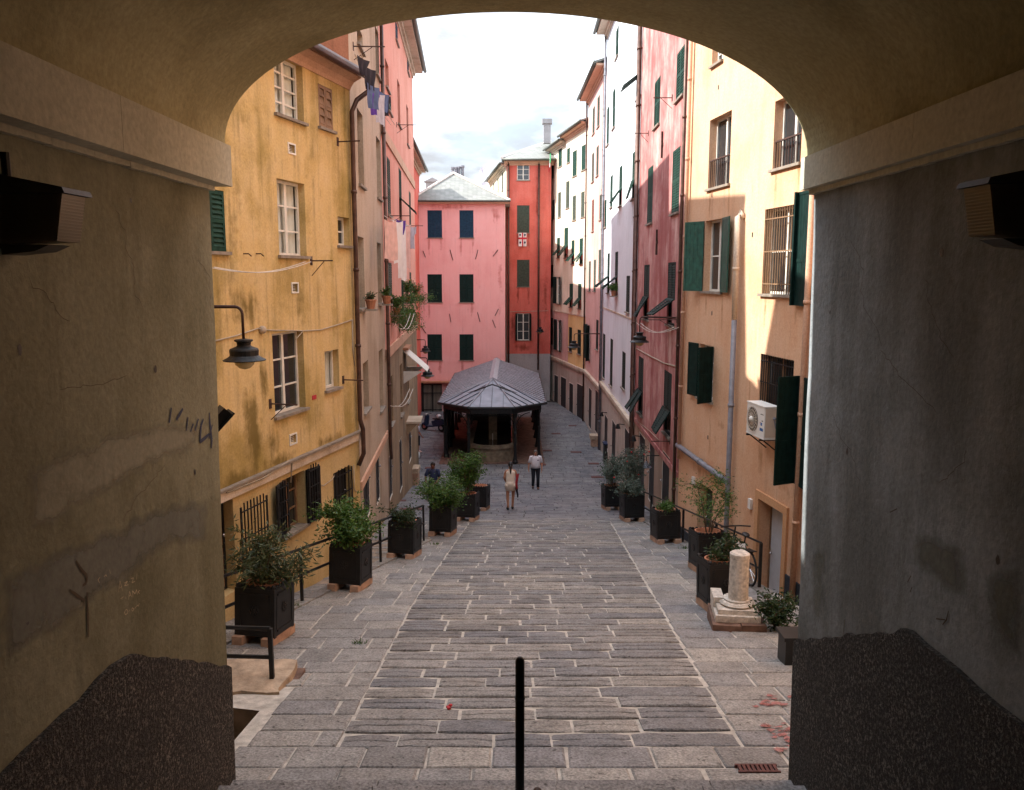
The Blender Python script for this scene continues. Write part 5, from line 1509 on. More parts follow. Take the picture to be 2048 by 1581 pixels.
for (x, yk) in colpts:
    h = ze - .3 - zg
    m = MB(); m.lathe((x, yk, zg), [(.16, 0), (.16, .12), (.12, .18), (.10, .3), (.085, .4), (.075, h * .55), (.10, h * .57), (.10, h * .6), (.07, h * .63), (.06, h * .86), (.11, h * .9), (.13, h * .97), (.13, h)], 10)
    co = obj('column', m, 'iron', ph, (x, yk, zg), smooth=False)
    m = MB()
    dirs = [(1, 0), (-1, 0)] if yk < 42 else [(0, 1), (0, -1)]
    for dx_, dy_ in dirs:
        pts = [V((x, yk, zg + h * .62)) + V((dx_, dy_, 0)) * (.75 * (1 - math.cos(t))) + UP * (h * .36 * math.sin(t)) for t in [k * math.pi / 2 / 8 for k in range(9)]]
        m.tube(pts, .028, 6)
        for rr, fr2 in ((.11, .80), (.08, .70), (.07, .92)):
            c = V((x, yk, zg + h * fr2)) + V((dx_, dy_, 0)) * (.14 + .28 * (fr2 - .65))
            m.tube([c + (V((dx_, dy_, 0)) * math.cos(t) + UP * math.sin(t)) * rr for t in [k * 2 * math.pi / 10 for k in range(11)]], .014, 5)
    obj('bracket', m, 'iron', ph, (x, yk, zg))
# valance of cast leaves between the two front columns
m = MB()
for k in range(14):
    x = -2.1 + k * .165; c = V((x, 41.47, ze - .42))
    m.tube([c + V((math.cos(t) * .07, 0, math.sin(t) * .1)) for t in [j * math.pi / 5 for j in range(11)]], .014, 5)
m.box((-2.2, 41.43, ze - .55), (2.36, 0, 0), (0, .05, 0), (0, 0, .05)); obj('valance', m, 'iron', ph)
# dark sheet at the left front corner, lengthened to keep light out, and the low dark partition inside
m = MB(); m.box((PXL + .25, 42.75, zg), (.06, 0, 0), (0, 5.5, 0), (0, 0, ze - .3 - zg)); obj('side_panel', m, 'black', ph)
m = MB(); m.box((-2.55, 49.2, zg + .62), (2.5, 0, 0), (0, .12, 0), (0, 0, 2.1)); obj('hanging_panel', m, 'black', ph)
m = MB(); m.box((PXL + .1, 41.3, zg - .05), (PXR - PXL - .2, 0, 0), (0, 14, 0), (0, 0, .075)); obj('floor', m, 'brownstone', ph)
tr = thing('stone_trough', 'rounded stone washing trough with a water post under the iron roof', 'trough', (cx0, 45, zg))
def tpl(r, y0, y1, z, n=14):
    return [V((cx0 + r * math.cos(t), y0 + r * math.sin(t) * .9, z)) for t in [math.pi + math.pi * k / n for k in range(n + 1)]] + [V((cx0 + r, y1, z)), V((cx0 - r, y1, z))]
m = MB(); m.prism(tpl(1.22, 42.75, 54, zg), (0, 0, .72)); obj('body', m, 'troughstone', tr)
m = MB(); o_, i_ = tpl(1.32, 42.75, 54.1, zg + .725), tpl(1.04, 42.75, 53.8, zg + .725); up_ = V((0, 0, .16))
for k in range(len(o_)):
    k2 = (k + 1) % len(o_)
    m.face([o_[k], o_[k2], o_[k2] + up_, o_[k] + up_]); m.face([o_[k] + up_, o_[k2] + up_, i_[k2] + up_, i_[k] + up_]); m.face([i_[k], i_[k2], i_[k2] + up_, i_[k] + up_])
obj('rim', m, 'troughstone', tr)
m = MB(); m.face(tpl(1.05, 42.75, 53.8, zg + .80)); obj('water', m, 'water', tr)
m = MB(); m.cbox((cx0, 44.0, zg + 1.2), (.44, .5, 2.2)); m.cbox((cx0, 44.0, zg + 2.35), (.6, .66, .14)); m.tube([(cx0, 43.74, zg + 1.3), (cx0, 43.5, zg + 1.28), (cx0, 43.45, zg + 1.2)], .03, 6); obj('water_post', m, 'troughstone', tr)
m = MB(); m.tube([(cx0, 43.45, zg + 1.2), (cx0, 43.43, zg + .82)], .018, 6); obj('water_jet', m, 'curtain', tr)
# ---------------------------------------------------------------- planters and plants
TL, TR = -math.atan(0.203), 0.13
def planter_proto():
    t = thing('planter', 'x', 'planter', (0, 0, 0))
    W_, H_ = 0.60, 0.66; b = 0.12
    for k in range(4):
        q = Matrix.Rotation(k * math.pi / 2, 3, 'Z')
        m = MB(); m.box((-W_ / 2 + .05, -W_ / 2, b), (W_ - .1, 0, 0), (0, .018, 0), (0, 0, H_))
        m.box((-W_ / 2 + .09, -W_ / 2 - .012, b + .06), (W_ - .18, 0, 0), (0, .012, 0), (0, 0, .03)); m.box((-W_ / 2 + .09, -W_ / 2 - .012, b + H_ - .09), (W_ - .18, 0, 0), (0, .012, 0), (0, 0, .03))
        m.box((-W_ / 2 + .06, -W_ / 2 - .008, b + .1), (.03, 0, 0), (0, .008, 0), (0, 0, H_ - .2)); m.box((W_ / 2 - .09, -W_ / 2 - .008, b + .1), (.03, 0, 0), (0, .008, 0), (0, 0, H_ - .2))
        # embossed rosette
        c = V((0, -W_ / 2 - .006, b + H_ * .55))
        for j in range(8):
            a = j * math.pi / 4; m.ell(c + V((.055 * math.cos(a), 0, .055 * math.sin(a))), (.025, .012, .025), 6, 4)
        m.ell(c, (.03, .018, .03), 6, 4)
        n = 6
        for j in range(n):   # scalloped rim
            x = -W_ / 2 + .05 + (W_ - .1) * (j + .5) / n; r = (W_ - .1) / n / 2
            m.prism([V((x + r * math.cos(a), -W_ / 2 + .002, b + H_ + .01 + r * 1.3 * math.sin(a))) for a in [i * math.pi / 6 for i in range(7)]], (0, .014, 0))
        m.box((-W_ / 2 + .05, -W_ / 2 - .004, b + H_ - .02), (W_ - .1, 0, 0), (0, .024, 0), (0, 0, .032))
        m.v = [q @ p for p in m.v]; obj('panel', m, 'planter', t, local=True)
        m = MB(); m.cbox(q @ V((-W_ / 2 + .03, -W_ / 2 + .03, b + H_ / 2)), (.065, .065, H_ + .03)); m.ell(q @ V((-W_ / 2 + .03, -W_ / 2 + .03, b + H_ + .04)), (.035, .035, .035), 8, 6)
        obj('corner_post', m, 'planter', t, local=True)
    for x in (-.22, .22):
        m = MB(); m.cbox((x, -.02, .055), (.15, .74, .13)); m.cbox((x, -.28, .04), (.16, .2, .12)); obj('foot_block', m, 'blockstone', t, local=True)
    m = MB(); m.cbox((0, 0, b + H_ - .12), (W_ - .03, W_ - .03, .1)); obj('soil', m, 'soil', t, local=True)
    m = MB(); m.lathe((0, 0, b + H_ - .2), [(.20, 0), (.25, .2), (.265, .2), (.265, .25), (.235, .25), (.2, .1)], 16); obj('inner_pot', m, 'terra', t, local=True)
    return t
def leaves(mb, tips, n, ln, wd, lr, spread, droop=0.2):
    for _ in range(n):
        p, d = lr.choice(tips)
        c = p - d * lr.uniform(0, .12) + V((lr.gauss(0, spread), lr.gauss(0, spread), lr.gauss(0, spread)))
        o = (d * .5 + V((lr.gauss(0, 1), lr.gauss(0, 1), lr.gauss(0, .7) - droop))).normalized()
        u = o.cross(V((lr.gauss(0, 1), lr.gauss(0, 1), lr.gauss(0, 1) + .8))).normalized()
        k = lr.uniform(.65, 1.25); l, w = ln * k, wd * k
        nn = o.cross(u)
        m1 = c + o * l * .5 + nn * (w * .18)
        mb.face([c, m1 + u * w * .5, c + o * l, m1 - u * w * .5])
def shrub(name, label, base, kind, h, r, n, seed, ln, wd, mat, group=None, stems=5, tilt=(0, 0), flower=None, low=0.25, cat='shrub'):
    lr = random.Random(seed)
    t = thing(name, label, cat, base, 0, group)
    st = MB(); tips = []
    for i in range(stems):
        a = 6.283 * i / stems + lr.uniform(-.5, .5); rr = r * lr.uniform(.35, .9)
        top = V((rr * math.cos(a) + tilt[0], rr * math.sin(a) + tilt[1], h * lr.uniform(.6, 1.0)))
        mid = top * .45 + V((lr.uniform(-.04, .04), lr.uniform(-.04, .04), h * .08))
        st.tube([V((lr.uniform(-.04, .04), lr.uniform(-.04, .04), -.05)), mid, top], [.018, .012, .005], 5)
        for _ in range(5):
            f = lr.uniform(low, 1.0); p = (mid * 2 * f if f < .5 else mid.lerp(top, f * 2 - 1))
            e = p + V((lr.gauss(0, r * .38), lr.gauss(0, r * .38), lr.uniform(-.02, .35) * h * .5)); d = (e - p)
            st.tube([p, (p + e) / 2 + V((0, 0, .02)), e], [.008, .006, .003], 4)
            if d.length > 1e-3:
                tips.append((e, d.normalized())); tips.append(((p + e) / 2, d.normalized()))
        tips.append((top, V((0, 0, 1))))
    obj('stem', st, 'bark', t, local=True)
    lf = MB(); leaves(lf, tips, n, ln, wd, lr, r * .13 + .02, .5 if kind == 'oleander' else .15)
    obj('foliage', lf, mat, t, local=True, kind='stuff')
    if flower:
        f = MB()
        for _ in range(10):
            p, d = lr.choice(tips); f.ell(p + d * .05, (.03, .03, .025), 6, 4)
        obj('flower', f, flower, t, local=True, kind='stuff')
    return t

PGRP = 'black planters along the ramp'
plist = [
 ((517, 1290), TL, 'black planter nearest the archway on the left, behind the low rail', ('oleander', 'thin oleander with narrow drooping leaves in the front left planter', 0.82, .52, 1900, .13, .026, 'leaf_ole', (.1, 0))),
 ((695, 1182), TL, 'black planter with the tall bright bush, second on the left', ('bay', 'dense bright green bush overflowing the second left planter', .84, .50, 4600, .085, .036, 'leaf_bay', (.03, 0))),
 ((806, 1118), TL, 'black planter with the low round bush, third on the left', ('dark', 'low round dark bush in the third left planter', .42, .34, 2000, .065, .03, 'leaf_dark', (0, 0))),
 ((884, 1073), TL, 'black planter with the light spreading bush, fourth on the left', ('bay', 'light green spreading bush in the fourth left planter', .78, .60, 4600, .085, .034, 'leaf_bay', (0, 0))),
 ((934, 1043), TL, 'black planter under the tallest bush, near the walking woman', ('bay', 'tall loose bush in the planter nearest the walking woman', 1.35, .52, 4800, .09, .04, 'leaf_bay', (.02, 0))),
 ((958, 1022), TL, 'black planter half hidden, last in the left row', None),
 ((1450, 1226), TR, 'black planter behind the broken stone column', ('dark', 'sparse bush behind the broken stone column', .55, .30, 800, .08, .03, 'leaf_dark', (0, 0))),
 ((1422, 1148), TR, 'black planter below the thin fern leaved tree, by the bicycle', ('acacia', 'thin small tree with flat light green crown beside the downpipe', 1.15, .54, 1400, .07, .022, 'leaf_bay', (.05, 0))),
 ((1335, 1088), TR, 'black planter with a low clump, alone midway on the right', ('dark', 'low clump of leaves in the midway right planter', .34, .26, 700, .07, .03, 'leaf_bay', (0, 0))),
 ((1266, 1044), TR, 'black planter with grey green leaves, second from the far end on the right', ('silver', 'grey green bush in front of the dark far doors on the right', .55, .40, 1700, .09, .035, 'leaf_silver', (0, 0))),
 ((1226, 1021), TR, 'black planter with the biggest bush, farthest on the right', ('silver', 'big loose grey green bush in the farthest right planter', 1.15, .55, 2800, .09, .036, 'leaf_silver', (.08, 0))),
]
proto = None
for i, (pp, rz, lab, pl) in enumerate(plist):
    c = ground(*pp); c.y += 0.30; c.z = gz(c.y)
    if proto is None: proto = planter_proto(); o = proto
    else: o = copy_tree(proto)
    o.location = c + V((0, 0, .02)); o.rotation_euler = (-TH * .55, 0, rz); o['label'] = lab; o['group'] = PGRP
    if pl:
        kind, l2, h, r, n, ln, wd, mt, tilt = pl
        shrub('shrub' if kind != 'acacia' else 'small_tree', l2, c + V((0, 0, .70)), kind, h, r, n, 40 + i, ln, wd, mt, 'plants in the black planters', tilt=tilt, stems=7 if n > 2500 else 5, low=.3 if kind != 'acacia' else .85)
# second bush in the farthest right pair, with red flowers
c = ground(1258, 1040); shrub('shrub', 'tall reddish bush growing between the two far right planters', c + V((.2, .9, .5)), 'silver', 1.55, .42, 2200, 77, .09, .034, 'leaf_silver', 'plants in the black planters', stems=6, flower='flowerred')
# pot plant by the right pier
c = ground(1585, 1325)
t = thing('plant_pot', 'dark square pot tucked against the right pier', 'plant pot', c)
m = MB(); m.prism([(-.15, -.15, 0), (.15, -.15, 0), (.15, .15, 0), (-.15, .15, 0)], (0, 0, .36)); obj('body', m, 'black', t, local=True)
m = MB(); m.cbox((0, 0, .385), (.36, .36, .05)); obj('rim', m, 'black', t, local=True)
shrub('shrub', 'green bush on the paving between the broken column and the right pier', ground(1553, 1262) + V((0.05, .1, .02)), 'bay', .42, .32, 1700, 81, .07, .03, 'leaf_dark', None, stems=8)
for i, (a, b) in enumerate(((715, 1288), (490, 1110), (870, 1090), (1372, 1098), (545, 1225))):
    c = ground(a, b) if i != 1 else ground(590, 1215)
    lr = random.Random(i); m = MB()
    for _ in range(26):
        d = V((lr.gauss(0, .5), lr.gauss(0, .5), 1)).normalized(); u = d.cross(V((lr.random(), 1, 0))).normalized() * .008; l = lr.uniform(.05, .13); p = c + V((lr.gauss(0, .05), lr.gauss(0, .03), 0))
        m.face([p - u, p + u, p + d * l])
    tag(obj('weed', m, 'leaf_bay', None, c), ('weed tuft in a joint of the left flagstones', 'weed tuft at the foot of the left railing', 'weed tuft near the fourth left planter', 'weed tuft by the right kerb', 'weed tuft behind the low stone block')[i], 'weed')

# ---------------------------------------------------------------- railings
def railing(label, pts, ydz, h, rails, fn, cap=.025, group='black railings beside the ramp'):
    c = pts[0]
    t = thing('railing', label, 'railing', c, 0, group)
    for p in pts:
        m = MB(); m.box(p + V((-.025, -.025, -.05)), (.05, 0, 0), (0, .05, 0), (0, 0, h + .05)); obj('post', m, 'iron', t, p)
    for i in range(len(pts) - 1):
        for rh in rails:
            m = MB(); m.tube([pts[i] + V((0, 0, h * rh)), pts[i + 1] + V((0, 0, h * rh))], cap, 6); obj('rail', m, 'iron', t, pts[i])
    return t
def onl(y, f, dz=.03): return V((f(y), y, gz(y) + dz))
railing('long black railing behind the left planters', [onl(y, lx) for y in (10.4, 13.5, 17.2, 20.2)], 0, .92, (1.0, .5), lx)
railing('black railing with thin rails behind the right planters', [onl(y, rx) for y in (14.6, 17.3, 20.0, 23.6, 24.6)], 0, .85, (1.0, .42), rx, .02)
# low block and short rail beside the steps down on the left
cb = ground(515, 1362)
t = thing('low_wall', 'low stone block topped by a worn slab beside the sunken steps', 'low wall', cb)
m = MB(); m.box((-3.7, cb.y - .42, gz(cb.y) - 1.2), (1.12, 0, 0), (0, .75, 0), (0, 0, 1.2)); obj('base', m, 'brownstone', t)
m = MB(); lr = random.Random(5); x0, x1, y0, y1, zt_ = -3.72, -2.68, cb.y - .46, cb.y + .36, gz(cb.y) + .10
top = []
for k in range(8): top.append(V((x0 + (x1 - x0) * k / 7, y0 + lr.uniform(-.03, .03), zt_ + lr.uniform(-.012, .012))))
for k in range(5): top.append(V((x1 + lr.uniform(-.04, .04), y0 + (y1 - y0) * (k + .5) / 5, zt_ - lr.uniform(0, .02))))
for k in range(8): top.append(V((x1 + (x0 - x1) * k / 7, y1 + lr.uniform(-.02, .02), zt_)))
m.prism([p + V((0, 0, -.13)) for p in top], (0, 0, .13)); obj('slab', m, 'blockpale', t)
p1 = V((-2.86, cb.y - .12, zt_))
railing('short black rail standing on the low stone block', [p1, p1 + V((-1.0, .06, .0))], 0, .62, (1.0, .42), None)
# handrail post on the stairs
y0 = 4.35; dx, dz = ray(1040, 1312); pt = V((dx * y0, y0, dz * y0))
t = thing('handrail_post', 'black round capped post in the middle of the passage stairs', 'post', V((pt.x, y0, -3.55)))
m = MB(); m.tube([V((pt.x, y0, -3.55)), pt - V((0, 0, .03))], .026, 12); obj('shaft', m, 'black', t, smooth=True)
m = MB(); m.ell(pt - V((0, 0, .035)), (.026, .026, .03), 12, 8); obj('cap', m, 'black', t, smooth=True); m = MB(); m.tube([pt - V((0, 0, .26)), pt - V((0, 0, .24))], .029, 12); obj('collar', m, 'black', t)
dx, dz = ray(1075, 1581); y1 = 4.0
t = thing('handrail_stub', 'rounded black end of a second handrail at the lower edge', 'handrail', V((dx * y1, y1, dz * y1)))
p = V((dx * y1, y1, dz * y1)); m = MB(); m.tube([p + V((0, .02, -.02)), p + V((0, -.3, .03))], .024, 10); obj('bar', m, 'rustiron', t); m = MB(); m.tube([p + V((0, -.2, -1.2)), p + V((0, -.2, 0))], .02, 8); obj('shaft', m, 'rustiron', t)

# broken marble column on its moulded base
c = ground(1485, 1262); c.y += .36; c.z = gz(c.y)
t = thing('column_stump', 'broken pink marble column on a moulded white base by the orange door', 'column', c, -.12)
for k, (x, w) in enumerate(((-.2, .40), (.2, .37))):
    m = MB(); m.cbox((x, -.02, .06), (w, .80, .22)); m.v = [p + V((rnd.uniform(-.02, .02), rnd.uniform(-.02, .02), rnd.uniform(-.015, .015))) for p in m.v]; obj('plinth_stone', m, 'brownstone', t, local=True)
m = MB(); m.cbox((-.02, .0, .215), (.66, .66, .10)); m.cbox((-.02, .02, .30), (.58, .58, .07)); m.lathe((0, .02, .335), [(.24, 0), (.27, .03), (.24, .06), (.20, .07), (.205, .09)], 20); obj('base', m, 'marble', t, local=True)
m = MB(); m.cbox((-.27, .2, .34), (.16, .4, .16)); obj('base_fragment', m, 'marble', t, local=True)
m = MB(); m.lathe((.02, .02, .40), [(.150, 0), (.150, .1), (.146, .4), (.143, .66), (.148, .67), (.148, .73), (.12, .75), (.02, .752)], 22); obj('shaft', m, 'marble', t, local=True)

# ---------------------------------------------------------------- lamps
def hat_lamp(label, top, hat, arm_from, r=.28, glass=True):
    """a bracket lamp with a wide hat: arm from the wall, drop, hat, bowl"""
    t = thing('street_lamp', label, 'street lamp', arm_from, 0, 'hat shaped street lamps')
    m = MB(); pts = [arm_from]
    d = (V((top.x, top.y, arm_from.z)) - arm_from)
    for k in range(5):
        a = k / 4 * math.pi / 2; q = arm_from + d - d.normalized() * .1 * (1 - math.sin(a)) - V((0, 0, .1 * (1 - math.cos(a)))); pts.append(q)
    pts.append(hat + V((0, 0, .27 * r / .28)))
    m.tube(pts, [.03, .022] + [.02] * (len(pts) - 2), 8); obj('arm', m, 'rustiron', t, smooth=True)
    k = r / .28
    m = MB(); m.lathe(hat, [(a * k, b * k) for a, b in ((.02, .29), (.12, .275), (.125, .255), (.095, .24), (.09, .20), (.10, .185), (.185, .15), (.195, .13), (.19, .06), (.21, .04), (.285, .0), (.28, -.012), (.19, .02), (.05, .02))], 22); obj('hat', m, 'iron', t, smooth=False)
    m = MB(); m.lathe(hat, [(a * k, b * k) for a, b in ((.135, .015), (.14, -.02), (.12, -.07), (.07, -.115), (.01, -.13))], 18); obj('bowl', m, 'lampglass', t, smooth=True)
    return t
yl = 11.2
dx, dz = ray(489, 720); hat = V((dx * yl, yl, dz * yl)); dx2, dz2 = ray(489, 614)
hat_lamp('hat lamp on a rusty arm beside the archway, nearest of all', V((hat.x, yl, dz2 * yl)), hat, V((-8.286 + .248 * yl, yl, dz2 * yl)))
def lamp_on(F, pxw, hatpx, armpy, label, r=.28, outd=None):
    s, z = F.px(*pxw)
    a = F.P(s, 0, z); 
    o = outd
    b = F.P(s, o, z); dx, dz = ray(hatpx[0], hatpx[1])
    hat = V((b.x, b.y, dz * b.y))
    return hat_lamp(label, b, hat, a, r)
# right: on the white/rose boundary, and by the ochre house; left: over the piazza
s, z = PR.px(1352, 632); yv = PR.P(s, 0, z).y
dx, dz = ray(1279, 684)
yl2 = PR.P(PR.px(1352, 632)[0], 0, 0).y + .6
hat_lamp('hat lamp hanging in front of the faded rose house', V((dx * yl2, yl2, ray(1278, 634)[1] * yl2)), V((dx * yl2, yl2, dz * yl2)), PR.P(PR.px(1352, 632)[0], 0, ray(1352, 634)[1] * yl2))
yl3 = 45.5; dx, dz = ray(1148, 695)
hat_lamp('small hat lamp in front of the ochre wall on the right', V((dx * yl3, yl3, ray(1140, 668)[1] * yl3)), V((dx * yl3, yl3, dz * yl3)), V((4.93, yl3, ray(1200, 668)[1] * yl3)), r=.36)
yl4 = 40.5; dx, dz = ray(855, 752)
hat_lamp('hat lamp over the scooter, lower of the two on the left', V((dx * yl4, yl4, ray(855, 716)[1] * yl4)), V((dx * yl4, yl4, dz * yl4)), V((-2.556 - .054 * yl4, yl4, ray(800, 716)[1] * yl4)), r=.34)
yl5 = 52.0; dx, dz = ray(851, 703)
hat_lamp('hat lamp against the pink house corner, higher of the two on the left', V((dx * yl5, yl5, ray(851, 680)[1] * yl5)), V((dx * yl5, yl5, dz * yl5)), V((-6.0, yl5, ray(835, 680)[1] * yl5)), r=.34)
yl6 = 62.0; dx, dz = ray(1080, 664)
hat_lamp('small hat lamp against the red house drainpipe', V((dx * yl6, yl6, dz * yl6 + .9)), V((dx * yl6, yl6, dz * yl6)), V((dx * yl6 + .05, 63, dz * yl6 + .9)), r=.34)
# floodlight on the archway front
y0 = 6.9; dx, dz = ray(440, 835); c = V((dx * y0, y0, dz * y0))
t = thing('floodlight', 'flat black floodlight tilted down beside the left pier', 'floodlight', c)
n_ = V((.62, .35, -.7)).normalized(); a_ = V((0.5, -.87, 0)); b_ = n_.cross(a_).normalized()
def fb_(m, o, sa, sb, d0, d1): m.box(c + a_ * (-sa / 2) + b_ * (-sb / 2) + n_ * d0, a_ * sa, b_ * sb, n_ * (d1 - d0))
m = MB(); fb_(m, 0, .20, .16, -.05, .03); fb_(m, 0, .24, .20, .03, .045); obj('housing', m, 'iron', t)
m = MB(); fb_(m, 0, .19, .15, .046, .052); obj('lens', m, 'diffuser', t)
m = MB(); m.tube([c - n_ * .05, c - n_ * .05 + V((-.12, -.1, .05)), V((c.x - .16, EX + .003, c.z + .05))], .016, 6); obj('arm', m, 'iron', t)
# bulkhead lamps on the tunnel walls
for sg, (px_, py_), lab in ((-1, (108, 440), 'dark bulkhead lamp with ribbed glass on the left tunnel wall'), (1, (1995, 425), 'dark bulkhead lamp with ribbed glass on the right tunnel wall')):
    dx, dz = ray(px_, py_); xg = 2.10; y = sg * xg / dx; c = V((sg * xg, y, dz * y))
    t = thing('wall_lamp', lab, 'wall lamp', c, 0, 'bulkhead lamps in the passage')
    m = MB(); m.box(c + V((sg * .26, -.08, -.13)), (-sg * .06, 0, 0), (0, .20, 0), (0, 0, .30)); m.prism([c + V((sg * .21, -.12, .11)), c + V((-sg * .12, -.12, .11)), c + V((-sg * .11, -.12, .135)), c + V((sg * .21, -.12, .20))], (0, .25, 0)); m.prism([c + V((sg * .2, -.09, -.115)), c + V((sg * .2, -.09, -.16)), c + V((sg * .05, -.09, -.145)), c + V((-sg * .02, -.09, -.115))], (0, .18, 0)); obj('housing', m, 'bronze', t)
    m = MB(); m.prism([c + V((sg * .198, -.10, .108)), c + V((-sg * .10, -.10, .108)), c + V((-sg * .06, -.10, -.10)), c + V((sg * .198, -.10, -.112))], (0, .2, 0))
    for k in range(14):
        zz = c.z - .09 + .014 * k; m.box((c.x - sg * (.065 + .035 * k / 14), c.y - .102, zz), (sg * .25, 0, 0), (0, .204, 0), (0, 0, .006))
    obj('diffuser', m, 'ribglass', t)
    m = MB(); m.tube([c + V((sg * .2, 0, .17)), c + V((sg * .2, .0, .3))], .02, 8); obj('conduit', m, 'black', t)
y = 3.55; c = V((2.30, y, ray(2046, 318)[1] * y))
t = thing('junction_box', 'pale square junction box above the right tunnel lamp', 'junction box', c); m = MB(); m.box(c + V((.05, -.14, -.09)), (-.07, 0, 0), (0, .2, 0), (0, 0, .18)); obj('box', m, 'trim', t)
m = MB()
for dy_ in (-.11, .03):
    for dz_ in (-.07, .06): m.box(c + V((-.021, dy_ , dz_)), (-.003, 0, 0), (0, .015, 0), (0, 0, .015))
obj('screws', m, 'iron', t)
m = MB(); p0 = onwall(4, 170, -1); m.box((-2.28, 3.18, .86), (.09, 0, 0), (0, .42, 0), (0, 0, .62)); tag(obj('board', m, 'impost', None, (-2.28, 3.3, .9)), 'narrow plastered board at the upper left edge of the passage', 'board')

# ---------------------------------------------------------------- air conditioner
s0, z0 = OF.px(1556, 868); s0 = OF.px(1568, 850)[0]; z0 = -3.26
t = thing('air_conditioner', 'white outdoor air conditioner unit with round fan on the orange wall', 'air conditioner', OF.P(s0 + .42, .3, z0))
m = MB(); OF.box(m, s0, s0 + .84, .12, .42, z0, z0 + .62); obj('body', m, 'acwhite', t)
m = MB(); OF.box(m, s0 - .012, s0 + .852, .11, .432, z0 + .622, z0 + .645); obj('cover', m, 'acwhite', t)
m = MB(); OF.box(m, s0 - .006, s0 + .846, .114, .426, z0 - .03, z0 - .002); obj('base_tray', m, 'acwhite', t)
m = MB(); OF.box(m, s0 - .008, s0 - .001, .13, .40, z0 + .02, z0 + .60); obj('side_plate', m, 'acside', t)
fc = (s0 + .55, z0 + .31)
def disc(r0, r1, o, n=28):
    mm = MB()
    for k in range(n):
        a, b = 6.2832 * k / n, 6.2832 * (k + 1) / n
        P = lambda r, t: OF.P(fc[0] + r * math.cos(t), o, fc[1] + r * math.sin(t))
        mm.face([P(r0, a), P(r1, a), P(r1, b), P(r0, b)])
    return mm
obj('fan_recess', disc(.0, .255, .423), 'black', t)
m = MB()
for k in range(3):
    for j in range(6):
        a = 6.283 * k / 3 + j * .22
        P = lambda r, t, o: OF.P(fc[0] + r * math.cos(t), o, fc[1] + r * math.sin(t))
        m.face([P(.07, a, .425 + .002 * j), P(.22, a, .425 + .002 * j), P(.22, a + .22, .427 + .002 * j), P(.07, a + .22, .427 + .002 * j)])
obj('fan_blade', m, 'greyshut', t)
m = MB()
for k in range(20):
    a = 6.2832 * k / 20; m.tube([OF.P(fc[0] + .06 * math.cos(a), .445, fc[1] + .06 * math.sin(a)), OF.P(fc[0] + .255 * math.cos(a), .436, fc[1] + .255 * math.sin(a))], .005, 4)
for r in (.12, .19, .255):
    m.tube([OF.P(fc[0] + r * math.cos(a), .442, fc[1] + r * math.sin(a)) for a in [6.2832 * k / 24 for k in range(25)]], .005, 4)
obj('fan_guard', m, 'acside', t)
m = MB(); m.ell(OF.P(fc[0], .442, fc[1]), (.06, .06, .06), 10, 6); obj('fan_hub', m, 'acwhite', t, smooth=True)
for (da, db, za, zb, mt) in ((.05, .20, .13, .19, 'stickerblue'), (.10, .17, .24, .30, 'stickerblue'), (.06, .12, .33, .35, 'black'), (.18, .20, .28, .30, 'redcloth')):
    m = MB(); OF.box(m, s0 + da, s0 + db, .4205, .423, z0 + za, z0 + zb); obj('sticker', m, mt, t)
m = MB()
for k in range(7): OF.box(m, s0 + .05 + .02 * k, s0 + .064 + .02 * k, .4205, .422, z0 + .46, z0 + .475 + .008 * (k % 2))
obj('lettering', m, 'greyshut', t)
m = MB(); m.ell(OF.P(s0 - .03, .22, z0 + .40), (.035, .035, .035), 8, 6); m.tube([OF.P(s0 - .03, .22, z0 + .38), OF.P(s0 - .05, .2, z0 + .22), OF.P(s0 - .04, .12, z0 + .1), OF.P(s0 - .04, .03, z0 + .05)], .014, 6); obj('valve', m, 'greypipe', t)
for ds in (.1, .72):
    m = MB(); OF.box(m, s0 + ds, s0 + ds + .04, 0, .46, z0 - .07, z0 - .032); m.tube([OF.P(s0 + ds + .02, .01, z0 - .35), OF.P(s0 + ds + .02, .38, z0 - .06)], .014, 6); obj('bracket', m, 'iron', t)

# ---------------------------------------------------------------- bicycle on the right railing
def ring(mb, c, r, tr, ax, n=28, k=6):
    e1 = V((0, 0, 1)); e2 = ax.cross(e1).normalized()
    mb.tube([c + (e1 * math.cos(6.2832 * i / n) + e2 * math.sin(6.2832 * i / n)) * r for i in range(n + 1)], tr, k, cap=False)
yb_ = 15.3; xb_ = rx(yb_) - .02
def bpos(a, h, l=0.0): return base_ + fw * a + UP * h + sd * l
fw = V((-.10, 1, 0)).normalized() ; fw = (fw + V((0, 0, -SLOPE))).normalized(); sd = V((1, .1, 0)).normalized()
base_ = V((xb_ - .12, yb_, gz(yb_) + .02))
t = thing('bicycle', 'dark bicycle leaning on the right railing beside the grey door', 'bicycle', base_)
for a in (-.5, .52):
    m = MB(); ring(m, bpos(a, .33), .32, .022, sd); w = obj('wheel', m, 'rubber', t, bpos(a, .33), smooth=True)
    m = MB(); ring(m, bpos(a, .33), .295, .012, sd)
    obj('rim', m, 'chrome', w, bpos(a, .33))
    m = MB()
    for k in range(16): m.tube([bpos(a, .33), bpos(a, .33) + (UP * math.cos(k * .3927) + fw * math.sin(k * .3927)) * .29], .003, 3)
    obj('spokes', m, 'chrome', w, bpos(a, .33), kind='stuff')
m = MB()
for A_, B_ in (((-.5, .33), (-.06, .30)), ((-.06, .30), (-.2, .82)), ((-.2, .78), (-.5, .33)), ((-.06, .30), (.36, .74)), ((-.18, .74), (.35, .84)), ((.34, .9), (.52, .33))):
    m.tube([bpos(*A_), bpos(*B_)], .018, 8)
obj('frame', m, 'iron', t, base_)
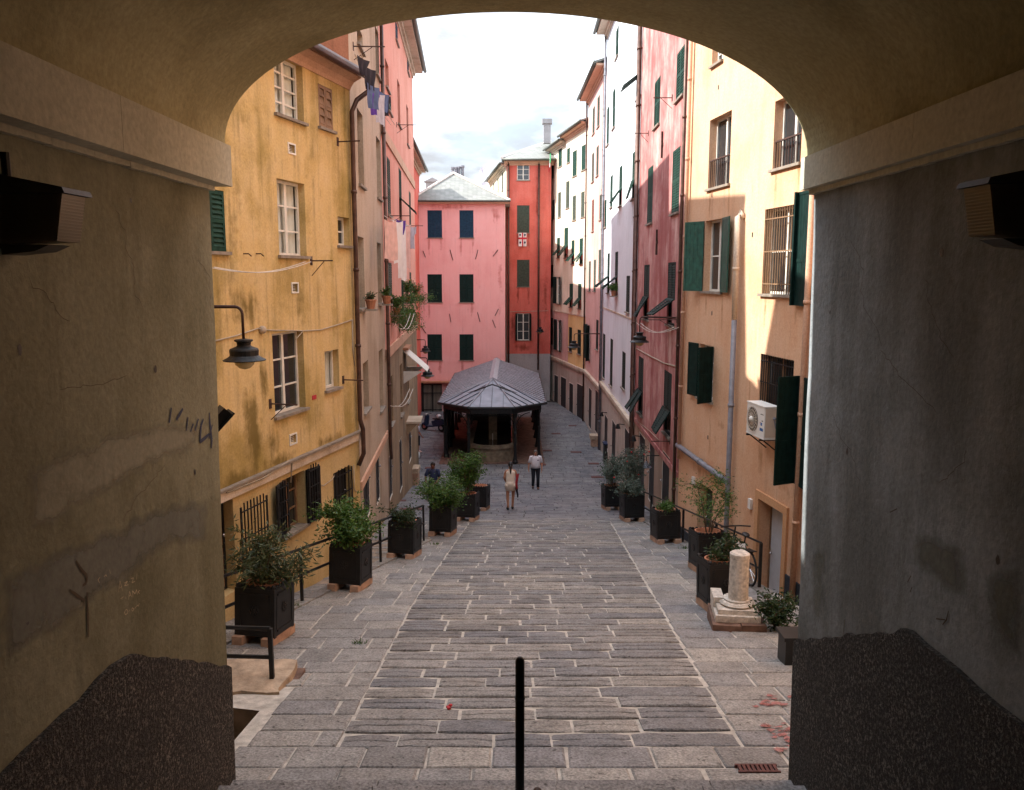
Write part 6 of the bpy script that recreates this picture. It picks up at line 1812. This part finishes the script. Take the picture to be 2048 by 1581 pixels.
m = MB(); m.tube([bpos(.34, .88), bpos(.30, 1.02)], .016, 8); m.tube([bpos(.28, 1.03, -.30), bpos(.33, 1.04, -.1), bpos(.33, 1.04, .1), bpos(.28, 1.03, .30)], .015, 8); obj('handlebar', m, 'black', t, base_)
m = MB(); m.ell(bpos(-.24, .95), (.07, .13, .03), 10, 6); m.tube([bpos(-.2, .8), bpos(-.23, .93)], .014, 8); obj('saddle', m, 'black', t, base_, smooth=True)
m = MB(); m.tube([bpos(-.62, .66), bpos(-.25, .68)], .012, 6); m.box(bpos(-.66, .67, -.06), fw * .34, sd * .12, UP * .015); obj('rack', m, 'iron', t, base_)
m = MB(); m.tube([bpos(-.06, .3, -.1), bpos(-.06, .3, .1)], .06, 10); m.box(bpos(-.2, .24, -.16), fw * .1, sd * .08, UP * .02); m.box(bpos(.05, .34, .08), fw * .1, sd * .08, UP * .02); obj('pedals', m, 'iron', t, base_)

def cloth(name, label, P, w, h, mat, shape='sheet', seed=0, group='washing hung on the lines', cat='laundry'):
    """P(a, o, z): a along the line (0..w), o fold depth, z below the line"""
    lr = random.Random(seed); m = MB(); nx, nz = 24, 10
    ph_ = lr.uniform(0, 6); am = lr.uniform(.012, .022)
    def prof(v):
        if shape == 'shirt': return (.0, 1.0) if v < .35 else (.2, .8)
        if shape == 'taper': return (.12 * v, 1 - .12 * v)
        if shape == 'narrow': return (.25 * v, 1 - .3 * v)
        return (0, 1)
    def pt(i, j):
        u, v = i / nx, j / nz; a, b = prof(v)
        sag = .06 * math.sin(math.pi * u) * h
        return P(w * (a + (b - a) * u) + .02 * math.sin(v * 5 + ph_), am * math.sin(u * 15 + ph_ + v * .3) * (.3 + v), -h * v * (1 + .03 * math.sin(u * 5 + ph_)) - sag * (1 - v))
    for i in range(nx):
        for j in range(nz):
            u = (i + .5) / nx; v = (j + .5) / nz
            if shape == 'trousers' and v > .3 and .42 < u < .58: continue
            m.face([pt(i, j), pt(i + 1, j), pt(i + 1, j + 1), pt(i, j + 1)])
    o = obj(name, m, mat, None, P(w / 2, 0, 0), smooth=True)
    return tag(o, label, cat, group)
# clothes on the bicycle
cloth('garment', 'white and blue cloth draped over the bicycle frame', lambda a, o, z: bpos(-.4 + a, .80 + z, -.06 + o), .42, .55, 'whitecloth', 'taper', 3, None, 'cloth')
# dark washing high on the left, line parallel to the beige and salmon facades
def line_on(F, pa, pb, o, label, sag=.12):
    a, b = F.px(*pa, o), F.px(*pb, o)
    t = thing('clothesline', label, 'clothesline', F.P(a[0], o, a[1]), 0, 'clotheslines')
    for k in (0, .12):
        m = MB(); m.tube([F.P(a[0] + (b[0] - a[0]) * i / 10, o - k, a[1] + (b[1] - a[1]) * i / 10 - sag * math.sin(math.pi * i / 10)) for i in range(11)], .008, 5); obj('cord', m, 'rope', t, F.P(a[0], o, a[1]))
    return a, b
O1 = .55
LF = Fac(-3.58, 18.97, -2.556 - .054 * 41.5, 41.5, 1)
la, lb = line_on(LF, (722, 108), (790, 250), O1, 'clothesline with dark washing high on the left houses')
def hang(F, o, spans, base_label):
    for i, (pxl, pxr, yt, yb2, mat, shp, lab) in enumerate(spans):
        s0, z0 = F.px(pxl, yt, o); s1, z1 = F.px(pxr, yt, o); zb = F.px((pxl + pxr) / 2, yb2, o)[1]
        za = F.px((pxl + pxr) / 2, yt, o)[1]
        s0, s1 = sorted((s0, s1))
        cloth('laundry', lab, lambda a, oo, z, sc_=(s0 + s1) / 2, w_=(.5 if F is LF and yt < 300 else .62), za=za, F=F, o=o + .05 * (i % 3): F.P(sc_ - w_ / 2 + a, o + oo + .4 * (a - w_ / 2), za + z), (.5 if yt < 300 else .62), max(.3, za - zb), mat, shp, i * 7 + len(spans))
hang(LF, O1, [(723, 729, 116, 150, 'blackcloth', 'narrow', 'small black garment at the top end of the dark washing'), (729, 738, 135, 178, 'blackcloth', 'taper', 'black crumpled garment second on the dark line'),
              (730, 741, 170, 216, 'bluecloth', 'trousers', 'dark blue jeans on the dark washing line'), (741, 752, 172, 228, 'violet', 'shirt', 'violet shirt hanging on the dark washing line'),
              (752, 758, 186, 246, 'greycloth', 'taper', 'long pale grey garment on the dark washing line'), (757, 763, 186, 222, 'bluecloth', 'narrow', 'small blue piece beside the pale grey garment'), (764, 778, 188, 230, 'blackcloth', 'shirt', 'dark purple fringed garment at the far end of the dark line')], '')
rod(LF, 706, 93, .9, 'rusty rod at the near end of the dark washing line')
rod(LF, 793, 250, .9, 'rusty rod at the far end of the dark washing line')
line_on(LF, (778, 432), (822, 452), O1, 'clothesline with white washing on the salmon house', .06)
hang(LF, O1, [(776, 786, 440, 520, 'pinkcloth', 'sheet', 'pink sheet at the near end of the white washing'), (786, 797, 440, 526, 'whitecloth', 'sheet', 'long white sheet in the white washing'), (791, 798, 440, 470, 'violet', 'narrow', 'small violet cloth among white washing'),
              (797, 808, 444, 560, 'whitecloth', 'taper', 'longest white cloth hanging down over the flowers'), (806, 813, 448, 536, 'pinkcloth', 'taper', 'pale pink garment with a blue hem on the white washing line'), (813, 824, 452, 498, 'greycloth', 'shirt', 'pale blue white shirt at the far end of the white washing')], '')
rod(LF, 776, 432, .9, 'rusty rod at the near end of the white washing line'); rod(LF, 812, 452, .9, 'rusty rod at the far end of the white washing line')
# thin drooping lines lower down on both sides
line_on(LF, (790, 812), (826, 778), .6, 'slack white clothesline low on the brown wall', .25)
line_on(LF, (800, 648), (828, 628), .8, 'slack white clothesline by the hanging flowers', .3)
line_on(PR, (1272, 645), (1348, 655), .7, 'slack white clothesline over the hat lamp on the right', .22)
line_on(YF, (428, 535), (622, 524), .30, 'thin sagging clothesline across the yellow house', .14)
# sill plants and flower pots
def pot(F, px_, py_, label, seed, hang_=0.0, flower=None, r=.24, h=.4, o=.18, mat='leaf_bay', n=900):
    s, z = F.px(px_, py_); c = F.P(s, o, z)
    t = thing('flower_pot', 'terracotta pot holding the ' + label, 'flower pot', c)
    m = MB(); m.lathe(c, [(.09, 0), (.13, .19), (.145, .19), (.145, .23), (.12, .23)], 12); obj('body', m, 'terra', t)
    m = MB(); m.cbox(c + V((0, 0, .2)), (.17, .17, .02)); obj('soil', m, 'soil', t)
    m = MB(); F.box(m, s - .2, s + .2, 0, o + .16, z - .05, z - .005); obj('shelf', m, 'sill', t)
    x = shrub('pot_plant', label, c + V((0, 0, .2)), 'bay', h, r, n, seed, .08, .03, mat, 'potted plants on the left facades', flower=flower, cat='plant')
    if hang_:
        lr = random.Random(seed); tips = [(V((lr.gauss(0, r), lr.gauss(0, r), -hang_ * lr.random())), V((0, 0, -1))) for _ in range(60)]
        m = MB(); leaves(m, tips, 1500, .08, .03, lr, .08); obj('trailing_leaves', m, mat, x, local=True, kind='stuff')
pot(BF, 761, 608, 'small plant on the beige house sill', 1, n=350, r=.12, h=.3)
pot(BF, 727, 618, 'withered plant on the near beige sill', 2, n=200, r=.1, h=.2, mat='leaf_ole')
pot(PL, 783, 630, 'big trailing fern on the salmon house', 3, .5, r=.28, h=.4)
pot(PL, 806, 605, 'flowering plant with yellow pinwheel on the salmon house', 4, .5, 'floweryellow', r=.24, h=.8)
pot(PL, 822, 600, 'red flowered plant at the far end of the salmon house', 5, .3, 'flowerred', r=.3, h=.5)
pot(PL, 798, 640, 'pale trailing plant below the flowers', 6, .6, r=.24, h=.2)
pot(PL, 812, 640, 'second trailing plant below the flowers', 7, .6, 'flowerred', r=.24, h=.2)
pot(WF, 1235, 592, 'round bush on a white house sill', 8, r=.28, h=.35, n=1200)
# Sardinian style white flag with a red cross, and a tricolour
s0, s1, z0, z1 = RF.rect(1037, 466, 1053, 493, .3)
t = thing('cross_flag', 'white flag with red cross and four dark heads hanging under a red house window', 'flag', RF.P((s0 + s1) / 2, .2, z1))
def fbx(a, b, c, d, o0, o1, mat, nm):
    m = MB(); n = 6
    for k in range(n):
        u0, u1 = a + (b - a) * k / n, a + (b - a) * (k + 1) / n
        w0, w1 = .03 * math.sin(u0 * 9), .03 * math.sin(u1 * 9)
        X = lambda u, z, o: RF.P(s0 + (s1 - s0) * u, .16 + o, z0 + (z1 - z0) * z)
        m.face([X(u0, c, o1 + w0), X(u1, c, o1 + w1), X(u1, d, o1 + w1), X(u0, d, o1 + w0)])
    return obj(nm, m, mat, t, RF.P((s0 + s1) / 2, .2, z1))
fbx(0, 1, 0, 1, 0, 0, 'whitecloth', 'field')
fbx(.42, .58, 0, 1, 0, .012, 'flagred', 'cross'); fbx(0, 1, .52, .66, 0, .014, 'flagred', 'cross')
for (u, z) in ((.2, .85), (.8, .85), (.22, .28), (.8, .28)):
    m = MB(); n = 10; c = RF.P(s0 + (s1 - s0) * u, .20, z0 + (z1 - z0) * z); m.face([c + V((.07 * math.cos(6.283 * k / n), -.02, .09 * math.sin(6.283 * k / n))) for k in range(n)]); obj('emblem', m, 'navy', t, RF.P((s0 + s1) / 2, .2, z1))
s, z = FR.px(1113, 325)
t = thing('tricolour_flag', 'small green white and red flag hanging high on the cream house', 'flag', FR.P(s, .5, z))
for k, mt in enumerate(('flaggreen', 'whitecloth', 'flagred')):
    m = MB(); a = -.3 + .2 * k
    m.prism([FR.P(s + a, .5, z + .6 - .3 * k), FR.P(s + a + .2, .52, z + .55 - .3 * k), FR.P(s + a + .2, .52, z - .1 - .3 * k), FR.P(s + a, .5, z - .05 - .3 * k)], FR.n * .012); obj('stripe', m, mt, t)
m = MB(); m.tube([FR.P(s, 0, z + .5), FR.P(s, .7, z + .62)], .02, 6); obj('staff', m, 'rustiron', t)
# satellite dishes
for (a, b, lab) in ((971, 345, 'upper satellite dish between the pink and red roofs'), (970, 378, 'lower satellite dish partly behind the pink roof')):
    yd = 66.0; dx, dz = ray(a, b); c = V((dx * yd, yd, dz * yd)); t = thing('satellite_dish', lab, 'satellite dish', c, 0, 'satellite dishes')
    ax_ = V((-.5, -.8, .25)).normalized(); e1 = ax_.cross(UP).normalized(); e2 = e1.cross(ax_)
    m = MB(); n = 16; rings_ = [[c + (e1 * math.cos(6.283 * k / n) + e2 * math.sin(6.283 * k / n)) * (.52 * r) + ax_ * (.12 * r * r) for k in range(n)] for r in (.05, .5, 1)]
    for j in range(2):
        for k in range(n): m.face([rings_[j][k], rings_[j][(k + 1) % n], rings_[j + 1][(k + 1) % n], rings_[j + 1][k]])
    obj('dish', m, 'greycloth', t, c); m = MB(); m.tube([c, c + V((.1, .3, -.2)), c + V((.1, .3, -2.0))], .03, 6); obj('mast', m, 'greypipe', t, c); m = MB(); m.tube([c - e2 * .4, c + ax_ * .5], .015, 5); obj('arm', m, 'greypipe', t, c)
# things standing by the right walls: stone planter, dark bin, wall lamps over the doors
c = ground(1192, 892); t = thing('stone_pot', 'square stone planter by the white house wall', 'stone planter', c)
m = MB(); m.prism([(-.28, -.3, 0), (.28, -.3, 0), (.28, .3, 0), (-.28, .3, 0)], (0, 0, .42)); obj('body', m, 'blockstone', t, local=True); m = MB(); m.cbox((0, 0, .53), (.72, .75, .22)); obj('top', m, 'blockpale', t, local=True)
c = ground(1216, 926); t = thing('wheelie_bin', 'tall black bin with a white label beside the white house', 'bin', c)
m = MB(); m.prism([(-.24, -.3, 0), (.24, -.3, 0), (.24, .3, 0), (-.24, .3, 0)], (0, 0, 1.0)); obj('body', m, 'black', t, local=True)
m = MB(); m.cbox((0, 0, 1.03), (.54, .66, .07)); obj('lid', m, 'navy', t, local=True); m = MB(); m.cbox((-.02, -.305, .72), (.14, .01, .2)); obj('label_plate', m, 'whitecloth', t, local=True)
for (a, b, lab) in ((1249, 852, 'small black lamp over the white house shop door'), (1282, 876, 'small black lamp over the nearest rose house shop door'), (1214, 828, 'small black lamp over the far white house door')):
    F = PR if a > 1272 else WF; s, z = F.px(a, b); c = F.P(s, .2, z); t = thing('shop_lamp', lab, 'wall lamp', c, 0, 'small lamps over the shop doors')
    m = MB(); m.tube([F.P(s, 0, z + .05), F.P(s, .25, z + .08)], .02, 6); obj('arm', m, 'iron', t); m = MB(); m.lathe(F.P(s, .28, z - .12), [(.12, 0), (.10, .05), (.07, .16), (.04, .2)], 10); obj('shade', m, 'iron', t)
s, z = PR.px(1318, 930); t = thing('shop_lamp', 'grey cone lamp hanging under dark cloth on the rose house', 'wall lamp', PR.P(s, .4, z), 0, 'small lamps over the shop doors')
m = MB(); m.tube([PR.P(s, 0, z + .3), PR.P(s, .4, z + .3), PR.P(s, .4, z + .1)], .015, 6); obj('arm', m, 'iron', t); m = MB(); m.lathe(PR.P(s, .4, z - .08), [(.17, 0), (.05, .14), (.03, .2)], 12); obj('shade', m, 'zinc', t)
s, z = PR.px(1315, 885); 
cloth('laundry', 'dark garment hanging low over the rose house shop door', lambda a, o, zz: PR.P(s - .15 + a, .5 + o, z + zz), .35, .85, 'blackcloth', 'narrow', 9)
# scooter parked by the gate
c = ground(866, 862); t = thing('scooter', 'dark scooter with a white helmet on its seat by the barred gate', 'scooter', c, R(62))
for y in (-.62, .62):
    m = MB(); ring(m, V((0, y, .24)), .18, .065, V((1, 0, 0)), 20, 8); w = obj('wheel', m, 'rubber', t, local=True, smooth=True); m = MB(); m.tube([(-.05, y, .24), (.05, y, .24)], .12, 12); obj('rim', m, 'chrome', w, local=True)
m = MB(); rr = [((0, -.85, .50), .10, .02), ((0, -.6, .52), .17, .05)]
m.prism([(-.16, -.88, .52), (-.16, -.5, .34), (-.16, -.1, .30), (-.16, .02, .62), (-.16, -.3, .74), (-.16, -.8, .72)], (.32, 0, 0)); m.box((-.16, -.1, .26), (.32, 0, 0), (0, .55, 0), (0, 0, .07)); obj('body', m, 'navy', t, local=True)
m = MB(); m.prism([(-.2, .44, .3), (-.2, .56, .36), (-.2, .46, .95), (-.2, .38, .92)], (.4, 0, 0)); m.ell((0, .62, .40), (.1, .2, .09), 10, 6); obj('front_shield', m, 'navy', t, local=True)
m = MB(); m.ell((0, -.35, .77), (.15, .42, .07), 12, 6); obj('seat', m, 'black', t, local=True, smooth=True)
m = MB(); m.tube([(-.33, .33, 1.02), (-.1, .40, 1.0), (.1, .40, 1.0), (.33, .33, 1.02)], .022, 8); m.tube([(0, .6, .24), (0, .42, 1.0)], .03, 8); obj('handlebar', m, 'black', t, local=True)
m = MB(); m.ell((0, .47, .98), (.09, .06, .07), 10, 6); obj('headlight', m, 'curtain', t, local=True, smooth=True)
m = MB(); q = Matrix.Rotation(R(62), 3, 'Z'); hc = c + q @ V((0, -.45, .95)); m.ell(hc, (.15, .17, .14), 14, 8); hm = tag(obj('helmet', m, 'helmet', None, hc, smooth=True), 'white helmet resting on the scooter seat', 'helmet')
# carrier bag
c = ground(833, 918); m = MB(); lr = random.Random(2); m.ell(c + V((0, 0, .2)), (.2, .16, .2), 14, 10)
m.v = [p + V((lr.uniform(-.02, .02), lr.uniform(-.02, .02), lr.uniform(-.02, .02))) for p in m.v]
t = thing('carrier_bag', 'white plastic carrier bag with green print on the ground', 'bag', c)
obj('bag', m, 'plasticbag', t, smooth=True); m = MB(); m.ell(c + V((.02, -.14, .2)), (.07, .03, .08), 8, 6); obj('print', m, 'flaggreen', t)
m = MB(); m.tube([c + V((-.06, 0, .38)), c + V((-.03, 0, .5)), c + V((.03, 0, .5)), c + V((.06, 0, .38))], .012, 5); obj('handle', m, 'plasticbag', t)
# red wrapper, small litter
c = ground(897, 1419); m = MB(); m.cbox(c + V((0, 0, .02)), (.035, .06, .02), .4); m.cbox(c + V((.02, .03, .03)), (.03, .03, .02), 1.1); tag(obj('wrapper', m, 'redcloth', None, c), 'small red wrapper lying in a paving joint', 'litter')
# ---------------------------------------------------------------- people
def skin_body(J, E, Rad, root='pelvis'):
    names = list(J); ix = {k: i for i, k in enumerate(names)}
    me = bpy.data.meshes.new('tmp'); me.from_pydata([J[k] for k in names], [(ix[a], ix[b]) for a, b in E], [])
    ob = bpy.data.objects.new('tmp', me); COL.objects.link(ob)
    ob.modifiers.new('s', 'SKIN'); sd_ = ob.modifiers.new('d', 'SUBSURF'); sd_.levels = 2; sd_.render_levels = 2
    lay = me.skin_vertices[0].data
    for k in names:
        r = Rad[k]; lay[ix[k]].radius = (r, r) if not isinstance(r, tuple) else r
        lay[ix[k]].use_root = (k == root)
    dg = bpy.context.evaluated_depsgraph_get(); dg.update()
    ev = ob.evaluated_get(dg); mm = ev.to_mesh()
    out = MB(); out.v = [v.co.copy() for v in mm.vertices]; out.f = [tuple(p.vertices) for p in mm.polygons]; out.m = [0] * len(out.f)
    ev.to_mesh_clear(); bpy.data.objects.remove(ob); bpy.data.meshes.remove(me)
    return out
def person(label, loc, heading, H, pose, skin='skin', hair='hair', female=False):
    """local frame: y forward, x to the figure's right, z up; pose holds joint offsets"""
    k = H / 1.72
    J = dict(pelvis=(0, 0, .95), spine=(0, .01, 1.12), chest=(0, 0, 1.32), neck=(0, -.005, 1.46), headb=(0, .02, 1.53), headm=(0, .02, 1.61), top=(0, .005, 1.70))
    Rd = dict(pelvis=(.15, .11), spine=(.125 if not female else .11, .095), chest=(.15 if not female else .13, .10), neck=.052, headb=(.068, .078), headm=(.086, .104), top=(.05, .06))
    E = [('pelvis', 'spine'), ('spine', 'chest'), ('chest', 'neck'), ('neck', 'headb'), ('headb', 'headm'), ('headm', 'top')]
    sw = .19 if not female else .165
    base = {}
    for s, nm in ((-1, 'l'), (1, 'r')):
        J['sh' + nm] = (s * sw, 0, 1.41); J['el' + nm] = (s * (sw + .05), -.02, 1.13); J['wr' + nm] = (s * (sw + .06), .04, .89); J['ha' + nm] = (s * (sw + .055), .06, .81)
        J['hp' + nm] = (s * .095, 0, .88); J['kn' + nm] = (s * .10, .02, .49); J['an' + nm] = (s * .10, -.02, .09); J['to' + nm] = (s * .115, .13, .035)
        Rd['sh' + nm] = .055; Rd['el' + nm] = .042; Rd['wr' + nm] = .028; Rd['ha' + nm] = (.036, .02)
        Rd['hp' + nm] = .088; Rd['kn' + nm] = .056; Rd['an' + nm] = .038; Rd['to' + nm] = .033
        E += [('chest', 'sh' + nm), ('sh' + nm, 'el' + nm), ('el' + nm, 'wr' + nm), ('wr' + nm, 'ha' + nm), ('pelvis', 'hp' + nm), ('hp' + nm, 'kn' + nm), ('kn' + nm, 'an' + nm), ('an' + nm, 'to' + nm)]
    for q, v in pose.items(): J[q] = tuple(a + b for a, b in zip(J[q], v))
    J = {q: tuple(c * k for c in v) for q, v in J.items()}
    Rd = {q: (tuple(c * k for c in v) if isinstance(v, tuple) else v * k) for q, v in Rd.items()}
    b = skin_body(J, E, Rd)
    for s, nm in ((-1, 'l'), (1, 'r')):          # five fingers rooted in the palm
        h = V(J['ha' + nm]); d = (h - V(J['wr' + nm])).normalized()
        for i, ln in enumerate((.062, .072, .068, .052)):
            o = h + V((0, (.03 - .02 * i) * k, 0)); b.tube([o, o + d * ln * .6 * k, o + d * ln * k + V((-s * .014 * k, 0, 0))], [.009 * k, .008 * k, .006 * k], 6)
        o = h - d * .03 * k; b.tube([o, o + V((-s * .012, .042, 0)) * k + d * .02 * k, o + V((-s * .014, .05, 0)) * k + d * .05 * k], [.011 * k, .010 * k, .007 * k], 6)
    hd = V(J['headm'])
    b.ell(hd + V((0, .098, -.005)) * k, (.014 * k, .02 * k, .022 * k), 8, 6)
    for s in (-1, 1): b.ell(hd + V((s * .078, .0, 0)) * k, (.012 * k, .022 * k, .032 * k), 8, 6)
    t = thing('person', label, 'person', loc, heading)
    obj('body', b, skin, t, local=True, smooth=True)
    for s in (-1, 1):
        e = MB(); e.ell(hd + V((s * .032, .088, .018)) * k, (.013 * k, .009 * k, .009 * k), 8, 6); obj('eye', e, 'black', t, local=True)
    m = MB(); m.ell(hd + V((0, .092, -.045)) * k, (.026 * k, .008 * k, .007 * k), 8, 4); obj('mouth', m, 'redcloth', t, local=True)
    return t, J, k
def shell(pts, rs, n=12):
    m = MB(); m.tube(pts, rs, n, cap=False); return m
def trousers(t, J, k, mat, length=1.0):
    m = MB(); p = V(J['pelvis'])
    m.loft([(p + V((0, 0, -.10 * k)), .17 * k, .125 * k), (p + V((0, 0, 0)), .172 * k, .13 * k), (p + V((0, 0, .10 * k)), .158 * k, .118 * k)], 16)
    for nm in 'lr':
        h, kn, an = V(J['hp' + nm]), V(J['kn' + nm]), V(J['an' + nm])
        e = h.lerp(kn, min(1, length * 2)) if length < .5 else kn.lerp(an, (length - .5) * 2 - .02)
        pts = [h + V((0, 0, .07 * k)), h] + ([kn.lerp(h, .5), kn] if length >= .5 else []) + [e]
        rs = [.10 * k, .105 * k] + ([.085 * k, .072 * k] if length >= .5 else []) + [.062 * k if length >= .5 else .10 * k]
        m.tube(pts, rs, 12)
    return obj('trousers' if length > .5 else 'shorts', m, mat, t, local=True, smooth=True)
def shirt(t, J, k, mat, hem=0.0, sleeve=.5, wid=1.0, name='shirt', flare=1.0):
    m = MB(); p, s_, c, n = V(J['pelvis']), V(J['spine']), V(J['chest']), V(J['neck'])
    m.loft([(p + V((0, 0, hem * k)), .178 * k * wid * flare, .135 * k * wid * flare), (s_.lerp(p, .4), .172 * k * wid, .13 * k * wid), (s_, .165 * k * wid, .128 * k * wid), (c, .185 * k * wid, .128 * k), (c + V((0, 0, .075 * k)), .185 * k * wid, .11 * k), (n + V((0, 0, -.02 * k)), .09 * k, .075 * k), (n + V((0, 0, .02 * k)), .064 * k, .064 * k)], 18)
    if sleeve:
        for nm in 'lr':
            a, b = V(J['sh' + nm]), V(J['el' + nm]); e = a.lerp(b, min(1, sleeve * 2)) if sleeve <= .5 else b.lerp(V(J['wr' + nm]), (sleeve - .5) * 2)
            m.tube([V(J['chest']).lerp(a, .6) + V((0, 0, .03 * k)), a, a.lerp(e, .55), e], [.08 * k, .078 * k, .068 * k, .064 * k], 12)
    return obj(name, m, mat, t, local=True, smooth=True)
def shoes(t, J, k, mat):
    for nm in 'lr':
        m = MB(); a, b = V(J['an' + nm]), V(J['to' + nm]); d = (b - a); d.z = 0; an = math.atan2(-d.x, d.y); q = Matrix.Rotation(an, 3, 'Z')
        m.ell(V((a.x, a.y, b.z)).lerp(b, .5) + V((0, 0, .012 * k)), (.05 * k, .15 * k, .048 * k), 12, 6, rot=q); obj('shoe', m, mat, t, local=True, smooth=True)
def hair_cap(t, J, k, mat, long=False, tail=False):
    m = MB(); h = V(J['headm']); m.ell(h + V((0, -.018, .025)) * k, (.088 * k, .105 * k, .095 * k), 14, 8)
    m.v = [p if p.y < h.y + .06 * k or p.z > h.z + .05 * k else V((p.x, h.y + .06 * k, p.z)) for p in m.v]
    if tail: m.tube([h + V((0, -.11, .03)) * k, h + V((0, -.16, -.06)) * k, h + V((.0, -.155, -.20)) * k, h + V((0, -.14, -.30)) * k], [.03 * k, .04 * k, .03 * k, .008 * k], 8)
    if long: m.ell(h + V((0, -.05, -.08)) * k, (.085 * k, .06 * k, .13 * k), 12, 8)
    return obj('hair', m, mat, t, local=True, smooth=True)
GZ = lambda a, b, off=0.0: ground(a, b)
# woman walking down the ramp, seen from behind
c = ground(1021, 1020)
t, J, k = person('woman in a white sleeveless top and shorts walking away down the ramp', c, 0.05, 1.66,
    dict(knl=(0, -.02, 0), anl=(.01, -.10, .04), tol=(.0, -.10, .02), knr=(0, .06, 0), anr=(-.03, .10, 0), tor=(-.03, .10, 0), ell=(.0, .02, .02), wrl=(.06, .16, .10), hal=(.10, .22, .12), elr=(.02, .03, 0), wrr=(-.0, .12, .08), har=(0, .15, .08)), 'skin', 'hair', True)
trousers(t, J, k, 'blouse', .10)
shirt(t, J, k, 'blouse', -.24, 0, .95, 'blouse', 1.10)
hair_cap(t, J, k, 'hair', tail=True); shoes(t, J, k, 'black')
q = Matrix.Rotation(0.05, 3, 'Z')
cloth('scarf', 'red scarf hanging from the walking woman\'s right arm', lambda a, o, z: c + q @ V((.17 + a, -.13 + o, 1.30 + z)), .09, .55, 'redcloth', 'taper', 4, None, 'scarf')
cloth('jacket', 'dark jacket carried low at the walking woman\'s right side', lambda a, o, z: c + q @ V((.17 + a, -.12 + o, .82 + z)), .10, .36, 'blackcloth', 'narrow', 5, None, 'jacket')
# man walking up towards us
c = ground(1071, 979)
t, J, k = person('man in a white short sleeved shirt and dark trousers walking up the piazza', c, math.pi + .05, 1.74,
    dict(knl=(0, .06, 0), anl=(0, .10, .01), tol=(0, .10, 0), knr=(0, .0, 0), anr=(0, -.12, .03), tor=(0, -.12, .02), elr=(.05, -.02, 0), wrr=(.05, -.04, 0), har=(.05, -.04, 0), ell=(-.03, .0, 0), wrl=(-.01, .05, 0), hal=(0, .06, 0), spine=(0, .03, 0)), 'skin', 'hairgrey')
trousers(t, J, k, 'trousers'); shirt(t, J, k, 'shirt', -.0, .42, 1.12); hair_cap(t, J, k, 'hairgrey'); shoes(t, J, k, 'black')
m = MB(); m.box(V(J['chest']) + V((-.13, .13, -.03)), (.07, 0, 0), (0, .01, 0), (0, 0, .03)); obj('pocket', m, 'navy', t, local=True)
# person seated among the planters
c = ground(862, 1022); c.y += .9; c.z = gz(c.y)
t, J, k = person('person with dark hair in a navy shirt standing behind the left planters', c, math.pi - .2, 1.62, dict(elr=(.03, .1, .05), wrr=(-.05, .22, .2), har=(-.08, .28, .22), ell=(-.03, .1, .05), wrl=(.05, .22, .15), hal=(.08, .28, .17)), 'skindark', 'hair')
trousers(t, J, k, 'trousers'); shirt(t, J, k, 'navy', -.02, .45); hair_cap(t, J, k, 'hair'); shoes(t, J, k, 'black')
# person by the left wall with the carrier bag
c = ground(836, 905)
t, J, k = person('person in a pale shirt and dark skirt standing beside the left shop door', c, -1.2, 1.72, dict(elr=(.0, .05, 0), wrr=(0, .12, .05), har=(0, .15, .05)), 'skin', 'hairgrey', True)
trousers(t, J, k, 'trousers', .62); shirt(t, J, k, 'greycloth', -.02, .45); hair_cap(t, J, k, 'hairgrey'); shoes(t, J, k, 'pinkcloth')
